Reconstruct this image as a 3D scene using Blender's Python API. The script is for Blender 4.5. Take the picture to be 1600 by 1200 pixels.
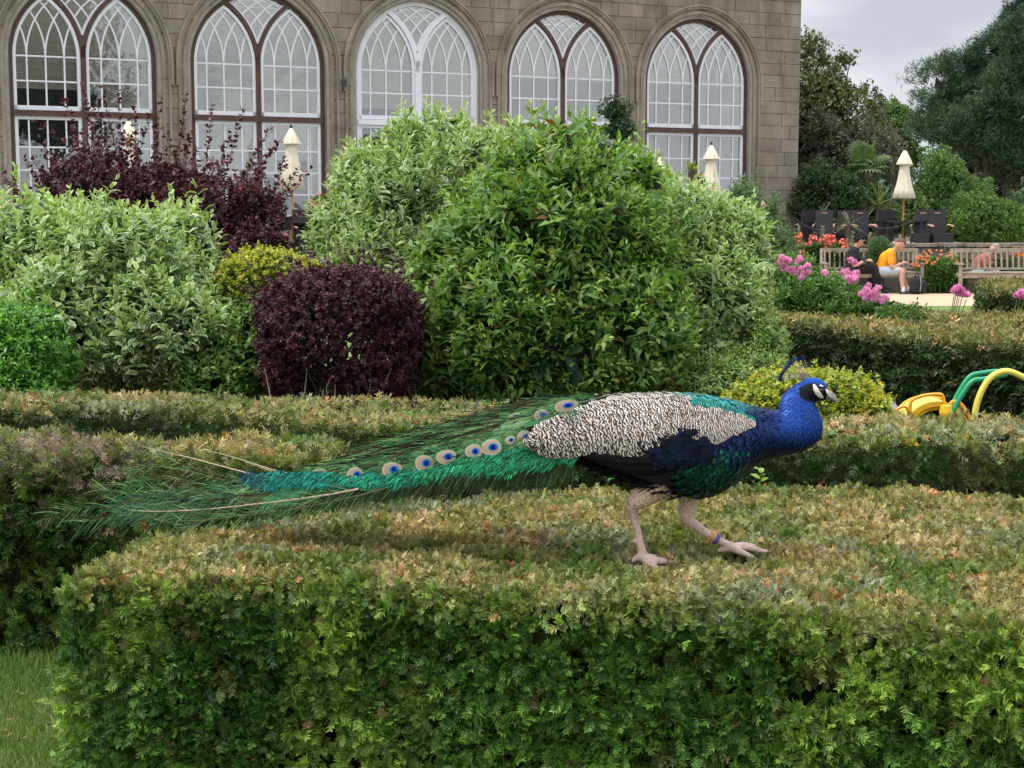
import bpy, math, random
import numpy as np
from math import sin, cos, tan, atan, pi, sqrt, radians
from mathutils import Vector, Matrix

for o in list(bpy.data.objects):
    bpy.data.objects.remove(o)
SC = bpy.context.scene
COL = SC.collection

# ---------------------------------------------------------------- camera
F = 2400.0                     # focal length in photograph pixels (1600 wide)
TH = atan(265 / F)
EYE = 1.65
cam_d = bpy.data.cameras.new('camera')
cam_d.sensor_width = 36.0
cam_d.lens = 36.0 * F / 1600.0
cam_d.clip_start = 0.05
cam_d.clip_end = 3000
cam = bpy.data.objects.new('camera', cam_d)
COL.objects.link(cam)
cam.location = (0, 0, EYE)
cam.rotation_euler = (pi / 2 - TH, 0, 0)
SC.camera = cam

# ---------------------------------------------------------------- sky: overcast over a Nishita sky
SUN_EL, SUN_AZ = radians(60), radians(262)      # azimuth clockwise from +Y
world = bpy.data.worlds.new('World')
SC.world = world
world.use_nodes = True
wt = world.node_tree
wt.nodes.clear()
wo = wt.nodes.new('ShaderNodeOutputWorld')
bg_sky = wt.nodes.new('ShaderNodeBackground')
bg_cl = wt.nodes.new('ShaderNodeBackground')
mixw = wt.nodes.new('ShaderNodeMixShader')
sky = wt.nodes.new('ShaderNodeTexSky')
sky.sky_type = 'NISHITA'
sky.sun_disc = False
sky.sun_elevation = SUN_EL
sky.sun_rotation = SUN_AZ
wt.links.new(sky.outputs[0], bg_sky.inputs[0])
bg_sky.inputs[1].default_value = 0.09
wtc = wt.nodes.new('ShaderNodeTexCoord')
wmap = wt.nodes.new('ShaderNodeMapping')
wmap.inputs['Scale'].default_value = (1.6, 1.6, 5.0)
wno = wt.nodes.new('ShaderNodeTexNoise')
wno.inputs['Scale'].default_value = 1.9
wno.inputs['Detail'].default_value = 5
wno.inputs['Roughness'].default_value = 0.5
wrp = wt.nodes.new('ShaderNodeValToRGB')
wrp.color_ramp.elements[0].position = 0.38
wrp.color_ramp.elements[0].color = (0.37, 0.38, 0.43, 1)
wrp.color_ramp.elements[1].position = 0.60
wrp.color_ramp.elements[1].color = (0.64, 0.64, 0.665, 1)
wsep = wt.nodes.new('ShaderNodeSeparateXYZ')
wel = wt.nodes.new('ShaderNodeMapRange')        # an overcast sky is brighter towards the zenith
wel.inputs['From Min'].default_value = 0.15
wel.inputs['From Max'].default_value = 1.0
wel.inputs['To Min'].default_value = 1.0
wel.inputs['To Max'].default_value = 3.4
wt.links.new(wtc.outputs['Generated'], wmap.inputs[0])
wt.links.new(wmap.outputs[0], wno.inputs['Vector'])
wt.links.new(wno.outputs['Fac'], wrp.inputs[0])
wt.links.new(wtc.outputs['Generated'], wsep.inputs[0])
wt.links.new(wsep.outputs['Z'], wel.inputs['Value'])
wt.links.new(wrp.outputs[0], bg_cl.inputs[0])
wt.links.new(wel.outputs[0], bg_cl.inputs[1])
mixw.inputs[0].default_value = 0.92
wt.links.new(bg_sky.outputs[0], mixw.inputs[1])
wt.links.new(bg_cl.outputs[0], mixw.inputs[2])
wt.links.new(mixw.outputs[0], wo.inputs[0])

sun_d = bpy.data.lights.new('sun', 'SUN')
sun_d.energy = 1.5
sun_d.angle = radians(10)
sun_d.color = (1.0, 0.95, 0.86)
sun = bpy.data.objects.new('sun', sun_d)
COL.objects.link(sun)
sun.location = (-5, -5, 20)
sdir = Vector((sin(SUN_AZ) * cos(SUN_EL), cos(SUN_AZ) * cos(SUN_EL), sin(SUN_EL)))
sun.rotation_euler = sdir.to_track_quat('Z', 'Y').to_euler()

SC.view_settings.view_transform = 'Standard'
SC.view_settings.look = 'None'
SC.view_settings.exposure = 0.70
SC.view_settings.gamma = 1.0
SC.view_settings.use_curve_mapping = False

# ---------------------------------------------------------------- helpers
rng = np.random.default_rng(7)
random.seed(7)

def P(px, py, Y):
    """world point at distance Y that lies on the sight line through photograph pixel (px, py)"""
    a = (px - 800) / F
    b = -(py - 600) / F
    dy = cos(TH) + b * sin(TH)
    dz = -sin(TH) + b * cos(TH)
    k = Y / dy
    return np.array([a * k, Y, EYE + dz * k])

def Pv(px, py, Y):
    px, py, Y = np.broadcast_arrays(np.asarray(px, float), np.asarray(py, float), np.asarray(Y, float))
    a = (px - 800) / F
    b = -(py - 600) / F
    dy = cos(TH) + b * sin(TH)
    dz = -sin(TH) + b * cos(TH)
    k = Y / dy
    return np.stack([a * k, Y, EYE + dz * k], -1)

def G(px, py, z):
    """world point on the level plane z seen at pixel (px, py)"""
    a = (px - 800) / F
    b = -(py - 600) / F
    dy = cos(TH) + b * sin(TH)
    dz = -sin(TH) + b * cos(TH)
    k = (z - EYE) / dz
    return np.array([a * k, dy * k, z])

def nrm(v):
    return v / (np.linalg.norm(v, axis=-1, keepdims=True) + 1e-12)

# value noise
_lat = np.random.default_rng(3).random((64, 64, 64))
def vnoise(p, s=1.0, off=0.0):
    q = p * s + off + 100.0
    i = np.floor(q).astype(int)
    f = q - i
    f = f * f * (3 - 2 * f)
    r = 0
    for a in (0, 1):
        for b in (0, 1):
            for c in (0, 1):
                w = (f[..., 0] if a else 1 - f[..., 0]) * (f[..., 1] if b else 1 - f[..., 1]) * (f[..., 2] if c else 1 - f[..., 2])
                r = r + w * _lat[(i[..., 0] + a) % 64, (i[..., 1] + b) % 64, (i[..., 2] + c) % 64]
    return r

def fbm(p, s=1.0, off=0.0, n=3):
    r = 0; a = 1; t = 0
    for k in range(n):
        r = r + a * vnoise(p, s, off + 17 * k); t += a; a *= .5; s *= 2.1
    return r / t

# ---- things and parts
ORG = {}
def tag(o, label=None, cat=None, group=None, kind=None):
    if label: o['label'] = label
    if cat: o['category'] = cat
    if group: o['group'] = group
    if kind: o['kind'] = kind
    return o

def thing(name, label, cat, loc=(0, 0, 0), rz=0.0, group=None):
    o = bpy.data.objects.new(name, None)
    o.empty_display_size = 0.1
    COL.objects.link(o)
    o.location = [float(x) for x in loc]
    o.rotation_euler = (0, 0, rz)
    tag(o, label, cat, group)
    ORG[o.name] = np.array([float(x) for x in loc])
    return o

def root_origin(parent):
    while parent is not None:
        if parent.name in ORG and parent.parent is None:
            return ORG[parent.name]
        parent = parent.parent
    return np.zeros(3)

def link(name, me, parent=None, kind=None, loc=None):
    o = bpy.data.objects.new(name, me)
    COL.objects.link(o)
    if parent is not None:
        o.parent = parent
    if loc is not None:
        o.location = loc
    if kind:
        o['kind'] = kind
    return o

def np_mesh(name, V, loops, starts, mat, col=None, smooth=False, midx=None):
    me = bpy.data.meshes.new(name)
    V = np.ascontiguousarray(V, dtype=np.float32).reshape(-1, 3)
    me.vertices.add(len(V))
    me.vertices.foreach_set('co', V.ravel())
    me.loops.add(len(loops))
    me.loops.foreach_set('vertex_index', np.ascontiguousarray(loops, dtype=np.int32))
    me.polygons.add(len(starts))
    me.polygons.foreach_set('loop_start', np.ascontiguousarray(starts, dtype=np.int32))
    me.update(calc_edges=True)
    me.validate()
    if col is not None:
        at = me.color_attributes.new('col', 'FLOAT_COLOR', 'POINT')
        at.data.foreach_set('color', np.ascontiguousarray(col, dtype=np.float32).ravel())
    mats = mat if isinstance(mat, (list, tuple)) else [mat]
    for m in mats:
        me.materials.append(m)
    if smooth:
        me.polygons.foreach_set('use_smooth', np.ones(len(me.polygons), dtype=bool))
    if midx is not None:
        me.polygons.foreach_set('material_index', np.asarray(midx, dtype=np.int32))
    return me

class Tmpl:
    """a small template shape that is repeated many times in one mesh"""
    def __init__(s, verts, faces, edge=None, mul=None):
        s.v = np.array(verts, float)
        s.li = np.array([i for f in faces for i in f])
        s.ln = np.array([len(f) for f in faces])
        s.e = np.zeros(len(s.v)) if edge is None else np.array(edge, float)
        s.m = np.ones(len(s.v)) if mul is None else np.array(mul, float)

def basis(d, n):
    """rotation matrices: local y along d, local z close to n"""
    y = nrm(d)
    x = nrm(np.cross(y, n))
    z = np.cross(x, y)
    return np.stack([x, y, z], -1)

def rep_arrays(t, pos, R, sc, col):
    N = len(pos)
    sc = np.asarray(sc, float)
    if sc.ndim == 1: sc = sc[:, None]
    V = np.einsum('nij,nkj->nki', R, t.v[None] * sc[:, None, :]) + pos[:, None, :]
    nv = len(t.v)
    loops = (t.li[None] + (np.arange(N) * nv)[:, None]).ravel()
    lens = np.tile(t.ln, N)
    C = np.empty((N, nv, 4))
    C[..., :3] = col[:, None, :3] * t.m[None, :, None]
    C[..., 3] = t.e[None]
    return V.reshape(-1, 3), loops, lens, C.reshape(-1, 4)

def merge_arrays(lst):
    off = 0; Vs = []; Ls = []; Ns = []; Cs = []
    for V, L, n, C in lst:
        Vs.append(V); Ls.append(L + off); Ns.append(n); Cs.append(C); off += len(V)
    return np.concatenate(Vs), np.concatenate(Ls), np.concatenate(Ns), np.concatenate(Cs)

def rep_obj(name, arrs, mat, parent=None, kind='stuff', smooth=False):
    if not isinstance(arrs, list): arrs = [arrs]
    V, L, n, C = merge_arrays(arrs)
    V = V - root_origin(parent)
    st = np.concatenate([[0], np.cumsum(n)[:-1]])
    me = np_mesh(name, V, L, st, mat, C, smooth)
    return link(name, me, parent, kind)

class MB:
    def __init__(s):
        s.v = []; s.f = []; s.c = []; s.mi = []
    def add(s, V, Fs, c=None, mi=0):
        o = len(s.v)
        s.v += [tuple(map(float, p)) for p in V]
        s.f += [tuple(i + o for i in f) for f in Fs]
        s.c += [c] * len(V)
        s.mi += [mi] * len(Fs)
        return s
    def box(s, c, size, rz=0, c_=None, mi=0, M=None):
        x, y, z = [k / 2 for k in size]
        V = [(-x, -y, -z), (x, -y, -z), (x, y, -z), (-x, y, -z), (-x, -y, z), (x, -y, z), (x, y, z), (-x, y, z)]
        if M is not None:
            V = [tuple(M @ Vector(v)) for v in V]
        elif rz:
            V = [(v[0] * cos(rz) - v[1] * sin(rz), v[0] * sin(rz) + v[1] * cos(rz), v[2]) for v in V]
        V = [(v[0] + c[0], v[1] + c[1], v[2] + c[2]) for v in V]
        return s.add(V, [(0, 3, 2, 1), (4, 5, 6, 7), (0, 1, 5, 4), (1, 2, 6, 5), (2, 3, 7, 6), (3, 0, 4, 7)], c_, mi)
    def tube(s, pts, r, n=8, c=None, mi=0, cap=True, ns=None):
        pts = [np.array(p, float) for p in pts]
        if not hasattr(r, '__len__'): r = [r] * len(pts)
        V = []; Fs = []
        up = None
        for i, p in enumerate(pts):
            t = nrm(pts[min(i + 1, len(pts) - 1)] - pts[max(i - 1, 0)])
            if up is None:
                up = np.array([0, 0, 1.0]) if abs(t[2]) < .9 else np.array([1.0, 0, 0])
            up = nrm(up - t * np.dot(up, t))
            x = np.cross(t, up)
            for k in range(n):
                a = 2 * pi * k / n
                V.append(p + r[i] * (cos(a) * x + sin(a) * up))
        for i in range(len(pts) - 1):
            for k in range(n):
                a = i * n + k; b = i * n + (k + 1) % n
                Fs.append((a, b, b + n, a + n))
        if cap:
            Fs.append(tuple(range(n - 1, -1, -1)))
            Fs.append(tuple((len(pts) - 1) * n + k for k in range(n)))
        return s.add(V, Fs, c, mi)
    def lathe(s, prof, c=(0, 0, 0), n=16, c_=None, mi=0, wob=None):
        V = []; Fs = []
        for i, (r, z) in enumerate(prof):
            for k in range(n):
                a = 2 * pi * k / n
                w = wob(a, i) if wob else 1
                V.append((c[0] + r * w * cos(a), c[1] + r * w * sin(a), c[2] + z))
        for i in range(len(prof) - 1):
            for k in range(n):
                a = i * n + k; b = i * n + (k + 1) % n
                Fs.append((a, b, b + n, a + n))
        Fs.append(tuple(range(n - 1, -1, -1)))
        Fs.append(tuple((len(prof) - 1) * n + k for k in range(n)))
        return s.add(V, Fs, c_, mi)
    def ellip(s, c, r, n=10, m=7, c_=None, mi=0, jit=0):
        prof = [(sin(pi * i / m) , -cos(pi * i / m)) for i in range(m + 1)]
        V = []; Fs = []
        for q, zz in prof:
            for k in range(n):
                a = 2 * pi * k / n
                j = 1 + random.uniform(-jit, jit)
                V.append((c[0] + r[0] * max(q, .02) * cos(a) * j, c[1] + r[1] * max(q, .02) * sin(a) * j, c[2] + r[2] * zz * j))
        for i in range(m):
            for k in range(n):
                a = i * n + k; b = i * n + (k + 1) % n
                Fs.append((a, b, b + n, a + n))
        return s.add(V, Fs, c_, mi)
    def mesh(s, name, mat, off=None, smooth=False):
        me = bpy.data.meshes.new(name)
        V = s.v
        if off is not None:
            V = [(v[0] - off[0], v[1] - off[1], v[2] - off[2]) for v in V]
        me.from_pydata(V, [], s.f)
        if any(c is not None for c in s.c):
            at = me.color_attributes.new('col', 'FLOAT_COLOR', 'POINT')
            at.data.foreach_set('color', np.array([(tuple(c) + (0,) if len(c) == 3 else c) if c is not None else (1, 1, 1, 0) for c in s.c], dtype=np.float32).ravel())
        for m in (mat if isinstance(mat, (list, tuple)) else [mat]):
            me.materials.append(m)
        if any(s.mi):
            me.polygons.foreach_set('material_index', s.mi)
        if smooth:
            me.polygons.foreach_set('use_smooth', [True] * len(me.polygons))
        me.update()
        return me
    def build(s, name, mat, parent=None, kind=None, smooth=False, world=True):
        off = root_origin(parent) if (world and parent is not None) else None
        return link(name, s.mesh(name, mat, off, smooth), parent, kind)

def child_copy(o, parent):
    c = o.copy(); COL.objects.link(c); c.parent = parent
    for ch in o.children:
        child_copy(ch, c)
    return c
def dup(root, loc, rz, label, group=None):
    r = root.copy(); COL.objects.link(r); r.location = [float(x) for x in loc]; r.rotation_euler = (0, 0, rz)
    r['label'] = label
    if group: r['group'] = group
    ORG[r.name] = np.array(r.location)
    for ch in root.children:
        child_copy(ch, r)
    return r

def organic(name, chains, voxel, mat, parent, smooth_it=2, colfn=None, kind=None, n=14):
    """joined tapering limbs fused into one continuous surface; chains = [(points, radii or (ra, rb, up))]"""
    mb = MB()
    for pts, rad in chains:
        pts = [np.array(p, float) for p in pts]
        q = [pts[0]]; rr = [rad[0]]
        m = len(pts)
        for i in range(m - 1):
            p0 = pts[max(i - 1, 0)]; p1 = pts[i]; p2 = pts[i + 1]; p3 = pts[min(i + 2, m - 1)]
            for k in range(1, 5):
                t = k / 4
                q.append(.5 * ((2 * p1) + (p2 - p0) * t + (2 * p0 - 5 * p1 + 4 * p2 - p3) * t * t + (3 * p1 - p0 - 3 * p2 + p3) * t ** 3))
                rr.append(rad[i] * (1 - t) + rad[i + 1] * t)
        # rounded ends
        d0 = nrm(q[0] - q[1]); d1 = nrm(q[-1] - q[-2])
        q = [q[0] + d0 * rr[0] * .85, q[0] + d0 * rr[0] * .5] + q + [q[-1] + d1 * rr[-1] * .5, q[-1] + d1 * rr[-1] * .85]
        rr = [rr[0] * .45, rr[0] * .85] + rr + [rr[-1] * .85, rr[-1] * .45]
        mb.tube(q, rr, n)
    return fuse(name, mb, voxel, mat, parent, smooth_it, colfn, kind)

def fuse(name, mb, voxel, mat, parent, smooth_it=2, colfn=None, kind=None):
    me = mb.mesh(name + '_base', mat)
    o = bpy.data.objects.new(name + '_base', me)
    COL.objects.link(o)
    m = o.modifiers.new('r', 'REMESH'); m.mode = 'VOXEL'; m.voxel_size = voxel
    if smooth_it:
        s = o.modifiers.new('s', 'SMOOTH'); s.iterations = smooth_it; s.factor = .5
    dg = bpy.context.evaluated_depsgraph_get()
    me2 = bpy.data.meshes.new_from_object(o.evaluated_get(dg))
    bpy.data.objects.remove(o); bpy.data.meshes.remove(me)
    me2.name = name
    V = np.empty(len(me2.vertices) * 3, dtype=np.float32)
    me2.vertices.foreach_get('co', V)
    V = V.reshape(-1, 3)
    if colfn:
        at = me2.color_attributes.new('col', 'FLOAT_COLOR', 'POINT')
        at.data.foreach_set('color', colfn(V).astype(np.float32).ravel())
    me2.vertices.foreach_set('co', (V - root_origin(parent)).astype(np.float32).ravel())
    me2.materials.clear()
    me2.materials.append(mat)
    me2.polygons.foreach_set('use_smooth', np.ones(len(me2.polygons), dtype=bool))
    me2.update()
    return link(name, me2, parent, kind), V

# ---- materials
def new_mat(name):
    m = bpy.data.materials.new(name)
    m.use_nodes = True
    nt = m.node_tree
    nt.nodes.clear()
    out = nt.nodes.new('ShaderNodeOutputMaterial')
    b = nt.nodes.new('ShaderNodeBsdfPrincipled')
    nt.links.new(b.outputs[0], out.inputs[0])
    return m, nt, b, out

def mat_plain(name, col, rough=.6, metal=0, var=.15, scale=20, bump=0, spec=.5, bscale=None, detail=4, coord='Object', col2=None, stretch=None):
    m, nt, b, out = new_mat(name)
    N = nt.nodes.new; L = nt.links.new
    tc = N('ShaderNodeTexCoord')
    no = N('ShaderNodeTexNoise'); no.inputs['Scale'].default_value = scale; no.inputs['Detail'].default_value = detail
    mp = N('ShaderNodeMapping')
    if stretch: mp.inputs['Scale'].default_value = stretch
    L(tc.outputs[coord], mp.inputs[0]); L(mp.outputs[0], no.inputs['Vector'])
    rp = N('ShaderNodeValToRGB')
    c = np.array(col)
    lo = c * (1 - var); hi = np.minimum(c * (1 + var), 1) if col2 is None else np.array(col2)
    rp.color_ramp.elements[0].position = .3; rp.color_ramp.elements[1].position = .7
    rp.color_ramp.elements[0].color = (*lo, 1); rp.color_ramp.elements[1].color = (*hi, 1)
    L(no.outputs['Fac'], rp.inputs[0]); L(rp.outputs[0], b.inputs['Base Color'])
    b.inputs['Roughness'].default_value = rough
    b.inputs['Metallic'].default_value = metal
    b.inputs['Specular IOR Level'].default_value = spec
    if bump:
        n2 = N('ShaderNodeTexNoise'); n2.inputs['Scale'].default_value = bscale or scale * 4; n2.inputs['Detail'].default_value = 5
        L(mp.outputs[0], n2.inputs['Vector'])
        bp = N('ShaderNodeBump'); bp.inputs['Strength'].default_value = bump; bp.inputs['Distance'].default_value = .01
        L(n2.outputs['Fac'], bp.inputs['Height']); L(bp.outputs[0], b.inputs['Normal'])
    return m

def mat_leaf(name, rough=.5, trans=.25, spec=.4, margin=None, mpos=.55, tmul=(1.3, 1.5, .5), obj_var=False):
    """leaf: colour carried by each leaf; alpha of the colour is the distance from the midrib (for pale margins)"""
    m, nt, b, out = new_mat(name)
    N = nt.nodes.new; L = nt.links.new
    at = N('ShaderNodeAttribute'); at.attribute_name = 'col'
    src = at.outputs['Color']
    if margin is not None:
        no = N('ShaderNodeTexNoise'); no.inputs['Scale'].default_value = 60
        tc = N('ShaderNodeTexCoord'); L(tc.outputs['Object'], no.inputs['Vector'])
        ad = N('ShaderNodeMath'); ad.operation = 'MULTIPLY_ADD'; ad.inputs[1].default_value = .35
        L(no.outputs['Fac'], ad.inputs[0]); L(at.outputs['Alpha'], ad.inputs[2])
        rp = N('ShaderNodeMapRange'); rp.inputs['From Min'].default_value = mpos + .1; rp.inputs['From Max'].default_value = mpos + .3
        L(ad.outputs[0], rp.inputs['Value'])
        mx = N('ShaderNodeMix'); mx.data_type = 'RGBA'; mx.inputs['B'].default_value = (*margin, 1)
        L(rp.outputs[0], mx.inputs['Factor']); L(src, mx.inputs['A'])
        src = mx.outputs['Result']
    L(src, b.inputs['Base Color'])
    b.inputs['Roughness'].default_value = rough
    b.inputs['Specular IOR Level'].default_value = spec
    if trans:
        tr = N('ShaderNodeBsdfTranslucent')
        ml = N('ShaderNodeVectorMath'); ml.operation = 'MULTIPLY'; ml.inputs[1].default_value = tmul
        L(src, ml.inputs[0]); L(ml.outputs[0], tr.inputs['Color'])
        ms = N('ShaderNodeMixShader'); ms.inputs[0].default_value = trans
        L(b.outputs[0], ms.inputs[1]); L(tr.outputs[0], ms.inputs[2]); L(ms.outputs[0], out.inputs[0])
    return m

def mat_attr(name, rough=.6, metal=0, spec=.5, bump=0, bscale=200, sheen=0, coat=0):
    m, nt, b, out = new_mat(name)
    N = nt.nodes.new; L = nt.links.new
    at = N('ShaderNodeAttribute'); at.attribute_name = 'col'
    L(at.outputs['Color'], b.inputs['Base Color'])
    b.inputs['Roughness'].default_value = rough
    b.inputs['Metallic'].default_value = metal
    b.inputs['Specular IOR Level'].default_value = spec
    b.inputs['Sheen Weight'].default_value = sheen
    b.inputs['Coat Weight'].default_value = coat
    if bump:
        tc = N('ShaderNodeTexCoord')
        n2 = N('ShaderNodeTexNoise'); n2.inputs['Scale'].default_value = bscale
        L(tc.outputs['Object'], n2.inputs['Vector'])
        bp = N('ShaderNodeBump'); bp.inputs['Strength'].default_value = bump; bp.inputs['Distance'].default_value = .003
        L(n2.outputs['Fac'], bp.inputs['Height']); L(bp.outputs[0], b.inputs['Normal'])
    return m

M = {}
M['leaf'] = mat_leaf('leaf')
M['leaf_gloss'] = mat_leaf('leaf_gloss', rough=.36, spec=.55, trans=.18)
M['leaf_dark'] = mat_leaf('leaf_purple', rough=.5, spec=.3, trans=.12, tmul=(1.8, .6, .7))
M['leaf_var'] = mat_leaf('leaf_variegated', rough=.5, trans=.22, margin=(.48, .56, .30), mpos=.72)
M['needle'] = mat_leaf('yew_needle', rough=.45, spec=.4, trans=.2)
M['bark'] = mat_plain('bark', (.09, .065, .045), .9, var=.4, scale=12, bump=.5, stretch=(1, 1, .3))
M['twig'] = mat_plain('twig', (.075, .05, .035), .85, var=.3, scale=30)
M['core'] = mat_plain('hedge_shade_core', (.014, .017, .008), 1.0, var=.6, scale=25, bump=1, bscale=60, spec=0)

# ---- leaf templates: y along the leaf, unit length
T_kite = Tmpl([(0, 0, 0), (-.5, .45, .08), (0, 1, -.05), (.5, .45, .08)], [(0, 3, 2, 1)], [0, 1, 1, 1])
T_fold = Tmpl([(0, 0, 0), (0, 1, -.12), (0, .5, -.03), (-.24, .42, .08), (.24, .42, .08)], [(0, 2, 1, 3), (0, 4, 1, 2)], [.3, 1, 0, 1, 1], [.9, 1.05, 1, 1, 1])
T_oval = Tmpl([(0, 0, 0), (0, .48, -.03), (0, 1, -.16), (-.2, .2, .03), (-.23, .62, .03), (.2, .2, .05), (.23, .62, .04)],
              [(0, 1, 4, 3), (1, 2, 4), (0, 5, 6, 1), (1, 6, 2)], [.5, 0, 1, 1, 1, 1, 1])
T_round = Tmpl([(0, 0, 0), (-.34, .3, .06), (-.32, .75, .05), (0, 1, 0), (.32, .75, .05), (.34, .3, .06)], [(0, 5, 4, 3), (0, 3, 2, 1)], [0, 1, 1, 1, 1, 1])
def clump(n, seed, leaf=.42, spread=.5):
    """n small leaves in a loose knot of unit size"""
    r = np.random.default_rng(seed)
    V = []; Fs = []; mu = []
    for i in range(n):
        d = nrm(r.normal(size=3)); c = d * r.uniform(.1, spread)
        u = nrm(np.cross(d, r.normal(size=3))); w = nrm(np.cross(d, u) + d * r.uniform(-.8, .8))
        l = leaf * r.uniform(.7, 1.3); k = len(V)
        V += [c - u * l * .5, c + w * l * .28, c + u * l * .5, c - w * l * .28]
        Fs.append((k, k + 1, k + 2, k + 3)); m = r.uniform(.75, 1.3); mu += [m] * 4
    return Tmpl(V, Fs, None, mu)
T_clump = [clump(7, s) for s in range(4)]
T_clump_s = [clump(5, 10 + s, .6, .4) for s in range(3)]

def tuft(n, seed):
    """a tuft of thin needles of unit size, pointing outwards and up"""
    r = np.random.default_rng(seed); V = []; Fs = []; mu = []
    for i in range(n):
        d = nrm(r.normal(size=3) + np.array([0, .7, 0])); s = nrm(np.cross(d, r.normal(size=3))) * .045; l = r.uniform(.45, .9); o = r.normal(0, .22, 3); k = len(V)
        V += [o - s, o + s, o + d * l]; Fs.append((k, k + 1, k + 2)); m = r.uniform(.7, 1.35); mu += [m * .8, m * .8, m * 1.2]
    return Tmpl(V, Fs, None, mu)
T_tuft = [tuft(15, s) for s in range(4)]

def sprig(seed, nn=8, L=.025, w=.0044, stem=.052, spread=62, up=.15):
    """a yew sprig: needles in two flat ranks along a stem, real size in metres, y along the stem"""
    r = np.random.default_rng(seed)
    V = []; Fs = []; mu = []; ed = []
    V += [(-.0012, 0, 0), (.0012, 0, 0), (.0005, stem, 0), (-.0005, stem, 0)]; Fs.append((0, 1, 2, 3)); mu += [.9, .9, 1, 1]
    for i in range(nn):
        for sgn in (-1, 1):
            t = (i + .5 + .25 * sgn + r.uniform(-.2, .2)) / nn
            a = radians(spread - 26 * t + r.uniform(-9, 9))
            l = L * (1.0 - .45 * t * t) * r.uniform(.8, 1.1)
            d = np.array([sgn * sin(a), cos(a), up * r.uniform(-.6, 1.4)])
            q = np.array([-cos(a), sgn * sin(a), 0]) * w * .5
            b = np.array([0, t * stem, 0])
            z = np.array([0, 0, w * .3 * r.uniform(-1, 1)])
            k = len(V)
            V += [b + d * l * .06 + q * 1.15 + z, b + d * l, b + d * l * .22 - q * 1.15 - z]
            Fs.append((k, k + 1, k + 2)); m = r.uniform(.8, 1.2); mu += [m * .85, m * 1.12, m]
    return Tmpl(V, Fs, None, mu)
T_sprig = [sprig(s, 6, .021, .0046, .036, 60, .3) for s in range(5)]
T_sprig_top = [sprig(20 + s, 5, .015, .0044, .024, 62, .35) for s in range(4)]
T_sprig_far = [sprig(40 + s, 3, .034, .0075, .05, 60, .4) for s in range(3)]
# ================================================================= GROUND
def sheet(name, poly, z, mat, kind='structure', zs=None):
    mb = MB(); mb.add([(x, y, z) for x, y in poly], [tuple(range(len(poly)))])
    o = mb.build(name, mat); o['kind'] = kind; return o
M['soil'] = mat_plain('soil', (.075, .055, .04), .95, var=.45, scale=6, bump=.8, bscale=40)
M['lawn'] = mat_plain('lawn_soil', (.06, .085, .022), .95, var=.35, scale=9, bump=.6, bscale=60)
M['lawn_far'] = mat_plain('mown_lawn', (.11, .19, .035), .95, var=.12, scale=3, bump=.5, bscale=90)
M['path'] = mat_plain('sandy_path', (.50, .36, .24), .95, var=.07, scale=4, bump=.3, bscale=80)
M['paving'] = mat_plain('terrace_paving', (.25, .23, .2), .9, var=.15, scale=2, bump=.2)
sheet('ground', [(-900, -200), (900, -200), (900, 1500), (-900, 1500)], 0, M['soil'])
sheet('lawn', [(-14, -6), (14, -6), (14, 6.6), (-14, 6.6)], .006, M['lawn'])
sheet('garden_lawn', [(-14, 14.6), (22, 13.4), (22, 27.6), (-14, 27.6)], .006, M['lawn_far'])
sheet('garden_path', [(-14, 27.6), (22, 27.6), (22, 32.6), (-14, 32.6)], .012, M['path'])

# ================================================================= BUILDING
A = P(139, 335, 32.0); B = P(1090, 335, 32.0 * 1.196)
SP = float(np.hypot(*(B - A)[:2])) / 4
AL = math.atan2(B[1] - A[1], B[0] - A[0])
W0 = np.array([A[0], A[1], 0.0])
Z_T = .75                                      # terrace level
def wl(u, out, z):                             # building-local to world (out = towards the garden)
    return np.array([W0[0] + u * cos(AL) + out * sin(AL), W0[1] + u * sin(AL) - out * cos(AL), z])
HW, R0, ZS, ZTR, ZSILL = 1.485, 1.56, 4.85, 3.72, 1.2
XL, XR, ZTOP = -1.75 * SP, 4.81 * SP, 7.12

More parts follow.
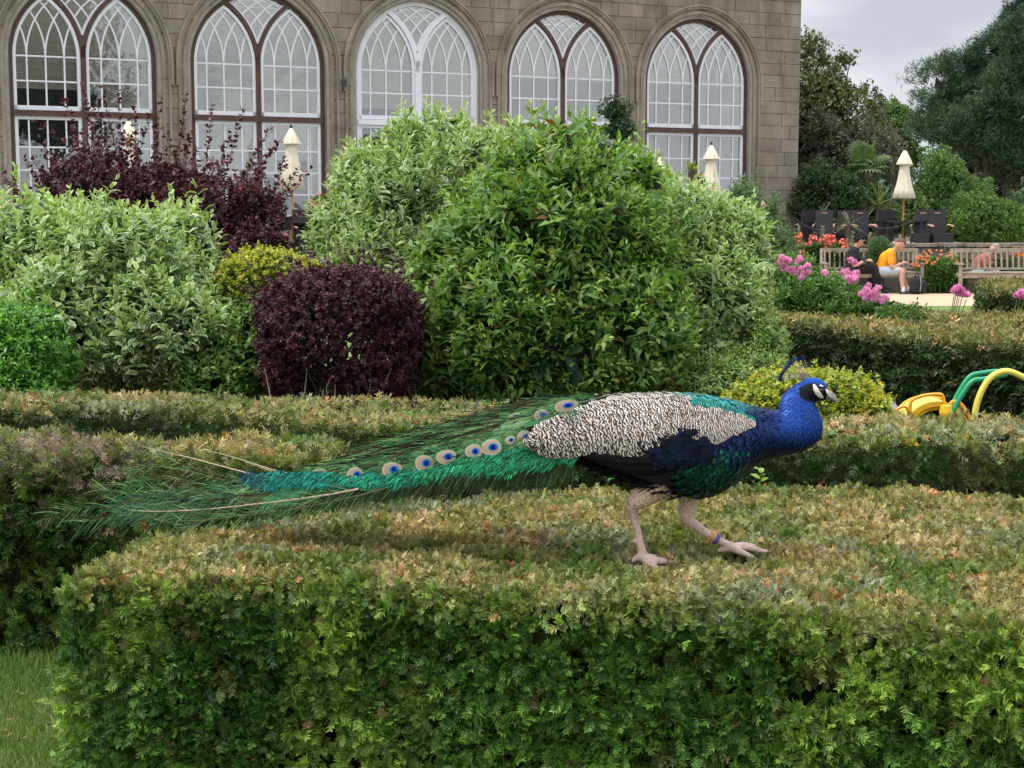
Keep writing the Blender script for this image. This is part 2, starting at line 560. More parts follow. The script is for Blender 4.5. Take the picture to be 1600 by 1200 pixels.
def mat_stone():
    m, nt, b, out = new_mat('sandstone')
    N = nt.nodes.new; L = nt.links.new
    tc = N('ShaderNodeTexCoord')
    oi = N('ShaderNodeObjectInfo')
    at = N('ShaderNodeAttribute'); at.attribute_name = 'col'
    n1 = N('ShaderNodeTexNoise'); n1.inputs['Scale'].default_value = 1.3; n1.inputs['Detail'].default_value = 8; n1.inputs['Roughness'].default_value = .65
    L(tc.outputs['Object'], n1.inputs['Vector'])
    rp = N('ShaderNodeValToRGB'); rp.color_ramp.elements[0].position = .3; rp.color_ramp.elements[1].position = .72
    rp.color_ramp.elements[0].color = (.215, .187, .150, 1); rp.color_ramp.elements[1].color = (.385, .335, .268, 1)
    L(n1.outputs['Fac'], rp.inputs[0])
    mp = N('ShaderNodeMapping'); mp.inputs['Scale'].default_value = (3, 3, .5); L(tc.outputs['Object'], mp.inputs[0])
    n2 = N('ShaderNodeTexNoise'); n2.inputs['Scale'].default_value = 1.1; n2.inputs['Detail'].default_value = 6; L(mp.outputs[0], n2.inputs['Vector'])
    r2 = N('ShaderNodeMapRange'); r2.inputs['From Min'].default_value = .35; r2.inputs['From Max'].default_value = .7; r2.inputs['To Min'].default_value = .72; r2.inputs['To Max'].default_value = 1.08
    L(n2.outputs['Fac'], r2.inputs['Value'])
    m1 = N('ShaderNodeVectorMath'); m1.operation = 'MULTIPLY'; L(rp.outputs[0], m1.inputs[0]); L(at.outputs['Color'], m1.inputs[1])
    m2 = N('ShaderNodeVectorMath'); m2.operation = 'SCALE'; L(m1.outputs[0], m2.inputs[0]); L(r2.outputs[0], m2.inputs['Scale'])
    L(m2.outputs[0], b.inputs['Base Color'])
    b.inputs['Roughness'].default_value = .92; b.inputs['Specular IOR Level'].default_value = .2
    n3 = N('ShaderNodeTexNoise'); n3.inputs['Scale'].default_value = 14; n3.inputs['Detail'].default_value = 8; L(tc.outputs['Object'], n3.inputs['Vector'])
    bp = N('ShaderNodeBump'); bp.inputs['Strength'].default_value = .5; bp.inputs['Distance'].default_value = .02
    L(n3.outputs['Fac'], bp.inputs['Height']); L(bp.outputs[0], b.inputs['Normal'])
    return m
M['stone'] = mat_stone()
M['mortar'] = mat_plain('mortar', (.30, .27, .23), .95, var=.2, scale=4, bump=.4)
M['brown_wood'] = mat_plain('dark_brown_frame', (.075, .034, .022), .5, var=.3, scale=8, bump=.1)
M['white_wood'] = mat_plain('white_painted_wood', (.70, .71, .76), .45, var=.05, scale=8)
M['lead'] = mat_plain('lead_flashing', (.20, .20, .23), .6, var=.2, scale=8)

def mat_glass():
    m, nt, b, out = new_mat('window_glass')
    N = nt.nodes.new; L = nt.links.new
    nt.nodes.remove(b)
    tr = N('ShaderNodeBsdfTransparent'); tr.inputs[0].default_value = (.86, .90, .88, 1)
    gl = N('ShaderNodeBsdfGlossy'); gl.inputs['Roughness'].default_value = .02; gl.inputs[0].default_value = (.9, .92, .95, 1)
    tc = N('ShaderNodeTexCoord'); no = N('ShaderNodeTexNoise'); no.inputs['Scale'].default_value = 2.2; L(tc.outputs['Object'], no.inputs['Vector'])
    bp = N('ShaderNodeBump'); bp.inputs['Strength'].default_value = .25; bp.inputs['Distance'].default_value = .02
    L(no.outputs['Fac'], bp.inputs['Height']); L(bp.outputs[0], gl.inputs['Normal'])
    fr = N('ShaderNodeFresnel'); fr.inputs['IOR'].default_value = 1.7
    ml = N('ShaderNodeMath'); ml.operation = 'MULTIPLY_ADD'; ml.inputs[1].default_value = 1.2; ml.inputs[2].default_value = .12
    L(fr.outputs[0], ml.inputs[0])
    mx = N('ShaderNodeMixShader'); L(ml.outputs[0], mx.inputs[0]); L(tr.outputs[0], mx.inputs[1]); L(gl.outputs[0], mx.inputs[2]); L(mx.outputs[0], out.inputs[0])
    return m
M['glass'] = mat_glass()

bld = thing('orangery', 'long sandstone orangery with five pointed arch windows of white glazing bars', 'building', W0, AL)
def bb(mb, name, mat, parent=bld, kind=None, smooth=False):     # build in building-local coordinates
    return mb.build(name, mat, parent, kind, smooth, world=False)
def lb(mb, x0, x1, o0, o1, z0, z1, c=None, mi=0):
    return mb.box(((x0 + x1) / 2, -(o0 + o1) / 2, (z0 + z1) / 2), (abs(x1 - x0), abs(o1 - o0), abs(z1 - z0)), c_=c, mi=mi)

def edge_x(z, off=0.0, hw=HW, r=R0):
    """half opening width of a pointed arch at height z above the springing"""
    if z <= 0: return hw + off
    R = r + off
    if z >= sqrt(max(R * R - (r - hw) ** 2, 0)): return 0
    return sqrt(R * R - z * z) - (r - hw)
def arch_pts(hw, r, off, zb, zs, n=14):
    """path of half an arch from the foot of the jamb to the apex (left side, x negative)"""
    R = r + off; c = r - hw
    top = sqrt(R * R - c * c)
    pts = [(-(hw + off), zb), (-(hw + off), zs)]
    a1 = math.asin(top / R)
    for k in range(1, n + 1):
        a = a1 * k / n
        pts.append((c - R * cos(a), zs + R * sin(a)))
    return pts
def arch_band(mb, cx, hw, r, o1, o2, d1, d2, zb, zs, both=True, n=14):
    """moulding that follows an arch between offsets o1 and o2 and depths d1 and d2"""
    p1 = arch_pts(hw, r, o1, zb, zs, n); p2 = arch_pts(hw, r, o2, zb, zs, n)
    for sg in (1, -1):
        V = []; Fs = []
        for a, b in zip(p1, p2):
            V += [(cx + sg * a[0], -d1, a[1]), (cx + sg * b[0], -d1, b[1]), (cx + sg * b[0], -d2, b[1]), (cx + sg * a[0], -d2, a[1])]
        for i in range(len(p1) - 1):
            k = i * 4
            for j in range(4):
                f = (k + j, k + (j + 1) % 4, k + 4 + (j + 1) % 4, k + 4 + j)
                Fs.append(f if sg > 0 else f[::-1])
        e = (len(p1) - 1) * 4
        Fs += [(0, 1, 2, 3), (e, e + 1, e + 2, e + 3)]
        mb.add(V, Fs, (1, 1, 1))
    return mb

# backing wall with openings: columns of thin slices
wallm = MB()
cxs = [i * SP for i in range(5)]
def slices(z0, z1, o_front, o_back, off, mb, jit=0, c=(1, 1, 1)):
    """solid wall between z0 and z1 outside all arches, slanted ends follow the arch"""
    lowr = (z0 + z1) / 2 < ZSILL
    e0 = 0 if lowr else edge_x(z0 - ZS, off)
    e1 = 0 if lowr else edge_x(z1 - ZS, off)
    xs0 = XL; xs1 = XL
    segs = []
    for cx in cxs + [None]:
        if cx is None: r0 = r1 = XR
        else: r0 = cx - e0; r1 = cx - e1
        segs.append((xs0, r0, xs1, r1))
        if cx is not None: xs0 = cx + e0; xs1 = cx + e1
    return segs
def quad_prism(mb, x00, x01, x10, x11, z0, z1, of, ob, c):
    V = [(x00, -of, z0), (x01, -of, z0), (x01, -ob, z0), (x00, -ob, z0), (x10, -of, z1), (x11, -of, z1), (x11, -ob, z1), (x10, -ob, z1)]
    mb.add(V, [(0, 3, 2, 1), (4, 5, 6, 7), (0, 1, 5, 4), (1, 2, 6, 5), (2, 3, 7, 6), (3, 0, 4, 7)], c)
zz = Z_T - .2
while zz < ZTOP - .001:
    z1 = min(zz + (.12 if zz > ZS - .2 else .5), ZTOP)
    for a, b_, c_, d_ in slices(zz, z1, 0, 0, .02, wallm):
        quad_prism(wallm, a, b_, c_, d_, zz, z1, -.025, -.5, (1, 1, 1))
    zz = z1
bb(wallm, 'wall', M['mortar'])

# ashlar blocks
rs = random.Random(5)
shades = [(rs.uniform(.84, 1.12),) * 3 for _ in range(8)]
stones = []; zz = Z_T - .06
row = 0
while zz < ZTOP - .02:
    h = rs.choice([.29, .31, .33, .30]); z1 = min(zz + h, ZTOP)
    if ZTOP - z1 < .12: z1 = ZTOP
    for (a, b_, c_, d_) in slices(zz, z1, 0, 0, .12, None):
        W = max(b_, d_) - min(a, c_)
        if W < .05: continue
        full0, full1 = min(a, c_), max(b_, d_)
        n = max(1, int(round(W / rs.uniform(.6, .85))))
        cuts = [0] + sorted([(i + rs.uniform(-.25, .25) + (.5 if row % 2 and n > 1 else 0)) / n for i in range(1, n)]) + [1]
        cuts = [c for c in cuts if 0 <= c <= 1]
        for i in range(len(cuts) - 1):
            l0 = a + (b_ - a) * cuts[i]; r0_ = a + (b_ - a) * cuts[i + 1]
            l1 = c_ + (d_ - c_) * cuts[i]; r1_ = c_ + (d_ - c_) * cuts[i + 1]
            if i > 0:  # vertical joint
                l0 = l1 = (l0 + l1) / 2
            if i < len(cuts) - 2:
                r0_ = r1_ = (r0_ + r1_) / 2
            if r0_ - l0 < .06 and r1_ - l1 < .06: continue
            stones.append((l0, r0_, l1, r1_, zz, z1))
    zz = z1; row += 1
def stone_mesh(mb, s):
    l0, r0_, l1, r1_, z0, z1 = s
    g = .0035
    p = rs.uniform(-.004, .006)
    t = rs.uniform(.80, 1.0); w = rs.uniform(-.03, .03)
    c = (t * (1 + w), t, t * (1 - w))
    f = .008
    V = []
    for (ins, dep) in ((g, -.03), (g, p - .01), (g + f, p)):
        V += [(l0 + ins, -dep, z0 + ins), (max(r0_ - ins, l0 + ins + .01), -dep, z0 + ins), (max(r1_ - ins, l1 + ins + .01), -dep, z1 - ins), (l1 + ins, -dep, z1 - ins)]
    Fs = [(3, 2, 1, 0), (8, 9, 10, 11)]
    for k in (0, 4):
        for j in range(4):
            Fs.append((k + j, k + (j + 1) % 4, k + 4 + (j + 1) % 4, k + 4 + j))
    mb.add(V, Fs, c)
vis = [s for s in stones if s[4] > 2.6 and s[0] > -.75 * SP]
vis = sorted(vis, key=lambda s: -((s[1] - s[0]) * (s[5] - s[4])))[:298]
vs = set(map(id, vis))
for s in vis:
    mb = MB(); stone_mesh(mb, s); bb(mb, 'stone_block', M['stone'])
mb = MB()
for s in stones:
    if id(s) not in vs: stone_mesh(mb, s)
bb(mb, 'stone_block_courses', M['stone'], kind='stuff')

# cornice, parapet, return wall, plinth
mb = MB()
lb(mb, XL, XR + .10, 0, .06, ZTOP, ZTOP + .07, (.9,) * 3); lb(mb, XL, XR + .16, 0, .13, ZTOP + .07, ZTOP + .2, (.85,) * 3)
lb(mb, XL, XR + .02, -.5, .02, ZTOP + .2, ZTOP + 1.1, (1,) * 3)
lb(mb, XL, XR + .1, -.55, .08, ZTOP + 1.1, ZTOP + 1.22, (.95,) * 3)
bb(mb, 'cornice', M['stone'])
mb = MB()
for k in range(24):
    z0 = Z_T + k * .31
    if z0 > ZTOP - .1: break
    x = .51
    while x < 8.4:
        w = rs.uniform(.6, .9)
        V_c = rs.uniform(.85, 1.1)
        mb.box((XR - .1, x + w / 2, z0 + .155), (.206, w - .018, .292), c_=(V_c,) * 3)
        x += w
mb.box((XR - .12, 4.5, (ZTOP + Z_T) / 2), (.18, 8, ZTOP - Z_T), c_=(.7,) * 3)
bb(mb, 'side_wall', M['stone'], kind=None)
mb = MB()
lb(mb, XL, XR, -.52, -.5, ZTOP - .3, ZTOP, (1,) * 3)
# room inside: back wall with pale horizontal boards, floor, glazed roof bars
M['blind'] = mat_plain('pale_blind', (.56, .50, .40), .8, var=.06, scale=1.5)
M['room'] = mat_plain('room_wall', (.36, .35, .32), .9, var=.1, scale=1)
M['dark_in'] = mat_plain('dark_interior', (.05, .05, .055), .8, var=.3, scale=1)
room = MB()
room.box(((XL + XR) / 2, 7.6, 3.6), (XR - XL - .6, .1, 6.6)); room.box((XL + .3, 4, 3.6), (.1, 7, 6.6)); room.box((XR - .45, 4.05, 3.6), (.1, 7, 6.6))
room.box(((XL + XR) / 2, 4.0, Z_T - .02), (XR - XL - .8, 6.9, .06))
bb(room, 'room', M['room'])
for k in range(24):
    mb = MB(); mb.box(((XL + XR) / 2, 3.0, 4.05 + k * .155), (XR - XL - 1.2, .02, .14), M=None); bb(mb, 'blind_slat', M['blind'])
mb = MB()
for k in range(9):
    mb.box((XL + 1.5 + k * 2.7, 2.9, 3.0), (.22, .12, 5.6))
bb(mb, 'inner_post', M['blind'])
mb = MB()
for k in range(7):
    mb.box((.3 + k * 2.9, 4.9, 1.9), (1.25, .1, 2.2))
bb(mb, 'inner_dark_panel', M['dark_in'])  # free-standing dark panels inside the room

for k_ in (3, 4):
    mb = MB(); mb.box((k_ * SP, .46, (1.3 + ZS - .02) / 2), (2.9, .012, ZS - .02 - 1.3)); bb(mb, 'roller_blind', mat_plain('cream_roller_blind', (.58, .50, .44), .8, var=.08, scale=.8))
mb = MB(); mb.box((2 * SP - .2, .9, 2.6), (2.2, .1, 2.9)); bb(mb, 'inner_shade_sheet', M['dark_in'])  # added dark sheets; the room's darker areas are put into their colour
mb = MB(); mb.box((-.6, 1.6, 2.7), (2.6, .1, 3.2)); bb(mb, 'inner_shade_sheet', M['dark_in'])
mb = MB(); mb.box((SP + .8, 2.4, 1.7), (1.4, .1, 1.6)); bb(mb, 'inner_shade_sheet', M['dark_in'])
# the five windows
q = HW / 4
def e_(z): return R0 - sqrt(max(R0 * R0 - z * z, 0)) if z > 0 else 0
ZAP = sqrt(R0 * R0 - (R0 - HW) ** 2)
Lx = lambda i, z: -HW + e_(z) + i * q
Rx = lambda j, z: HW - e_(z) - j * q
DG = -.20                                       # glass plane behind the wall face
rows_low = [3.60, 3.02, 2.55, 2.08, 1.62, 1.27]
for wi, cx in enumerate(cxs):
    white = wi == 2
    frame_m = M['white_wood'] if white else M['brown_wood']
    win = MB(); c = (1, 1, 1)
    arch_band(win, cx, HW, R0, -.09, .0, -.30, -.13, ZSILL, ZS)
    win.box((cx, .20, (ZSILL + ZS) / 2 + .12), (.11, .16, ZS - ZSILL + .24))
    win.box((cx, .195, ZTR - .02), (2 * HW - .1, .19, .11))
    if not white: pass
    W = bb(win, 'window', frame_m); W['label'] = ['white timber arched window', 'brown timber framed arched window'][0 if white else 1]
    # stone arch mouldings
    mb = MB()
    arch_band(mb, cx, HW, R0, .0, .10, -.32, -.045, Z_T, ZS)
    arch_band(mb, cx, HW, R0, .10, .17, -.2, .012, Z_T, ZS)
    arch_band(mb, cx, HW, R0, .17, .23, -.05, -.02, Z_T, ZS)
    bb(mb, 'arch_moulding', M['stone'])
    mb = MB()
    arch_band(mb, cx, HW, R0, .23, .285, -.05, .045, Z_T, ZS)
    arch_band(mb, cx, HW, R0, .285, .33, -.05, .075, ZS - .5, ZS)
    bb(mb, 'hood_moulding', M['stone'])
    # curved brown bars that split off the mullion (tracery) and the lead-covered outer edge
    def ribbon(mb, fn, z0, z1, w, d1, d2, n=18):
        V = []; Fs = []
        zs = [z0 + (z1 - z0) * k / n for k in range(n + 1)]
        for i, z in enumerate(zs):
            x = fn(z); za = max(z - .01, 0); zb = z + .01
            dx = (fn(zb) - fn(za)); dz = zb - za
            l = math.hypot(dx, dz); nx, nz = dz / l, -dx / l
            for (s_, d) in ((-1, d1), (1, d1), (1, d2), (-1, d2)):
                V.append((cx + x + s_ * nx * w / 2, -d, ZS + z + s_ * nz * w / 2))
        for i in range(n):
            for j in range(4):
                Fs.append((i * 4 + j, i * 4 + (j + 1) % 4, i * 4 + 4 + (j + 1) % 4, i * 4 + 4 + j))
        Fs += [(0, 1, 2, 3), (n * 4, n * 4 + 1, n * 4 + 2, n * 4 + 3)]
        mb.add(V, Fs)
    def zmeet(f1, f2, z0=0.0):       # where f1 meets f2
        z = z0
        while z < ZAP and f1(z) < f2(z) - .02: z += .01
        return z
    zl = zmeet(lambda z: Lx(4, z), lambda z: Rx(0, z))
    mb = MB()
    ribbon(mb, lambda z: Lx(4, z), 0, zl, .09, -.27, -.12)
    ribbon(mb, lambda z: Rx(4, z), 0, zl, .09, -.265, -.125)
    bb(mb, 'tracery_rib', frame_m, W)
    # white inner frames of each light
    mb = MB()
    for sg in (-1, 1):
        lw = HW - .09 - .055
        ccx = cx + sg * (.055 + lw / 2)
        rr = R0 - .09
        arch_band(mb, ccx, lw / 2, rr, -.065, 0, -.25, -.15, ZTR + .045, ZS)
        mb.box((ccx, .20, ZTR + .09), (lw, .1, .09))
        # lower light frame
        mb.box((ccx - lw / 2 + .035, .20, (ZSILL + ZTR) / 2), (.07, .1, ZTR - ZSILL - .1)); mb.box((ccx + lw / 2 - .035, .20, (ZSILL + ZTR) / 2), (.07, .1, ZTR - ZSILL - .1))
        mb.box((ccx, .20, ZTR - .11), (lw - .14, .1, .07)); mb.box((ccx, .20, ZSILL + .05), (lw - .14, .1, .1))
    # frame of the top diamond
    zv = .46
    ribbon(mb, lambda z: e_(z) - .075, zv, zl - .03, .05, -.25, -.152)
    ribbon(mb, lambda z: -(e_(z) - .075), zv, zl - .03, .05, -.25, -.154)
    zt = zmeet(lambda z: Lx(4, z), lambda z: Rx(0, z))
    ribbon(mb, lambda z: HW - .12 - e_(z), zt - .05, ZAP - .13, .06, -.25, -.151, 8)
    ribbon(mb, lambda z: -(HW - .12 - e_(z)), zt - .05, ZAP - .13, .06, -.25, -.153, 8)
    bb(mb, 'inner_frame', M['white_wood'], W)
    # glazing bars
    mb = MB(); bw = .032; dd = .0
    for i in (1, 2, 3, 5, 6, 7):
        for k, (f, g) in enumerate(((lambda z, i=i: Lx(i, z), lambda z: Rx(0, z)), (lambda z, i=i: -Lx(i, z), lambda z: Rx(0, z)))):
            z1 = zmeet(lambda z: Lx(i, z), lambda z: Rx(0, z)) - .06
            ribbon(mb, f, 0, max(z1, .1), bw, -.225 - .003 * k, -.178 + .003 * k, 14)
        x = -HW + i * q
        mb.box((cx + x, .2, (ZTR + .13 + ZS) / 2), (bw, .045, ZS - ZTR - .13))
        mb.box((cx + x, .2, (ZSILL + .1 + ZTR - .14) / 2), (bw, .045, ZTR - .24 - ZSILL))
    for z in (ZS, ZS - .50):
        for sg in (-1, 1):
            mb.box((cx + sg * (HW / 2 - .02), .2, z), (HW - .26, .05, bw))
    for z in rows_low[1:-1]:
        for sg in (-1, 1):
            mb.box((cx + sg * (HW / 2 - .02), .2, z), (HW - .26, .05, bw))
    bb(mb, 'glazing_bar', M['white_wood'], W)
    # panes
    tilt = random.Random(wi)
    def pane(pts, stuffmb=None):
        """pts polygon (x, z) in window coordinates"""
        a, b2 = tilt.uniform(-.004, .004), tilt.uniform(-.004, .004)
        mx = sum(p[0] for p in pts) / len(pts); mz = sum(p[1] for p in pts) / len(pts)
        V = [(cx + p[0], -DG + a * (p[0] - mx) * 2 + b2 * (p[1] - mz) * 2, p[1]) for p in pts]
        V2 = [(v[0], v[1] + .004, v[2]) for v in V]
        n = len(pts)
        Fs = [tuple(range(n)), tuple(range(2 * n - 1, n - 1, -1))] + [(i, i + n, (i + 1) % n + n, (i + 1) % n) for i in range(n)]
        m_ = stuffmb if stuffmb is not None else MB()
        m_.add(V + V2, Fs)
        if stuffmb is None: bb(m_, 'pane', M['glass'], W)
    g = .008
    for i in range(8):
        x0 = -HW + i * q + g + (.08 if i == 0 else 0); x1 = -HW + (i + 1) * q - g - (.08 if i == 7 else 0)
        for (z0, z1) in ((ZTR + .08, ZS - .50 - g), (ZS - .50 + g, ZS - g)):
            pane([(x0, z0), (x1, z0), (x1, z1), (x0, z1)])
    low = MB() if wi in (2, 3) else None
    for i in range(8):
        x0 = -HW + i * q + g + (.08 if i == 0 else 0); x1 = -HW + (i + 1) * q - g - (.08 if i == 7 else 0)
        for r_ in range(5):
            if r_ >= 3 and low is None: low2 = W.get('x')
            z1 = rows_low[r_] - g; z0 = rows_low[r_ + 1] + g
            if low is not None: pane([(x0, z0), (x1, z0), (x1, z1), (x0, z1)], low)
            elif r_ < 4: pane([(x0, z0), (x1, z0), (x1, z1), (x0, z1)])
    if low is not None: bb(low, 'lower_panes', M['glass'], W, kind='stuff')
    for i in range(8):
        for j in range(8):
            zs_ = np.linspace(0, ZAP, 90)
            lft = np.array([max(Lx(i, z), Rx(j + 1, z)) for z in zs_]) + g
            rgt = np.array([min(Lx(i + 1, z), Rx(j, z)) for z in zs_]) - g
            ok = rgt - lft > .004
            if ok.sum() < 4: continue
            idx = np.where(ok)[0]
            if idx[-1] - idx[0] + 1 != len(idx): idx = idx[:np.argmax(np.diff(idx) > 1) + 1] if np.any(np.diff(idx) > 1) else idx
            sel = idx[np.unique(np.linspace(0, len(idx) - 1, 7).astype(int))]
            area = np.sum((rgt - lft)[idx]) * (zs_[1])
            if area < .004: continue
            pane([(lft[k], ZS + zs_[k] + .0) for k in sel[::-1]] + [(rgt[k], ZS + zs_[k]) for k in sel])
    # sill
    mb = MB(); lb(mb, cx - HW - .05, cx + HW + .05, -.3, .05, ZSILL - .14, ZSILL, (1, 1, 1)); bb(mb, 'sill', M['stone'])
    # lower wall under the sill
# small lamp bracket between the windows
lamp = thing('wall_lamp', 'small dark iron lamp fixed to the stone between two arches', 'lamp', wl(1.5 * SP, .02, ZS - .35))
mb = MB(); pz = wl(1.5 * SP, .04, ZS - .35)
mb.box(pz, (.05, .05, .16), rz=AL); q0 = wl(1.5 * SP, .16, ZS - .3)
mb.tube([pz, q0], .012, 6); mb.build('bracket', M['lead'], lamp)
mb = MB(); mb.lathe([(.02, .1), (.07, .04), (.055, -.1), (.02, -.12)], q0, 8); mb.build('lantern', M['dark_in'], lamp)
# ================================================================= HEDGES
def poly_dist(p, poly):
    d = np.full(len(p), 1e9); nn = np.zeros((len(p), 2))
    n = len(poly)
    for i in range(n):
        a = np.array(poly[i]); b = np.array(poly[(i + 1) % n]); ab = b - a
        t = np.clip(((p - a) @ ab) / (ab @ ab), 0, 1)
        c = a + t[:, None] * ab
        dd = np.linalg.norm(p - c, axis=1)
        m = dd < d
        d[m] = dd[m]
        nn[m] = (c - p)[m]
    return d, nrm(nn)
def in_poly(p, poly):
    r = np.zeros(len(p), bool); n = len(poly)
    for i in range(n):
        a = poly[i]; b = poly[(i + 1) % n]
        c = ((a[1] > p[:, 1]) != (b[1] > p[:, 1])) & (p[:, 0] < (b[0] - a[0]) * (p[:, 1] - a[1]) / (b[1] - a[1] + 1e-12) + a[0])
        r ^= c
    return r
def poly_area(poly):
    return abs(sum(poly[i][0] * poly[(i + 1) % len(poly)][1] - poly[(i + 1) % len(poly)][0] * poly[i][1] for i in range(len(poly)))) / 2

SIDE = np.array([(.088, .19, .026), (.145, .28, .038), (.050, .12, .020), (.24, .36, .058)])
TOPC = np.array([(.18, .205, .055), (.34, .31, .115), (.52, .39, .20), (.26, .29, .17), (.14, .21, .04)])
def hedge(name, label, poly, zt, n_top, side_edges, n_side, tm_top, tm_side, rad=.09, seed=0, sc=1.0, rough=.03,
          side_c=SIDE, top_c=TOPC, zfun=None, dead=None, group=None, view=None, orange=.10, ncol=1.0, inner=.05, zmin=0.0, topmix=.5, batter=0.0):
    r = np.random.default_rng(seed)
    poly = [tuple(map(float, p)) for p in poly]
    cx = sum(p[0] for p in poly) / len(poly); cy = sum(p[1] for p in poly) / len(poly)
    h = thing(name, label, 'hedge', (cx, cy, 0), group=group)
    P2 = np.array(poly); area = poly_area(poly)
    lo = P2.min(0); hi = P2.max(0)
    zf = zfun or (lambda p: np.zeros(len(p)))
    arrs = []
    # top
    N = int(n_top * area * (1.25 if view else 1))
    pts = np.empty((0, 2))
    while len(pts) < N:
        c = r.uniform(lo, hi, (N * 2, 2)); c = c[in_poly(c, poly)]
        if view is not None:
            keep = (np.abs(c[:, 0] / c[:, 1]) < view) | (r.random(len(c)) < .12)
            c = c[keep]; N2 = N
        pts = np.concatenate([pts, c])
        if view is not None and len(pts) >= N * .6: break
    pts = pts[:N]
    d, on = poly_dist(pts, poly)
    drop = np.where(d < rad, rad - np.sqrt(np.maximum(rad * rad - (rad - d) ** 2, 0)), 0)
    tx = np.clip((rad - d) / rad, 0, 1)
    p3 = np.column_stack([pts, np.zeros(len(pts))])
    bump = (fbm(p3, 3.2, seed) - .5) * rough * 2.2 + (vnoise(p3, 14, seed) - .5) * rough * .9
    z = zt - drop + bump + zf(pts) - r.uniform(0, .028 * sc, len(pts))
    pos = np.column_stack([pts, z])
    nor = nrm(np.column_stack([on * tx[:, None], np.sqrt(np.maximum(1 - tx ** 2, .05))]))
    nz = fbm(p3, 2.3, 5 + seed, 4); n2 = fbm(p3, 7, 50 + seed, 3); n3 = fbm(p3, 4.2, 90 + seed, 3)
    col = np.empty((len(pts), 3))
    k = np.clip((nz - .36) * 3.4 + r.normal(0, .22, len(pts)), 0, 1)
    col[:] = top_c[0] * (1 - k[:, None]) + top_c[1] * k[:, None]
    w = np.clip((n2 - .52) * 5 + r.normal(0, .2, len(pts)), 0, 1)[:, None]; col = col * (1 - w) + top_c[2] * w
    w = np.clip((n3 - .55) * 6, 0, 1)[:, None]; col = col * (1 - w) + top_c[3] * w
    w = np.clip((fbm(p3, 5.1, 130 + seed, 2) - .60) * 8, 0, 1)[:, None]; col = col * (1 - w) + top_c[4] * w
    org = (vnoise(p3, 15, 33 + seed) > .85) & (r.random(len(pts)) < .6) | (r.random(len(pts)) < orange * .25)
    col[org] = np.array([.60, .31, .14]) * r.uniform(.7, 1.15, (org.sum(), 1))
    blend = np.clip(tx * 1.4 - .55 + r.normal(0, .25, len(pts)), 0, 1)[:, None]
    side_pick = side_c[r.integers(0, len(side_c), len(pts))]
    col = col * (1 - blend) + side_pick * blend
    if dead is not None:
        dw = dead(pts)
        dm = r.random(len(pts)) < dw
        col[dm] = np.array([.30, .22, .18]) * r.uniform(.5, 1.2, (dm.sum(), 1))
    col *= np.where(r.random((len(pts), 1)) < .3, r.uniform(1.1, 1.6, (len(pts), 1)), r.uniform(.45, 1.05, (len(pts), 1))) * ncol
    dirs = nrm(nor * r.uniform(-.1, .75, (len(pts), 1)) + r.normal(0, .62, (len(pts), 3)))
    up = nrm(nor + r.normal(0, .35, (len(pts), 3)))
    R = basis(dirs, up)
    which = r.integers(0, len(tm_top), len(pts)); scl = sc * r.uniform(.75, 1.25, len(pts))
    for i, t in enumerate(tm_top):
        m = which == i
        arrs.append(rep_arrays(t, pos[m], R[m], scl[m], col[m]))
    # sides
    n = len(poly); ccw = sum(poly[i][0] * poly[(i + 1) % n][1] - poly[(i + 1) % n][0] * poly[i][1] for i in range(n)) > 0
    for i in range(n):
        f = side_edges.get(i, .15) if isinstance(side_edges, dict) else side_edges
        if f <= 0: continue
        a = np.array(poly[i]); b = np.array(poly[(i + 1) % n]); L = np.linalg.norm(b - a)
        m_ = int(L * (zt - zmin) * n_side * f)
        t = r.random(m_)
        on2 = np.array([(b - a)[1], -(b - a)[0]]) / L * (1 if ccw else -1)
        xy = a + t[:, None] * (b - a)
        if view is not None:
            keep = (np.abs(xy[:, 0] / xy[:, 1]) < view) | (r.random(m_) < .15)
            xy = xy[keep]; m_ = len(xy)
        z = zmin + r.random(m_) ** .85 * (zt - zmin - .01)
        z = np.minimum(z, zt - .01)
        dtop = zt - z; ins = np.where(dtop < rad, rad - np.sqrt(np.maximum(rad * rad - (rad - dtop) ** 2, 0)), 0)
        p3 = np.column_stack([xy, z])
        bump = (fbm(p3, 2.6, 7 + seed) - .5) * rough * 3.2 + (vnoise(p3, 11, seed) - .5) * rough * 1.4
        hole = fbm(p3, 13, 70 + seed, 2)
        kk = hole > .29
        off = bump + batter * (1 - z / zt) - ins - r.uniform(0, .045 * sc, m_) - .035 * sc * (hole < .42)
        z = z + zf(xy) * np.clip(z / zt, 0, 1)
        pos = np.column_stack([xy + on2 * off[:, None], z])
        nor = np.tile(np.array([on2[0], on2[1], 0.0]), (m_, 1))
        up_amt = np.clip(1 - dtop / .25, 0, 1)[:, None] * .7
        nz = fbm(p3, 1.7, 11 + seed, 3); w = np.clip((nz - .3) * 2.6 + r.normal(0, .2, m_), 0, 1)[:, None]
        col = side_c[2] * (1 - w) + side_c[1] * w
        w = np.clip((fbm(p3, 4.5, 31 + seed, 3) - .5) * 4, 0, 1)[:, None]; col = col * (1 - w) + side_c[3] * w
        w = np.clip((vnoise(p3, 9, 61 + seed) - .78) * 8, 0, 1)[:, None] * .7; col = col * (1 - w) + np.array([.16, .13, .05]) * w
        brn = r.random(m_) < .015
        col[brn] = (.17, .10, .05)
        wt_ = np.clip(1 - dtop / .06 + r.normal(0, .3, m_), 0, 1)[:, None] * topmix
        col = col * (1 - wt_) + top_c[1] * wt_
        if dead is not None:
            dm = r.random(m_) < dead(xy) * np.clip(1.2 - dtop / .3, 0, 1)
            col[dm] = np.array([.30, .22, .18]) * r.uniform(.5, 1.2, (dm.sum(), 1))
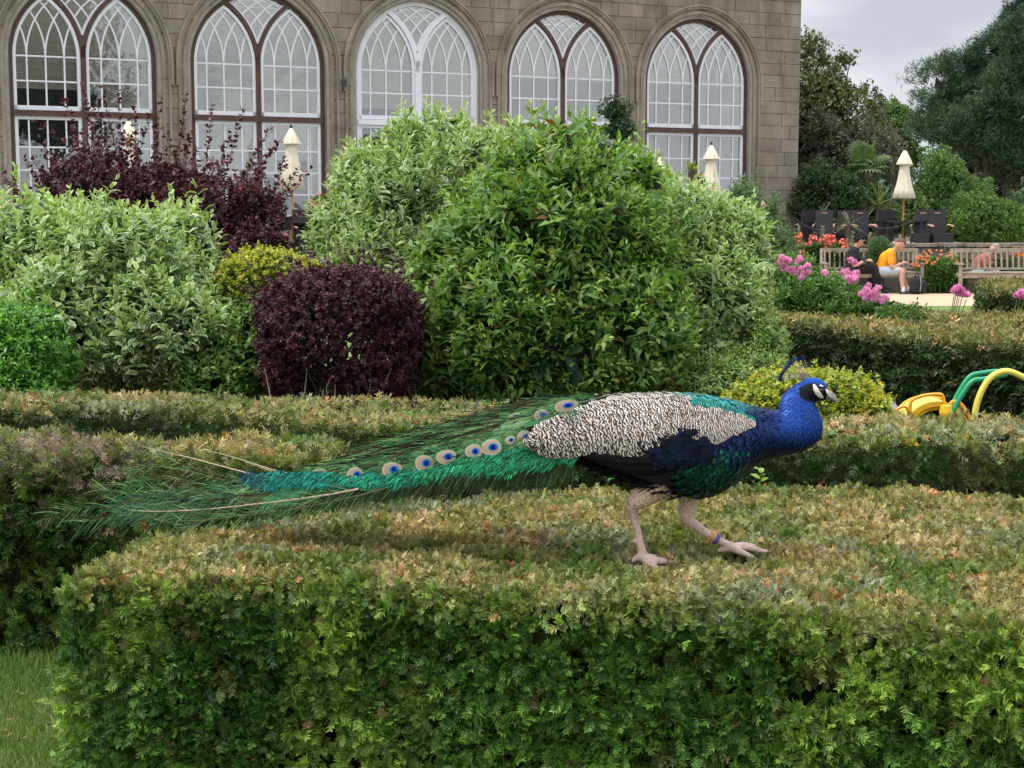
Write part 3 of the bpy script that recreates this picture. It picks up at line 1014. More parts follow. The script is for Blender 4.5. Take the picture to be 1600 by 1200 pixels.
        col *= np.where(r.random((m_, 1)) < .25, r.uniform(1.25, 2.0, (m_, 1)), r.uniform(.4, 1.1, (m_, 1))) * ncol  # brighter sprigs paint lit leaves into the side colour, at random
        dirs = nrm(nor * r.uniform(.4, 1.2, (m_, 1)) + np.array([0, 0, 1.0]) * (r.normal(.12, .5, (m_, 1)) + up_amt) + r.normal(0, .5, (m_, 3)))
        up = nrm(nor * .9 + np.array([0, 0, .55]) + r.normal(0, .35, (m_, 3)))
        R = basis(dirs, up)
        which = r.integers(0, len(tm_side), m_); scl = sc * r.uniform(.7, 1.2, m_)
        for j, tt in enumerate(tm_side):
            m = (which == j) & kk
            arrs.append(rep_arrays(tt, pos[m], R[m], scl[m], col[m]))
    rep_obj('foliage', arrs, M['needle'], h)
    # solid core that closes the hedge; its dark colour stands for inner shade
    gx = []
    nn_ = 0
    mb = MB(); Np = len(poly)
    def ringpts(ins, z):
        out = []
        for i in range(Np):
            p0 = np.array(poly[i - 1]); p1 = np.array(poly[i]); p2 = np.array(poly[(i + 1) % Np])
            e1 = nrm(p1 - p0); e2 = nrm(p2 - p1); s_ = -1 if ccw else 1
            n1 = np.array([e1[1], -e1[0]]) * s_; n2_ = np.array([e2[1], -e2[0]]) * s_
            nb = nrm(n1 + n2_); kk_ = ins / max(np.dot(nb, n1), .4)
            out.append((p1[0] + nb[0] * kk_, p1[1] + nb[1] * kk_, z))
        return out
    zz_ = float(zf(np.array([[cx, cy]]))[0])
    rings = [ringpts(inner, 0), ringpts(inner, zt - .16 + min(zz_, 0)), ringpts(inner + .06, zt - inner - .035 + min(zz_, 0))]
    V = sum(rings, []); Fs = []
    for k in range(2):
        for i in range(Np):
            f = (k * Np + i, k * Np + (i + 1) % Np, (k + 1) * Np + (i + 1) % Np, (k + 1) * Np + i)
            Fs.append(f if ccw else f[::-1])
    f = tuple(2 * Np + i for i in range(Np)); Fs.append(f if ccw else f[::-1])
    mb.add(V, Fs); mb.build('shade_core', M['core'], h)
    return h

DKS = np.array([(.022, .055, .012), (.030, .07, .014), (.016, .040, .010), (.05, .09, .02)])  # low side greens, with self-shadowing of the faces put into the colour
def trod(p):
    # the twigs give way under the feet
    d = 0
    for (px, py, w_) in ((1030, 880, .075), (1005, 874, .05), (1165, 863, .08), (1185, 860, .06), (1140, 860, .05)):
        c = G(px, py, .8)[:2]; d = d - .026 * np.exp(-(((p - c) / np.array([w_, w_ * .7])) ** 2).sum(1))
    return np.maximum(d, -.034)
# --- near hedge that carries the peacock
ZH = .80
NEAR = [(-1.07, 3.60), (-.3, 3.50), (.45, 3.30), (1.15, 3.10), (2.1, 2.90), (2.5, 4.62), (1.0, 4.78), (.3, 4.84), (-.35, 4.62), (-.98, 4.12)]
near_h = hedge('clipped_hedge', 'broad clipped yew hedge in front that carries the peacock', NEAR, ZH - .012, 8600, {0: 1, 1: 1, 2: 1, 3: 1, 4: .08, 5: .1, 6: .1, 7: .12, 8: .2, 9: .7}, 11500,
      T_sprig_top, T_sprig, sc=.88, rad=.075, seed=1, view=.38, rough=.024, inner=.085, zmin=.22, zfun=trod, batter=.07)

def deadA(p):
    c = P(110, 720, 5.75)[:2]; c2 = P(320, 690, 6.0)[:2]
    n_ = fbm(np.column_stack([p, np.zeros(len(p))]), 4, 3, 3)
    a = np.exp(-(((p - c) / np.array([.36, .22])) ** 2).sum(1)) + .8 * np.exp(-(((p - c2) / np.array([.25, .12])) ** 2).sum(1))
    return np.clip(a * (n_ * 2.2 - .35), 0, .85)
HL = [tuple(G(-260, 700, ZH)[:2]), (-1.62, 5.62), (-1.2, 5.60), tuple(G(420, 735, ZH)[:2]), tuple(G(545, 700, ZH)[:2]), tuple(G(480, 676, ZH)[:2]), tuple(G(150, 660, ZH)[:2]), tuple(G(-260, 655, ZH)[:2])]
HL = [(-3.0, 5.68), (-1.5, 5.62), (-1.1, 5.50), (-.72, 5.35), (-.58, 5.62), (-.66, 5.86), (-1.6, 6.04), (-3.0, 6.1)]
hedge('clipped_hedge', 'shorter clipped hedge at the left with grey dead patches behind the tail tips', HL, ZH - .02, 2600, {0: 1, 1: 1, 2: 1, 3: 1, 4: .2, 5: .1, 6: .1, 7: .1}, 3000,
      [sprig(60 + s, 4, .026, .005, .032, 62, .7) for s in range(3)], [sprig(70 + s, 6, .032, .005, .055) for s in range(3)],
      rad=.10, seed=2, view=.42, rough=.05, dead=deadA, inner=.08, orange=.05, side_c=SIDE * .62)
# --- third hedge, slanting across the garden behind the bird
H3 = [tuple(G(-200, 634, ZH)[:2]), tuple(G(250, 640, ZH)[:2]), tuple(G(560, 668, ZH)[:2]), tuple(G(900, 680, ZH)[:2]), tuple(G(1290, 692, ZH)[:2]), tuple(G(1750, 706, ZH)[:2]),
      tuple(G(1750, 646, ZH)[:2]), tuple(G(1340, 652, ZH)[:2]), tuple(G(900, 636, ZH)[:2]), tuple(G(600, 624, ZH)[:2]), tuple(G(-200, 606, ZH)[:2])]
T3t = [sprig(80 + s, 3, .026, .0065, .03, 60, .8) for s in range(3)]; T3s = [sprig(84 + s, 4, .034, .0075, .05, 60, .4) for s in range(3)]
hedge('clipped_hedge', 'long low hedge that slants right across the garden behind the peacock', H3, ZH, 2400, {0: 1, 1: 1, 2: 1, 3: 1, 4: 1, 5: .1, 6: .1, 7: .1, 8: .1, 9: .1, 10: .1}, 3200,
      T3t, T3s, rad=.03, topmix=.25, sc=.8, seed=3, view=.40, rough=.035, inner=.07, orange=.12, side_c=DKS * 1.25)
# --- farther hedge at the right, dark face
H4 = [tuple(G(1195, 500, ZH)[:2]), tuple(G(1400, 524, ZH)[:2]), tuple(G(1600, 541, ZH)[:2]), tuple(G(1800, 556, ZH)[:2]), tuple(G(1800, 492, ZH)[:2]), tuple(G(1430, 489, ZH)[:2]), tuple(G(1470, 499, ZH)[:2]), tuple(G(1440, 505, ZH)[:2]), tuple(G(1200, 490, ZH)[:2])]
T4 = [sprig(90 + s, 2, .045, .014, .045, 60, .6) for s in range(3)]
OLT = np.array([(.19, .185, .05), (.27, .23, .075), (.34, .26, .12), (.17, .18, .05), (.13, .17, .035)])
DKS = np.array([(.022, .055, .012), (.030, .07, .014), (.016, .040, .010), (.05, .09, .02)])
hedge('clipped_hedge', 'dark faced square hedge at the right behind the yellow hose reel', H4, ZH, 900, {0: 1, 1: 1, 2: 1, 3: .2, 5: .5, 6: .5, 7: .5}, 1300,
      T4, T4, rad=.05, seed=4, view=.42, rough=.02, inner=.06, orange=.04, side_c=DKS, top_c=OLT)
# small block hedge near the path at the right
H5 = [tuple(G(1547, 462, ZH)[:2]), tuple(G(1800, 470, ZH)[:2]), tuple(G(1800, 444, ZH)[:2]), tuple(G(1556, 448, ZH)[:2])]
H5 = [(P(1547, 0, 18.5)[0], 18.3), (8.6, 16.9), (9.6, 20.4), (P(1552, 0, 20.6)[0], 20.8)]
hedge('clipped_hedge', 'small block of clipped hedge beside the sandy path below the right bench', H5, .74, 420, {0: 1, 1: .1, 2: .1, 3: 1}, 520,
      [sprig(93 + s, 2, .07, .022, .07, 60, .6) for s in range(3)], [sprig(97 + s, 2, .07, .022, .07, 60, .6) for s in range(3)], rad=.05, seed=5, rough=.02, inner=.06, orange=.0, side_c=DKS, top_c=OLT)

# ================================================================= SHRUBS
def E3(px, py, Y, rx, rz, ry):
    c = P(px, py, Y); s = Y / F
    return (c, np.array([rx * s, ry, rz * s]))
def sample_shell(ells, n, r, back=.3, zlo=.0, shell=(.86, 1.02)):
    """points and outward normals on the outside of a union of ellipsoids, fewer at the back"""
    w = np.array([e[1][0] * e[1][2] + e[1][1] * (e[1][0] + e[1][2]) * .5 for e in ells]); w = w / w.sum()
    Ps = []; Ns = []
    tot = 0
    while tot < n:
        k = r.choice(len(ells), n, p=w)
        c = np.array([e[0] for e in ells])[k]; ra = np.array([e[1] for e in ells])[k]
        d = nrm(r.normal(size=(n, 3)))
        d[:, 1] = np.where((d[:, 1] > .35) & (r.random(n) > back), -d[:, 1], d[:, 1])
        sh = r.uniform(*shell, n)[:, None]
        p = c + d * ra * sh
        nn = nrm(d / ra)
        ok = p[:, 2] > zlo
        for j, e in enumerate(ells):
            q_ = (((p - e[0]) / e[1]) ** 2).sum(1)
            ok &= (q_ > .72) | (k == j)
        Ps.append(p[ok]); Ns.append(nn[ok]); tot += ok.sum()
    return np.concatenate(Ps)[:n], np.concatenate(Ns)[:n]

def shoots(tips, nor, r, nodes, gap, leaf, tm, colf, up=.55, out=.5, spread=52, droop=.25, taper=.5, whorl=2, lw=1.0, gaps=.0):
    """leafy shoots: leaves in pairs down each shoot from its tip; returns arrays pos, R, scale, colour"""
    n = len(tips)
    sd = nrm(nor * out + np.array([0, 0, up]) + r.normal(0, .28, (n, 3)))
    pos = []; dr = []; up_ = []; sc = []; kk = []; sid = []
    for i in range(nodes):
        t = i / max(nodes - 1, 1)
        base = tips - sd * (gap * i * r.uniform(.85, 1.15, (n, 1)))
        x = nrm(np.cross(sd, r.normal(size=(n, 3)) if i == 0 else nrm(r.normal(size=(n, 3)))))
        for j in range(whorl):
            a = 2 * pi * j / whorl
            y = np.cross(sd, x)
            side = cos(a) * x + sin(a) * y
            th = np.radians(spread * (.35 + .75 * min(1, t * 1.6 + .1)) + r.normal(0, 11, n))[:, None]
            d = nrm(np.cos(th) * sd + np.sin(th) * side + np.array([0, 0, -droop * (.2 + t)]))
            pos.append(base + r.normal(0, gap * .12, (n, 3))); dr.append(d)
            u = nrm(sd * .8 + np.array([0, 0, .6]) + r.normal(0, .25, (n, 3)))
            up_.append(u); sc.append(leaf * (taper + (1 - taper) * min(1, t * 2.2)) * r.uniform(.8, 1.2, n)); kk.append(np.full(n, t)); sid.append(np.arange(n))
    pos = np.concatenate(pos); dr = np.concatenate(dr); up_ = np.concatenate(up_); sc = np.concatenate(sc); kk = np.concatenate(kk)
    R = basis(dr, up_)
    col = colf(pos, kk, r)
    if gaps:
        m = r.random(len(pos)) > gaps; pos, R, sc, col = pos[m], R[m], sc[m], col[m]
    return pos, R, sc, col, sd

def leaf_objects(h, pos, R, sc, col, t, mat, count, tints=7, lw=1.0):
    """the leaves that show largest become single objects sharing a few meshes; returns mask of those taken"""
    d = pos - np.array([0, 0, EYE])
    face = np.abs((R[:, :, 2] * nrm(d)).sum(1))
    out = -d[:, 1] * 1.0 + 0
    show = sc * (.25 + face) * (1.0 + .9 * (pos[:, 1].max() - pos[:, 1]))
    idx = np.argsort(-show)[:count]
    c = col[idx]
    lum = c.sum(1); q_ = np.argsort(np.argsort(lum)) * tints // len(idx)
    org = root_origin(h)
    for k in range(tints):
        m = idx[q_ == k]
        if not len(m): continue
        cm = col[m].mean(0)
        C = np.column_stack([cm[None] * t.m[:, None], t.e])
        st = np.concatenate([[0], np.cumsum(t.ln)[:-1]])
        me = np_mesh('leaf', t.v * np.array([lw, 1, 1]), t.li, st, mat, C)
        for i in m:
            o = bpy.data.objects.new('leaf', me)
            COL.objects.link(o); o.parent = h
            Mx = Matrix.Identity(4)
            for a in range(3):
                for b in range(3): Mx[a][b] = R[i][a][b] * sc[i]
                Mx[a][3] = pos[i][a] - org[a]
            o.matrix_local = Mx
    msk = np.ones(len(pos), bool); msk[idx] = False
    return msk

def stems(h, base, tips, r, name='stem', rad=.009, mat=None, n=40, one=True):
    mb = MB()
    for i in r.choice(len(tips), min(n, len(tips)), replace=False):
        b = base + np.array([r.normal(0, .08), r.normal(0, .08), 0]); t = tips[i]
        m1 = b * .6 + t * .4 + np.array([0, 0, .12]) + r.normal(0, .04, 3)
        m2 = b * .25 + t * .75 + np.array([0, 0, .05]) + r.normal(0, .03, 3)
        mb.tube([b, m1, m2, t], [rad, rad * .7, rad * .45, rad * .2], 5, cap=False)
    return mb.build(name, mat or M['twig'], h, kind='stuff')

def mixc(cols, r, n, noise, jit=.15):
    """colour by soft patches between listed colours"""
    cols = np.array(cols); k = np.clip(noise, 0, .999) * (len(cols) - 1); i = k.astype(int); f = (k - i)[:, None]
    c = cols[i] * (1 - f) + cols[i + 1] * f
    return c * r.uniform(1 - jit, 1 + jit, (n, 1))

def shrub(name, label, ells, n_sh, nodes, gap, leaf, tm, mat, colf, seed, back=.3, singles=0, up=.55, out=.5, spread=52, droop=.25, whorl=2,
          lw=1.0, base_r=.009, inner_n=1500, inner_c=(.03, .05, .015), cat='shrub', group=None, gaps=0, zlo=.05, taper=.5, core=True, shell=(.84, 1.03), wildk=1.0):
    r = np.random.default_rng(seed)
    ells_c = np.mean([e[0] for e in ells], 0)
    h = thing(name, label, cat, (ells_c[0], ells_c[1], 0), group=group)
    tips, nor = sample_shell(ells, n_sh, r, back, zlo, shell)
    big = ells[0][1][2] / .6
    tips = tips + nor * ((fbm(tips, 2.6, seed) - .5) * .34 * big)[:, None]
    wild = (r.random(len(tips)) < .10) & (nor[:, 2] > -.2)
    tips = tips + (nrm(nor * .5 + np.array([0, 0, .9])) * (wild * r.uniform(.03, .17, len(tips)) * big * wildk)[:, None])
    pos, R, sc, col, sd = shoots(tips, nor, r, nodes, gap, leaf, tm, colf, up, out, spread, droop, taper, whorl, lw, gaps)
    arrs = []
    if singles:
        m = leaf_objects(h, pos, R, sc, col, tm[0], mat, singles, lw=lw)
        pos, R, sc, col = pos[m], R[m], sc[m], col[m]
    SC3 = np.column_stack([sc * lw, sc, sc])
    wh = r.integers(0, len(tm), len(pos))
    for i, t in enumerate(tm):
        m = wh == i; arrs.append(rep_arrays(t, pos[m], R[m], SC3[m], col[m]))
    if inner_n:  # inner leaves coloured darker to stand for shade inside the shrub
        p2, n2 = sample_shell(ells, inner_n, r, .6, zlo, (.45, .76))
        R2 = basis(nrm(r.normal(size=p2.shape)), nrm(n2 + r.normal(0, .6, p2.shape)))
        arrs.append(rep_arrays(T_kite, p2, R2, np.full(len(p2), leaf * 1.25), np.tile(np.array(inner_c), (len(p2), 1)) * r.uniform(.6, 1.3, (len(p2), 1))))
    rep_obj('foliage', arrs, mat, h)
    stems(h, np.array([ells_c[0], ells_c[1], 0]), tips - sd * gap * (nodes - 1), r, 'stem', base_r, n=70)
    return h

def col_dog(pos, t, r):
    n_ = fbm(pos, 1.8, 5, 3)
    new = np.array([.32, .44, .12]); old = np.array([.12, .22, .085])
    top = np.clip(1.3 - t * 2.0 + r.normal(0, .2, len(t)), 0, 1)[:, None] * .8
    c = old * (1 - top) + new * top
    return c * (.75 + .5 * n_[:, None]) * r.uniform(.82, 1.2, (len(t), 1))
def col_wei(pos, t, r):
    n_ = fbm(pos, 1.6, 9, 3)
    new = np.array([.27, .39, .085]); old = np.array([.085, .18, .042])
    top = np.clip(1.15 - t * 1.8 + r.normal(0, .25, len(t)), 0, 1)[:, None] * .85
    c = old * (1 - top) + new * top
    br = r.random(len(t)) < .02
    c[br] = (.16, .08, .03)
    return c * (.7 + .6 * n_[:, None]) * r.uniform(.8, 1.2, (len(t), 1))
def col_bri(pos, t, r):
    c = np.where(t[:, None] < .35, np.array([.15, .36, .045]), np.array([.07, .21, .028]))
    return c * r.uniform(.75, 1.25, (len(t), 1))
def col_pur(pos, t, r):
    n_ = fbm(pos, 2.6, 21, 3)[:, None]
    c = np.array([.040, .019, .023]) * (1 - n_) + np.array([.085, .034, .040]) * n_
    c = np.tile(c, (1, 1))
    red = (r.random(len(t)) < .05 + .22 * (t < .15) * (vnoise(pos, 5, 3) > .62))
    c[red] = (.22, .05, .05)
    return c * r.uniform(.6, 1.5, (len(t), 1))
def col_yel(pos, t, r):
    n_ = vnoise(pos, 6, 2)[:, None]
    c = np.array([.60, .54, .05]) * n_ + np.array([.38, .44, .06]) * (1 - n_)
    low = np.clip((t - .35) * 2, 0, 1)[:, None]
    c = c * (1 - low) + np.array([.10, .18, .04]) * low
    o = r.random(len(t)) < .04; c[o] = (.32, .10, .04)
    return c * r.uniform(.8, 1.2, (len(t), 1))

T_ov = [T_oval]
# left variegated dogwood
shrub('dogwood_shrub', 'pale green cream edged dogwood at the left in front of the tall purple bush',
      [E3(185, 455, 9.2, 165, 150, .6), E3(60, 420, 9.6, 125, 125, .6), E3(-70, 430, 9.6, 130, 130, .6), E3(265, 515, 8.9, 130, 95, .5), E3(130, 500, 8.9, 110, 105, .5), E3(285, 405, 9.5, 62, 95, .4)],
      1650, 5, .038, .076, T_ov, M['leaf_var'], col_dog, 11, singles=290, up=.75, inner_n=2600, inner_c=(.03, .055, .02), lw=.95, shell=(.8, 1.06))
# dogwood behind the green shrub
shrub('dogwood_shrub', 'cream edged dogwood reaching up to the white window, behind the big green shrub',
      [E3(640, 330, 10.3, 120, 125, .6), E3(545, 355, 10.4, 70, 62, .5), E3(560, 290, 10.5, 40, 70, .3), E3(720, 300, 10.3, 110, 105, .5), E3(600, 420, 10.0, 100, 100, .5), E3(700, 450, 10.2, 120, 150, .5), E3(640, 215, 10.5, 30, 30, .25), E3(785, 255, 10.0, 85, 62, .35), E3(700, 235, 10.4, 60, 50, .3)],
      1500, 5, .044, .080, T_ov, M['leaf_var'], col_dog, 12, singles=250, up=.7, inner_n=1700, inner_c=(.03, .055, .02), lw=.72, droop=.1, shell=(.82, 1.12))
shrub('dogwood_shrub', 'cream edged dogwood at the right shoulder of the big green shrub, above the peacock back',
      [E3(1065, 385, 9.9, 85, 105, .5), E3(1100, 480, 9.6, 92, 115, .5), E3(1130, 400, 9.9, 68, 88, .4), E3(1085, 560, 9.4, 85, 80, .4), E3(1010, 330, 10.1, 70, 80, .4), E3(1165, 470, 9.8, 42, 75, .3)],
      1150, 5, .038, .078, T_ov, M['leaf_var'], col_dog, 13, singles=220, up=.45, inner_n=1500, inner_c=(.03, .055, .02), lw=.75, droop=.5)
# central green shrub
shrub('weigela_shrub', 'largest rounded green shrub in the middle of the border',
      [E3(860, 420, 9.1, 185, 185, .75), E3(875, 300, 9.3, 120, 105, .5), E3(770, 500, 8.7, 120, 120, .5), E3(960, 530, 8.8, 115, 100, .5), E3(710, 430, 9.1, 70, 80, .4), E3(690, 560, 8.8, 60, 70, .4), E3(985, 400, 9.2, 75, 100, .4), E3(885, 250, 9.5, 60, 58, .3), E3(975, 310, 9.5, 62, 80, .3), E3(820, 300, 9.5, 80, 90, .4), E3(830, 560, 8.5, 130, 70, .4)],
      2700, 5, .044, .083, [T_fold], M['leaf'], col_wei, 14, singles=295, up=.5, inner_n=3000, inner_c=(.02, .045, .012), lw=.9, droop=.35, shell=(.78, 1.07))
# low bright green shrub bottom left
shrub('laurel_shrub', 'bright green small leaved shrub at the left edge below the dogwood',
      [E3(30, 545, 8.3, 85, 85, .4), E3(-60, 530, 8.3, 90, 100, .4), E3(20, 600, 8.2, 90, 60, .4)],
      1300, 4, .022, .038, [T_fold], M['leaf_gloss'], col_bri, 15, up=.6, inner_n=900, inner_c=(.02, .05, .012), whorl=3)
# dark green filler between dogwood and purple ball
shrub('euonymus_shrub', 'shaded green shrub low between the left dogwood and the purple ball',
      [E3(395, 560, 8.9, 60, 75, .4), E3(385, 500, 9.2, 40, 50, .3), E3(330, 590, 8.8, 80, 50, .4)],
      600, 4, .03, .045, [T_oval], M['leaf'], col_wei, 16, inner_n=700, inner_c=(.015, .03, .01))
# purple ball barberry
shrub('barberry_shrub', 'rounded dark purple barberry ball behind the hedge with pale stems at its foot',
      [E3(520, 510, 8.5, 112, 96, .5), E3(500, 455, 8.5, 78, 45, .4), E3(575, 465, 8.5, 62, 48, .4), E3(565, 560, 8.5, 92, 75, .45), E3(610, 510, 8.55, 52, 70, .35), E3(470, 560, 8.6, 62, 70, .45), E3(430, 490, 8.6, 38, 48, .3)],
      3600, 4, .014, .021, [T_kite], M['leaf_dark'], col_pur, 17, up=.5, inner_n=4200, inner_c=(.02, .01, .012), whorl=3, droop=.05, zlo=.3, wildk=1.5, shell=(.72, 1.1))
rr_ = np.random.default_rng(171)
mb = MB()
for px in (425, 470, 512, 520, 548, 566, 600):
    b = P(px, 640, 8.10); t = P(px + rr_.uniform(-15, 15), 575, 8.16)
    mb.tube([b, b * .5 + t * .5 + rr_.normal(0, .02, 3), t], [.004, .0035, .002], 5)
mb.build('pale_stem', mat_plain('pale_stem', (.22, .18, .12), .8, scale=30), bpy.data.objects['barberry_shrub'], kind='stuff')
# yellow shrub
shrub('spirea_shrub', 'yellow leaved low shrub glowing between the two purple bushes',
      [E3(420, 428, 9.4, 72, 42, .35), E3(380, 445, 9.3, 45, 40, .3), E3(465, 440, 9.5, 50, 45, .3), E3(390, 500, 9.3, 55, 50, .3)],
      2200, 3, .014, .022, [T_kite], M['leaf'], col_yel, 18, up=.7, inner_n=700, inner_c=(.12, .16, .03), whorl=3)
# golden low hedge behind the peacock's head and loose green growth beside it
GH = [tuple(G(1120, 668, .55)[:2]), tuple(G(1378, 664, .55)[:2]), tuple(G(1384, 640, .62)[:2]), tuple(G(1300, 606, .62)[:2]), tuple(G(1160, 606, .62)[:2])]
shrub('golden_hedge', 'yellow green rounded low hedge just behind the peacock head',
      [E3(1300, 640, 7.9, 92, 62, .35), E3(1240, 640, 8.0, 90, 66, .4), E3(1180, 650, 8.2, 70, 50, .4), E3(1345, 660, 7.8, 50, 62, .3), E3(1340, 632, 8.0, 44, 40, .3)],
      4200, 3, .013, .021, [T_kite], M['leaf'], lambda p, t, r: col_yel(p, t, r) * np.array([1.0, 1.0, .85]), 19, up=.8, inner_n=1400, inner_c=(.10, .13, .03), whorl=3, cat='hedge')
shrub('spirea_shrub', 'loose small leaved green shrub between the dogwood and the golden hedge',
      [E3(1170, 585, 8.9, 62, 45, .4), E3(1120, 600, 8.7, 60, 45, .4), E3(1195, 545, 9.2, 35, 60, .3), E3(1175, 480, 9.8, 26, 60, .2)],
      1100, 5, .024, .032, [T_fold], M['leaf'], lambda p, t, r: (col_wei(p, t, r) + np.array([.03, .02, .015])), 20, up=.3, droop=.4, inner_n=900)

# tall purple barberry with arching sprays
def spray_bush(name, label, base, tips, seed, leaf, colf, mat, tm, gap=.02, start=.35, arch=.25, sub=2, cat='shrub', rad=.008):
    r = np.random.default_rng(seed)
    h = thing(name, label, cat, (base[0], base[1], 0))
    mb = MB(); pos = []; dr = []; sid = []
    for t in tips:
        t = np.array(t); b = np.array([base[0] + r.normal(0, .12), base[1] + r.normal(0, .12), 0.0])
        L = np.linalg.norm(t - b)
        c1 = b + (t - b) * .45 + np.array([0, 0, arch * L * .6])
        def bez(u): return b * (1 - u) ** 2 + 2 * c1 * u * (1 - u) + t * u * u
        us = np.linspace(0, 1, 9)
        mb.tube([bez(u) for u in us], [rad * (1 - .85 * u) for u in us], 5, cap=False)
        twigs = [(bez, start, 1.0)]
        for k in range(sub):
            u0 = r.uniform(.35, .85); p0 = bez(u0); tt = nrm(bez(min(u0 + .1, 1)) - p0); d = nrm(tt + r.normal(0, .45, 3) + np.array([0, 0, .15])); l = L * r.uniform(.12, .28)
            twigs.append(((lambda u, p0=p0, d=d, l=l: p0 + d * l * u + np.array([0, 0, .04 * u * u])), 0.0, l / L))
            mb.tube([p0, p0 + d * l * .5, p0 + d * l], [rad * .4, rad * .3, rad * .1], 4, cap=False)
        for fn, s0, ln in twigs:
            n = int(L * ln * (1 - s0) / gap)
            for i in range(n):
                u = s0 + (1 - s0) * (i + r.random()) / max(n, 1)
                p_ = fn(u); tt = nrm(fn(min(u + .03, 1.0)) - fn(max(u - .03, 0)))
                for w in range(3):
                    pos.append(p_ + r.normal(0, .006, 3)); dr.append(nrm(tt * .7 + nrm(np.cross(tt, r.normal(size=3))) * 1.0)); sid.append(u)
    pos = np.array(pos); dr = np.array(dr); sid = np.array(sid)
    R = basis(dr, nrm(np.array([0, 0, 1.0]) + r.normal(0, .5, pos.shape)))
    col = colf(pos, 1 - sid, r)
    rep_obj('foliage', [rep_arrays(tm, pos, R, leaf * r.uniform(.7, 1.25, len(pos)), col)], mat, h)
    mb.build('branch', M['twig'], h, kind='stuff')
    return h
T_wide = Tmpl([(0, 0, 0), (-.36, .5, .07), (0, 1, -.05), (.36, .5, .07)], [(0, 3, 2, 1)], [0, 1, 1, 1])
r_ = np.random.default_rng(30)
tipspx = [(95, 150), (128, 132), (150, 165), (180, 140), (290, 145), (240, 190), (262, 230), (388, 168), (435, 230), (330, 165), (470, 262), (458, 300), (60, 222), (40, 250), (5, 270), (470, 330), (200, 210), (85, 262), (420, 200), (350, 250), (300, 215), (215, 165),
          (110, 190), (160, 215), (130, 240), (405, 265), (440, 320), (-20, 300)]
tips = [P(x + r_.normal(0, 4), y + r_.normal(0, 4), 11.0 + r_.uniform(-.5, .5)) for x, y in tipspx]
for k in range(105):
    x = r_.uniform(45, 450); y = 242 + (abs(x - 240) / 200) ** 2 * 50 + r_.uniform(-20, 110)
    tips.append(P(x, y, 10.7 + r_.uniform(-.5, .7)))
def col_tall(p, t, r):
    c = col_pur(p, t, r) * 1.15
    m = (t < .16) & (r.random(len(t)) < .45); c[m] = np.array([.10, .034, .042]) * r.uniform(.6, 1.3, (m.sum(), 1)); return c
spray_bush('purple_barberry', 'tall purple leaved bush with arching sprays in front of the two left windows', P(240, 600, 11.0)[:2], tips, 31, .034, col_tall, M['leaf_dark'], T_wide, gap=.023, start=.3, sub=4, arch=.18)
shrub('barberry_shrub', 'dark purple mass at the foot of the tall arching bush beside the yellow shrub',
      [E3(340, 345, 10.6, 100, 60, .4), E3(250, 320, 10.9, 90, 60, .4), E3(400, 400, 10.3, 60, 70, .3), E3(150, 300, 11.1, 90, 50, .4), E3(395, 340, 10.6, 60, 45, .3)],
      1900, 4, .02, .032, [T_kite], M['leaf_dark'], col_pur, 32, up=.3, inner_n=1500, inner_c=(.018, .009, .012), whorl=3)

# sprigs of a young plant that stand up out of the near hedge and small volunteers
def seedling(base, n, leaf, col, label, seed, h=.06):
    r = np.random.default_rng(seed)
    t = thing('seedling', label, 'plant', base)
    mb = MB(); mb.tube([base, np.array(base) + [.004, 0, h * .6], np.array(base) + [0, 0, h]], [.0015, .0012, .0008], 5); mb.build('stem', M['twig'], t)
    pos = []; dr = []
    for k in range(n):
        f = .35 + .65 * k / max(n - 1, 1); a = 2.4 * k + .3
        pos.append(np.array(base) + [0, 0, h * f]); dr.append(nrm(np.array([cos(a), sin(a), .55])))
    pos = np.array(pos); dr = np.array(dr)
    R = basis(dr, np.tile(np.array([0, -.5, 1.0]), (n, 1)))
    for i in range(n):
        C = np.column_stack([np.array(col)[None] * T_oval.m[:, None], T_oval.e * 0])
        me = np_mesh('leaf', (T_oval.v * leaf * r.uniform(.8, 1.15)) @ R[i].T + pos[i] - root_origin(t), T_oval.li, np.concatenate([[0], np.cumsum(T_oval.ln)[:-1]]), M['leaf'], C)
        link('leaf', me, t)
seedling(G(1188, 757, ZH) + np.array([0, 0, -.01]), 5, .032, (.20, .36, .04), 'tiny yellow green seedling on the hedge top right of the peacock breast', 1, .055)
seedling(G(1153, 757, ZH) + np.array([0, 0, -.01]), 4, .017, (.30, .34, .12), 'tiny budding shoot on the hedge top closest to the peacock breast', 2, .035)
seedling(G(948, 758, ZH) + np.array([0, 0, -.005]), 4, .034, (.09, .24, .06), 'small round leaved seedling on the hedge under the peacock tail', 3, .05)

# ---- grass at the left foot of the hedges
def grass(name, label, n, area, hgt, cols, seed, w=.0035):
    r = np.random.default_rng(seed)
    x = r.uniform(area[0], area[1], n); y = r.uniform(area[2], area[3], n)
    p = np.column_stack([x, y, np.full(n, .006)])
    T = Tmpl([(-.5, 0, 0), (.5, 0, 0), (.35, .55, .02), (-.35, .55, .02), (0, 1, .12)], [(0, 1, 2, 3), (3, 2, 4)], None, [.7, .7, 1, 1, 1.1])
    d = nrm(np.column_stack([r.normal(0, .42, n), r.normal(0, .42, n), np.ones(n)]))
    R = basis(d, nrm(np.column_stack([r.normal(0, 1, n), r.normal(-.5, 1, n), np.zeros(n)])))
    hh = hgt * r.uniform(.5, 1.3, n)
    k = fbm(p, 2.2, seed, 3)
    c = mixc(cols, r, n, (k - .25) * 2, .25)
    V = rep_arrays(T, p, R, np.column_stack([np.full(n, w) * 1.0, hh, hh]), c)
    o = rep_obj(name, [V], M['leaf'], None); o['kind'] = 'stuff'; o['label'] = label
    return o
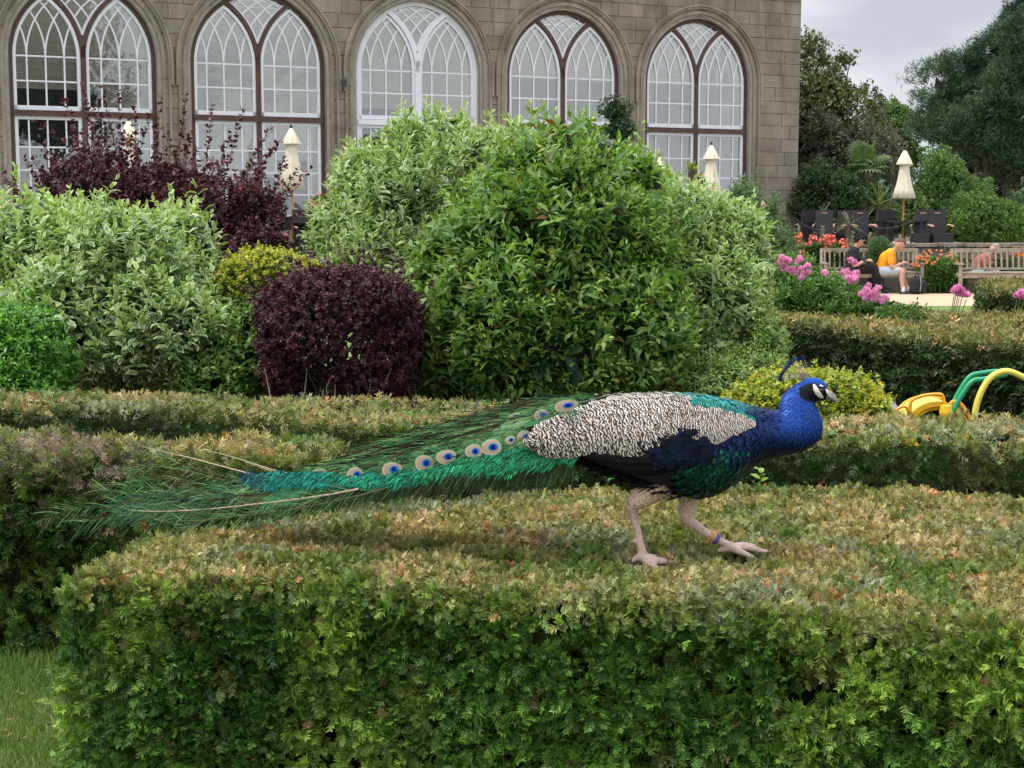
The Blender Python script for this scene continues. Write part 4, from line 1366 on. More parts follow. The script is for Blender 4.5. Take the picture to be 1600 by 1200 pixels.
grass('grass', 'short green lawn grass beside the near hedge', 24000, (-2.2, -.55, 3.9, 5.65), .045, [(.06, .125, .022), (.10, .19, .035), (.17, .24, .06)], 5, w=.005)
mb = MB(); r_ = np.random.default_rng(8)
for k in range(26):
    x, y = r_.uniform(-2.1, -1.0), r_.uniform(4.4, 5.5); a = r_.uniform(0, 6)
    mb.box((x, y, .03), (.02, .005, .003), rz=a)
o = mb.build('fallen_bits', mat_plain('dry_clippings', (.30, .17, .09), .9), None); o['kind'] = 'stuff'
# ================================================================= TERRACE, WALL, PATH SIDE
TY = 33.05
mb = MB()
poly = [(P(1120, 0, TY)[0], TY + .35), (24, TY + .35), (24, 52), (-16, 52), (-16, 27.9), (P(1120, 0, TY)[0] - 3.5, 27.9)]
mb.add([(x, y, Z_T) for x, y in poly] + [(x, y, 0) for x, y in poly], [tuple(range(len(poly)))] + [(i, i + 6, (i + 1) % 6 + 6, (i + 1) % 6) for i in range(6)])
o = mb.build('terrace', M['paving']); o['kind'] = 'structure'
bw = thing('retaining_wall', 'low rough stone retaining wall with flat coping behind the benches', 'wall', (7, TY, 0))
rs = random.Random(9)
M['rubble'] = mat_plain('rubble_stone', (.22, .18, .14), .95, var=.45, scale=5, bump=.7, bscale=18, col2=(.36, .30, .24))
mb = MB(); x0 = P(1190, 0, TY)[0]; x1 = P(1680, 0, TY)[0]
mb.box(((x0 + x1) / 2, TY + .2, .47), (x1 - x0, .3, .94)); mb.build('wall_backing', M['mortar'], bw)
z = .0
while z < .93:
    h = rs.choice([.14, .17, .2]); h = min(h, .96 - z)
    x = x0
    while x < x1:
        w = rs.uniform(.18, .48)
        mb = MB(); cxx, czz = x + w / 2, z + h / 2
        V = []
        for sx, sz in ((-1, -1), (1, -1), (1, 1), (-1, 1)):
            V.append((cxx + sx * (w / 2 - .012) + rs.uniform(-.015, .015), TY + .06, czz + sz * (h / 2 - .01) + rs.uniform(-.012, .012)))
        yf = TY + rs.uniform(-.03, .02)
        V += [(v[0] + (cxx - v[0]) * .18, yf, v[2] + (czz - v[2]) * .2) for v in V]
        mb.add(V, [(4, 5, 6, 7)] + [(i, (i + 1) % 4, (i + 1) % 4 + 4, i + 4) for i in range(4)])
        if z > .35: mb.build('stone', M['rubble'], bw)
        x += w
    z += h
x = x0
while x < x1:
    w = rs.uniform(.5, .9); mb = MB(); mb.box((x + w / 2, TY + .17, 1.0 + rs.uniform(-.008, .008)), (w - .012, .44, .07), rz=rs.uniform(-.01, .01)); mb.build('coping_stone', M['rubble'], bw); x += w
# border edging stones by the path
ed = thing('border_edging', 'row of low edging stones between the path and the flower border', 'edging', (7, 32.55, 0))
x = P(1430, 0, 32.5)[0]
while x < P(1620, 0, 32.5)[0]:
    w = rs.uniform(.3, .5); mb = MB(); mb.box((x + w / 2, 32.62, .04), (w - .02, .14, .12), rz=rs.uniform(-.05, .05)); mb.build('edging_stone', M['rubble'], ed); x += w

# ---------- benches
M['oak'] = mat_plain('weathered_oak', (.30, .25, .19), .85, var=.25, scale=9, bump=.2, stretch=(1, 1, 1), col2=(.40, .36, .28))
def bench_parts(t, L=1.85):
    def part(name, fn):
        mb = MB(); fn(mb); mb.build(name, M['oak'], t, world=False)
    for sx in (-1, 1):
        part('leg', lambda m: m.box((sx * (L / 2), -.24, .30), (.065, .065, .62)))
        part('leg', lambda m: m.tube([(sx * (L / 2), .24, 0), (sx * (L / 2), .24, .45), (sx * (L / 2), .32, .93)], [.04, .04, .036], 4))
        part('armrest', lambda m: m.box((sx * (L / 2), -.02, .63), (.085, .6, .035)))
        part('side_rail', lambda m: m.box((sx * (L / 2), 0, .18), (.04, .45, .05)))
        part('side_rail', lambda m: m.box((sx * (L / 2), 0, .40), (.045, .45, .07)))
    part('front_rail', lambda m: m.box((0, -.24, .385), (L - .06, .035, .09)))
    for k in range(5):
        part('seat_slat', lambda m: m.box((0, -.24 + k * .105, .45), (L - .02, .085, .022)))
    part('top_rail', lambda m: m.box((0, .315, .90), (L - .06, .04, .085)))
    part('bottom_rail', lambda m: m.box((0, .25, .52), (L - .06, .035, .05)))
    n = 19
    for k in range(n):
        x = -L / 2 + .07 + (L - .14) * k / (n - 1)
        part('back_slat', lambda m: m.tube([(x, .255, .54), (x, .305, .87)], .022, 4))
c1 = G(1383, 459, 0)
ben = thing('garden_bench', 'slatted oak bench under the two seated people beside the path', 'bench', (P(1363, 0, 32.9)[0], 32.35, 0), -.03, group='oak benches along the path')
bench_parts(ben, 2.0)
p2 = P(1503, 0, 32.0)
b2 = thing('garden_bench', 'empty weathered slatted bench at the right edge beyond the small hedge', 'bench', (p2[0] + 1.25, 32.1, 0), .06, group='oak benches along the path')
bench_parts(b2, 2.35)

# ---------- people
M['skin'] = mat_plain('skin', (.52, .29, .21), .55, var=.08, scale=30)
def cloth(n, c): return mat_plain(n, c, .9, var=.12, scale=14, bump=.4, bscale=30)
M['tee_orange'] = cloth('orange_cotton', (.82, .34, .012)); M['denim_light'] = cloth('pale_denim', (.36, .42, .48)); M['black_cloth'] = cloth('black_cloth', (.012, .012, .014))
M['hair_brown'] = cloth('brown_hair', (.13, .07, .045)); M['hair_black'] = cloth('black_hair', (.006, .006, .007)); M['white_sock'] = cloth('white_sock', (.7, .7, .7)); M['shoe'] = cloth('black_shoe', (.015, .016, .02))
M['hair_grey'] = cloth('grey_brown_hair', (.30, .25, .19)); M['red_cloth'] = cloth('salmon_cloth', (.34, .12, .09))
M['eye'] = mat_plain('dark_eye', (.02, .015, .012), .3)

def hand(chs, wrist, d, palm, side=1, s=1.0, curl=.5):
    """palm and five fingers as tapering chains; d points along the hand, palm is the palm normal"""
    wrist = np.array(wrist, float); d = nrm(np.array(d, float)); n = nrm(np.array(palm, float)); n = nrm(n - d * np.dot(n, d)); x = np.cross(d, n) * side
    for k in range(4):
        o_ = (k - 1.5) * .019 * s
        chs.append(([wrist, wrist + d * .05 * s + x * o_ * .9, wrist + d * .088 * s + x * o_], [.019 * s, .013 * s, .0105 * s]))
        l = [.066, .078, .072, .056][k] * s; b = wrist + d * .088 * s + x * o_
        chs.append(([b, b + d * l * .4 + n * l * .15 * curl, b + d * l * .72 + n * l * .5 * curl, b + d * l * .85 + n * l * .95 * curl], [.0102 * s, .0092 * s, .0085 * s, .0075 * s]))
    b = wrist + d * .02 * s - x * .022 * s
    chs.append(([b, b + d * .035 * s - x * .026 * s + n * .012 * s, b + d * .066 * s - x * .03 * s + n * .026 * s], [.013 * s, .011 * s, .0085 * s]))

def seated(label, loc, rz, tee, shorts, hairm, hairshape, lean, head_pitch, long_trousers=False, sleeves_long=False, arms='thighs', cross=False, pale=False):
    """a person sitting, facing local +x; hips at seat height"""
    t = thing('person', label, 'person', loc, rz)
    t_or = np.array(t.location)
    ORG[t.name] = np.zeros(3)
    hip = np.array([0, 0, .52]); L_ = lean
    def sp(h, f=0): return hip + np.array([sin(L_) * h + f * cos(L_), 0, cos(L_) * h - f * sin(L_)])
    chest = sp(.30, -.01); neck = sp(.50, .02); hd = sp(.50, .02) + np.array([sin(L_ + head_pitch) * .17, 0, cos(L_ + head_pitch) * .17])
    up = nrm(hd - neck); fw = np.array([up[2], 0, -up[0]])
    body = []
    body.append(([hip + [0, 0, .02], sp(.16), chest, sp(.42)], [.135, .13, .15, .105]))
    body.append(([sp(.43, 0) + [0, -.13, 0], sp(.43) + [0, .13, 0]], [.062, .062]))
    body.append(([neck - up * .06, neck + up * .02, hd - up * .05], [.062, .052, .055]))
    body.append(([hd - up * .02 - fw * .015, hd + up * .06 - fw * .012], [.083, .082]))        # skull
    body.append(([hd - up * .035 + fw * .035, hd + up * .05 + fw * .03], [.055, .062]))         # face
    body.append(([hd - up * .075 + fw * .052, hd - up * .06 + fw * .03], [.026, .04]))          # chin
    body.append(([hd + up * .03 + fw * .085, hd - up * .012 + fw * .103], [.009, .014]))        # nose
    body.append(([hd - up * .045 + fw * .083 + [0, -.015, 0], hd - up * .045 + fw * .083 + [0, .015, 0]], [.009, .009]))  # lips
    for s in (-1, 1): body.append(([hd + up * .015 + [0, s * .08, 0], hd - up * .02 + [0, s * .083, 0] + fw * .004], [.012, .009]))
    feet = []
    legs = []
    for s in (-1, 1):
        h0 = hip + np.array([0, s * .09, .0])
        if cross and s == -1:
            kn = hip + np.array([.42, s * .02 + .02, .13]); an = hip + np.array([.60, .10, -.24])
        else:
            kn = hip + np.array([.44, s * (.16 if not cross else .08), .02]); an = kn + np.array([.06 if s < 0 else .10, s * .03, -.43])
        legs.append((h0, kn, an)); feet.append(an)
        body.append(([h0, (h0 + kn) / 2, kn, kn * .62 + an * .38, an], [.098, .085, .060, .056, .036]))
        ft = an + np.array([.15, 0, -.055]) if not (cross and s == -1) else an + np.array([.14, 0, -.10])
        body.append(([an, an + [.03, 0, -.035], ft], [.038, .036, .028]))
    arms_ = []
    for s in (-1, 1):
        sh = sp(.43) + np.array([0, s * .175, 0])
        kn = legs[0 if s < 0 else 1][1]
        if arms == 'thighs':
            el = sp(.15, .10) + np.array([.10, s * .22, 0]); wr = np.array([kn[0] + .02, s * .05, kn[2] + .16])
        elif arms == 'phone':
            el = sp(.14, .04) + np.array([.04, s * .23, 0]); wr = hip + np.array([.34, s * .07, .23])
        arms_.append((sh, el, wr))
        body.append(([sh, sh * .5 + el * .5, el, el * .5 + wr * .5, wr], [.058, .050, .041, .038, .027]))
        hand(body, wr, nrm(wr - el) + np.array([.1, -s * .4, -.25]), [-.3, -s * .7, -.6], side=s, curl=.6, s=.95)
    organic('body', body, .0125, M['skin'], t, 3)
    # clothes follow the body
    c = [([hip + [0, 0, .0], sp(.16), chest, sp(.43)], [.152, .150, .166, .112]), ([sp(.435) + [0, -.15, 0], sp(.435) + [0, .15, 0]], [.074, .074]), ([sp(.43), neck - up * .03], [.085, .068])]
    for sh, el, wr in arms_:
        if sleeves_long: c.append(([sh, el, wr * .93 + el * .07], [.071, .055, .040]))
        else: c.append(([sh, sh * .35 + el * .65], [.074, .067]))
    organic('shirt', c, .014, tee, t, 2)
    c = [([hip + [-.02, 0, -.02], hip + [.04, 0, 0]], [.15, .15])]
    for (h0, kn, an) in legs:
        if long_trousers: c.append(([h0, kn, kn * .5 + an * .5, an + [0, 0, .02]], [.115, .078, .070, .052]))
        else: c.append(([h0, h0 * .22 + kn * .78], [.112, .100]))
    organic('trousers' if long_trousers else 'shorts', c, .014, shorts, t, 2)
    for i, an in enumerate(feet):
        cr = cross and i == 0
        dz = -.10 if cr else -.055
        if not long_trousers: organic('sock', [([an + [-.0, 0, .08], an + [0, 0, .02]], [.042, .043])], .009, M['white_sock'], t, 1)
        organic('shoe', [([an + [-.045, 0, -.05], an + [.05, 0, -.035 + dz * .2], an + [.17, 0, dz - .005]], [.050, .054, .040])], .009, M['shoe'], t, 1)
    if hairshape == 'short':
        h = [([hd + up * .05 - fw * .035, hd + up * .085 - fw * .005, hd + up * .092 + fw * .04], [.080, .075, .05]), ([hd - fw * .055 + up * .0, hd + up * .05 - fw * .04], [.055, .072])]
        organic('hair', h, .008, hairm, t, 1)
    else:
        r = np.random.default_rng(4); h = []
        for k in range(70):
            d = nrm(r.normal(size=3)); d = nrm(d + up * .5 - fw * .45)
            p_ = hd + up * .03 + d * .085; h.append(([p_, p_ + d * .035 + r.normal(0, .012, 3)], [.03, .024]))
        organic('hair', h, .009, hairm, t, 0)
    for s in (-1, 1):
        mb = MB(); mb.ellip(hd + up * .018 + fw * .083 + np.array([0, s * .03, 0]), (.008, .011, .007), 8, 5); mb.build('eye', M['eye'], t, smooth=True)
    ORG[t.name] = t_or
    return t, legs
zb = 32.15
pA = P(1336, 430, 32.15); pB = P(1392, 430, 32.05)
seated('person in black with curly black hair sitting cross legged with a phone', (pA[0] - .08, zb, -.05), radians(-22), M['black_cloth'], M['black_cloth'], M['hair_black'], 'curly', .12, .45, True, False, 'phone', True)
seated('person in an orange T-shirt and pale shorts, leaning forward on the bench', (pB[0] - .20, zb, -.05), radians(-20), M['tee_orange'], M['denim_light'], M['hair_brown'], 'short', .50, .30, False, False, 'thighs')
ph = thing('phone', 'small phone held in the hands of the person in black', 'phone', P(1351, 408, 31.9)); mb = MB(); mb.box(P(1351, 408, 31.9), (.08, .012, .15), rz=-.6); mb.build('case', M['black_cloth'], ph)
mb = MB(); mb.box(P(1351, 408, 31.9) + np.array([-.002, -.008, 0]), (.07, .004, .13), rz=-.6); mb.build('screen', M['dark_in'], ph)
p3 = P(1543, 392, 32.8)
seated('person with grey brown hair and salmon top seen beyond the right bench', (p3[0] - .30, 32.72, -.12), radians(8), M['red_cloth'], M['denim_light'], M['hair_grey'], 'short', .62, .25, True, False, 'phone')
# the seat under that person
mb = MB(); st_ = thing('stone_seat', 'low stone block seat between the right bench and the wall', 'seat', (p3[0], 32.75, 0)); mb.box((p3[0] - .30, 32.75, .14), (.5, .4, .28)); mb.build('seat_block', M['rubble'], st_)
# bag and bottle
pb = G(1413, 457, 0.0)
bag = thing('rucksack', 'black rucksack standing on the path between the feet on the bench', 'bag', (pb[0], 31.75, 0))
organic('bag_body', [([(pb[0], 31.75, .12), (pb[0], 31.75, .28)], [.13, .12]), ([(pb[0] + .12, 31.72, .10), (pb[0] + .13, 31.72, .24)], [.09, .08])], .014, M['shoe'], bag, 2)
mb = MB(); mb.tube([(pb[0] - .04, 31.7, .38), (pb[0], 31.68, .47), (pb[0] + .05, 31.7, .38)], .012, 6); mb.build('carry_loop', M['shoe'], bag)
mb = MB(); mb.tube([(pb[0] + .04, 31.6, .40), (pb[0] + .06, 31.58, .25), (pb[0] + .05, 31.6, .08)], .010, 5); mb.build('strap', mat_plain('grey_strap', (.25, .27, .3), .7), bag)
pb2 = G(1402, 455, 0.0)
bo = thing('water_bottle', 'pale bottle standing beside the black rucksack', 'bottle', (pb2[0], 31.8, 0)); mb = MB(); mb.lathe([(.04, 0), (.045, .03), (.045, .22), (.02, .27), (.02, .3)], (pb2[0], 31.8, .012), 12); mb.build('bottle_body', mat_plain('pale_plastic', (.5, .6, .7), .3), bo, smooth=True)
mb = MB(); mb.lathe([(.022, .3), (.022, .33)], (pb2[0], 31.8, .012), 12); mb.build('cap', M['shoe'], bo)

# ---------- terrace chairs and tables
M['rattan'] = mat_plain('black_rattan', (.018, .015, .018), .6, var=.4, scale=90, bump=.8, bscale=140)
M['chair_wood'] = mat_plain('chair_arm_wood', (.45, .27, .17), .6, var=.15, scale=20)
M['parasol'] = mat_plain('cream_canvas', (.72, .66, .52), .9, var=.08, scale=6, bump=.2, bscale=20)
M['pole'] = mat_plain('parasol_pole_wood', (.50, .25, .06), .5, var=.15, scale=20)
def make_chair(loc, rz, label, group):
    t = thing('rattan_chair', label, 'chair', loc, rz, group)
    def part(name, fn, m='rattan'):
        mb = MB(); fn(mb); mb.build(name, M[m], t, world=False)
    def back(m):
        V = []; 
        for (y, z, w) in ((.21, .0, .165), (.23, .42, .19), (.30, 1.0, .205)):
            V += [(-w, y, z), (w, y, z), (w, y + .035, z), (-w, y + .035, z)]
        Fs = [(0, 1, 2, 3), (8, 9, 10, 11)]
        for k in (0, 4):
            for j in range(4): Fs.append((k + j, k + (j + 1) % 4, k + 4 + (j + 1) % 4, k + 4 + j))
        m.add(V, Fs)
    part('backrest', back)
    part('seat', lambda m: m.box((0, 0, .42), (.45, .42, .08)))
    part('seat_apron', lambda m: m.box((0, -.19, .32), (.44, .03, .16)))
    for sx in (-1, 1):
        part('leg', lambda m: m.tube([(sx * .2, -.19, .38), (sx * .2, -.2, 0)], [.025, .02], 4))
        part('armrest', lambda m: m.tube([(sx * .235, .24, .66), (sx * .24, .0, .64), (sx * .235, -.2, .62)], .022, 4), 'chair_wood')
        part('arm_support', lambda m: m.tube([(sx * .23, -.19, .4), (sx * .235, -.19, .62)], .018, 4))
    part('handle_slot', lambda m: m.tube([(-.07, .295, .93), (.07, .295, .93)], .012, 4), 'chair_wood')
    return t
gch = 'black rattan chairs on the terrace'
chs = [(1287, 36.6, 2.9, 'black rattan chair seen from behind, broadest in the left terrace group'), (1308, 37.2, 2.3, 'black rattan chair half behind the broad left one, angled to the right'),
       (1250, 37.4, .5, 'black rattan chair at the table beside the building corner'), (1351, 36.4, 3.3, 'black rattan chair left of the terrace parasol, closest to the planter gap'),
       (1377, 37.0, .2, 'black rattan chair just left of the parasol pole facing the garden'), (1440, 36.4, 2.75, 'black rattan chair just right of the parasol table'),
       (1471, 36.2, 3.2, 'outermost right rattan chair showing its full black back')]
ch0 = None
for (px, Y, rz, lab) in chs:
    p_ = P(px, 340, Y); loc = (p_[0], Y, Z_T)
    if ch0 is None: ch0 = make_chair(loc, rz + pi, lab, gch)
    else: dup(ch0, loc, rz + pi, lab, gch)
p_ = P(478, 330, 32.3); dup(ch0, (p_[0], 32.3, Z_T), .4, 'dark chair under the left parasol outside the second window', gch)
p_ = P(508, 330, 31.9); dup(ch0, (p_[0], 31.9, Z_T), 2.4, 'dark chair at the right of the left parasol by the stone pier', gch)
def table(loc, label, w=1.1):
    t = thing('terrace_table', label, 'table', loc, .1, 'dark tables on the terrace')
    mb = MB(); mb.box((0, 0, .735), (w, w * .8, .035)); mb.build('table_top', M['rattan'], t, world=False)
    for sx in (-1, 1):
        for sy in (-1, 1):
            mb = MB(); mb.tube([(sx * (w / 2 - .06), sy * (w * .4 - .06), .72), (sx * (w / 2 - .06), sy * (w * .4 - .06), 0)], .028, 4); mb.build('leg', M['rattan'], t, world=False)
    return t
for px, Y, lab in ((1262, 37.6, 'dark table by the building corner with chairs round it'), (1410, 37.0, 'dark table under the closed parasol on the terrace'), (455, 32.6, 'dark table under the closed parasol before the second window'), (1112, 36.3, 'dark table under the closed parasol before the last window')):
    p_ = P(px, 340, Y); table((p_[0], Y, Z_T), lab)
def parasol(px, Y, ztop, label, pole_m='pole', hcan=1.10):
    p_ = P(px, 340, Y); x, y = p_[0], Y
    t = thing('parasol', label, 'parasol', (x, y, Z_T), 0, 'closed cream parasols on the terrace')
    mb = MB(); mb.tube([(x, y, Z_T), (x, y, ztop)], .024, 8); mb.build('pole', M[pole_m], t)
    fold = lambda k: (lambda a, i: 1 + (.17 * sin(a * 8 + .25 * i) + .07 * sin(a * 19 + i)) * (1 - i / 9))
    z0 = ztop - .42
    prof = [(.03, .40), (.075, .25), (.11, .08), (.125, -.10), (.16, -.30), (.20, -.48), (.25, -hcan + .42)]
    mb = MB(); mb.lathe([(r_, z_) for r_, z_ in prof][::-1], (x, y, z0), 32, wob=fold(1)); mb.build('canopy', M['parasol'], t, smooth=True)
    mb = MB(); mb.lathe([(.185, .10), (.18, .12), (.14, .22), (.09, .33), (.04, .42), (.015, .44)], (x, y, z0 + .02), 32, wob=lambda a, i: 1 + (.11 * sin(a * 8 + 1) + .05 * sin(a * 17)) * (1 if i < 3 else .3)); mb.build('top_flap', M['parasol'], t, smooth=True)
    mb = MB(); mb.lathe([(.012, .42), (.03, .46), (.02, .5), (.004, .52)], (x, y, z0 + .02), 8); mb.build('finial', M['rattan'], t, smooth=True)
    mb = MB(); mb.lathe([(.26, 0), (.26, .05), (.05, .09), (.05, .3)], (x, y, Z_T), 16); mb.build('base', M['rattan'], t)
    return t
parasol(1411, 37.0, Z_T + 2.38, 'closed cream parasol on the open terrace against the trees')
parasol(457, 32.6, P(457, 203, 32.6)[2], 'closed cream parasol in front of the second window from the left', hcan=1.25)
parasol(1110, 36.3, P(1110, 229, 36.3)[2], 'closed cream parasol in front of the window by the building corner')
parasol(1028, 35.8, P(1028, 247, 35.8)[2], 'closed cream parasol mostly hidden behind the green shrub top')
parasol(205, 31.0, P(205, 192, 31.0)[2], 'closed cream parasol glimpsed behind the tall purple bush', hcan=1.25)
# chain barrier
def barrier(pts, label):
    t = thing('rope_barrier', label, 'barrier', pts[0])
    for p_ in pts:
        mb = MB(); mb.tube([(p_[0], p_[1], Z_T), (p_[0], p_[1], p_[2])], .015, 6); mb.build('post', M['rattan'], t)
    for a, b in zip(pts[:-1], pts[1:]):
        a = np.array(a); b = np.array(b)
        mb = MB(); mb.tube([a + (b - a) * u + np.array([0, 0, -.28 * 4 * u * (1 - u)]) for u in np.linspace(0, 1, 12)], .013, 5); mb.build('rope', M['rattan'], t)
barrier([P(1240, 340, 35), P(1330, 340, 35), P(1440, 335, 35)], 'sagging dark rope barrier in front of the terrace chairs')

# ---------- border plants
def col_c(c, v=.3, patch=2.5):
    c = np.array(c)
    return lambda p, t, r: c * (.65 + .7 * fbm(p, patch, 7, 2)[:, None]) * r.uniform(1 - v, 1 + v, (len(t), 1))
def bushy(name, label, ells, n, leaf, c, seed, cat='plant', tm=None, nodes=3, gap=None, up=.7, inner=.5, mat='leaf', out=.5, whorl=3, lw=1.0, v=.3, group=None, shell=(.8, 1.05), zlo=.03):
    return shrub(name, label, ells, n, nodes, gap or leaf * .5, leaf, tm or [T_fold], M[mat], col_c(c, v), seed, inner_n=int(n * inner), inner_c=tuple(np.array(c) * .4), cat=cat, up=up, out=out, whorl=whorl, lw=lw, group=group, shell=shell, zlo=zlo)  # inner leaves get a darkened copy of the leaf colour as shade
bushy('border_plant', 'silvery green feathery plant rising behind the two seated people', [E3(1375, 392, 32.7, 18, 22, .3), E3(1366, 405, 32.7, 14, 14, .3)], 500, .10, (.11, .19, .10), 41, lw=.4, up=1.3)
bushy('border_plant', 'leafy green plant below the orange flowers left of the right bench', [E3(1460, 425, 32.4, 30, 22, .35), E3(1446, 438, 32.3, 16, 14, .3), E3(1480, 430, 32.4, 24, 28, .35)], 1000, .10, (.10, .20, .05), 42)
bushy('border_plant', 'broad leaved plant hard against the left arm of the right bench', [E3(1492, 424, 32.7, 16, 26, .3)], 260, .17, (.13, .25, .10), 43, lw=.7)
bushy('border_plant', 'grey green low cushion plant at the path edge', [E3(1455, 446, 32.6, 24, 10, .2)], 400, .07, (.10, .16, .08), 44, lw=.5)
bushy('border_plant', 'dark foliage behind the left end of the people bench', [E3(1265, 412, 33, 40, 30, .3), E3(1310, 402, 33, 30, 20, .3)], 700, .10, (.07, .12, .035), 45)
bushy('border_plant', 'red leaved tuft at the path edge by the seated feet', [E3(1436, 447, 32.5, 7, 8, .1)], 120, .06, (.35, .05, .03), 46)
bushy('border_plant', 'green tuft growing under the right bench', [E3(1540, 448, 32.75, 12, 7, .15), E3(1580, 446, 32.9, 30, 8, .15)], 260, .07, (.12, .19, .04), 47)
bushy('border_plant', 'green low filler below the wall behind the right bench', [E3(1560, 425, 33.2, 60, 20, .2)], 500, .10, (.07, .13, .04), 48)
# flower spikes
M['petal'] = mat_leaf('petal', rough=.6, trans=.3, tmul=(1.1, 1.1, 1.1))
def flower_spikes(name, label, spots, Y, col, seed, h0=.0, flen=.40, frad=.085, n=80, psz=.075, stemc=(.10, .16, .05)):
    r = np.random.default_rng(seed)
    t = thing(name, label, 'flowers', (P(spots[0][0], 0, Y)[0], Y, 0))
    for (px, py) in spots:
        yy = Y + r.uniform(-.25, .25); top = P(px, py, yy)
        mb = MB(); b = np.array([top[0] + r.uniform(-.05, .05), yy, h0]); mb.tube([b, b * .4 + top * .6, top], [.012, .01, .006], 5, c=stemc); mb.build('stem', M['leaf'], t)
        k = np.arange(n) / n; a = r.uniform(0, 2 * pi, n)
        rad = frad * np.sqrt(np.clip(np.sin(np.clip(k * .9 + .1, 0, 1) * pi), .05, 1))
        pos = top + np.column_stack([np.cos(a) * rad * .6, np.sin(a) * rad * .6, -flen * k])
        d = nrm(np.column_stack([np.cos(a), np.sin(a), -.7 + r.normal(0, .3, n)])); R = basis(d, np.tile([0, 0, 1.0], (n, 1)) + r.normal(0, .3, (n, 3)))
        c = np.array(col) * r.uniform(.7, 1.25, (n, 1)); rep_obj('flower_head', [rep_arrays(T_kite, pos, R, psz * r.uniform(.7, 1.2, n), c)], M['petal'], t, kind=None)
    return t
sp_ = [(1247, 362), (1238, 375), (1262, 378), (1270, 366), (1285, 372), (1292, 365), (1299, 366), (1304, 374), (1312, 380), (1318, 372), (1277, 385), (1252, 390), (1259, 398), (1232, 398), (1308, 392), (1297, 384)]
flower_spikes('red_hot_pokers', 'clump of coral orange flower spikes left of the seated person in black', sp_, 32.9, (.82, .22, .13), 51)
flower_spikes('flower_stalks', 'dry cream and tan flower stalks behind the person in black', [(1326, 372), (1333, 360), (1342, 366), (1285, 352), (1350, 372), (1360, 362), (1320, 385)], 33.2, (.34, .27, .15), 52, flen=.5, frad=.03, psz=.04)
def flower_scatter(name, label, ells, n, col, seed, size=.09, petals=9, gap=None):
    r = np.random.default_rng(seed); p, nn = sample_shell(ells, n, r, .1, 0, (.95, 1.1))
    t = thing(name, label, 'flowers', (ells[0][0][0], ells[0][0][1], 0))
    A = []
    for i in range(n):
        a = r.uniform(0, 2 * pi, petals); up_ = nrm(nn[i] * .6 + np.array([0, -.3, .5])); x = nrm(np.cross(up_, [1, 0, .3])); y = np.cross(up_, x)
        d = nrm(np.cos(a)[:, None] * x + np.sin(a)[:, None] * y + up_ * r.uniform(0, 1.2, (petals, 1)))
        A.append(rep_arrays(T_round, np.tile(p[i], (petals, 1)), basis(d, np.tile(up_, (petals, 1))), size * .5 * r.uniform(.7, 1.2, petals), np.array(col) * r.uniform(.75, 1.25, (petals, 1)) * r.uniform(.8, 1.15)))
    rep_obj('blooms', A, M['petal'], t, kind='stuff')
    b = MB()
    for i in range(n): b.tube([(p[i][0], p[i][1] + .05, .02), p[i]], [.006, .004], 4, cap=False, c=(.10, .18, .05))
    b.build('stem', M['leaf'], t, kind='stuff')
flower_scatter('orange_flowers', 'orange daisy like flowers in the border left of the right bench', [E3(1462, 404, 32.25, 34, 12, .25), E3(1442, 412, 32.2, 16, 10, .2)], 60, (.78, .27, .10), 53, .075)
flower_scatter('orange_flowers', 'small orange blooms against the wall at the right edge', [E3(1592, 394, 32.95, 16, 5, .1)], 14, (.80, .30, .04), 54, .11)
flower_scatter('pink_flowers', 'pale pink blooms along the wall top behind the right bench', [E3(1570, 398, 32.95, 20, 4, .08)], 12, (.55, .25, .32), 55, .09)

# roses: bushes and blooms
def rose_bloom(parent, c, rad, col, seed):
    r = np.random.default_rng(seed); n = 26
    a = r.uniform(0, 2 * pi, n); el = r.uniform(-.35, 1.3, n)
    d = np.column_stack([np.cos(a) * np.cos(el), np.sin(a) * np.cos(el), np.sin(el)])
    pos = c + d * rad * r.uniform(.25, .55, (n, 1))
    dd = nrm(d * .35 + np.array([0, 0, .8]) + r.normal(0, .3, (n, 3)))
    cc = np.array(col) * r.uniform(.72, 1.2, (n, 1))
    rep_obj('rose_bloom', [rep_arrays(T_round, pos - dd * rad * .2, basis(dd, d), rad * r.uniform(.8, 1.2, n), np.minimum(cc, .95))], M['petal'], parent, kind=None)
rb = bushy('rose_bush', 'pink flowering rose bush behind the square hedge, left of the path', [E3(1265, 457, 14.6, 70, 36, .45), E3(1330, 476, 14.2, 60, 22, .4), E3(1390, 487, 14.0, 45, 14, .4), E3(1225, 455, 14.8, 40, 50, .4), E3(1420, 492, 13.8, 30, 14, .3), E3(1240, 420, 15.0, 35, 24, .3)],
           1500, .062, (.105, .20, .045), 61, cat='rose bush', tm=[T_fold], nodes=4, gap=.04, up=.5, inner=.8, shell=(.7, 1.15))
R_ = np.random.default_rng(62)
rp = [(1215, 412), (1224, 418), (1232, 410), (1222, 406), (1228, 424), (1238, 422), (1246, 412), (1252, 422), (1262, 418), (1241, 428), (1256, 430), (1264, 428), (1250, 408), (1252, 437), (1289, 429), (1320, 428), (1328, 432), (1334, 438), (1338, 430), (1324, 436), (1335, 413), (1331, 410),
      (1345, 462), (1352, 456), (1360, 464), (1350, 468), (1366, 470), (1372, 454), (1367, 460), (1378, 473), (1382, 468), (1357, 450), (1331, 443)]
for i, (px, py) in enumerate(rp):
    Yp = 14.2 if px < 1340 or py < 450 else 13.9
    c = P(px, py, Yp - .42 + R_.uniform(-.06, .06)); rose_bloom(rb, c, R_.uniform(.036, .048), (.92, .42, .66), 100 + i)
mbs = MB()
for (px, py) in rp[::2]:
    c = P(px, py, 13.9); mbs.tube([c + np.array([.02, .2, -.3]), c + np.array([0, .05, -.02])], .004, 4, c=(.08, .14, .04))
mbs.build('flower_stem', M['leaf'], rb, kind='stuff')
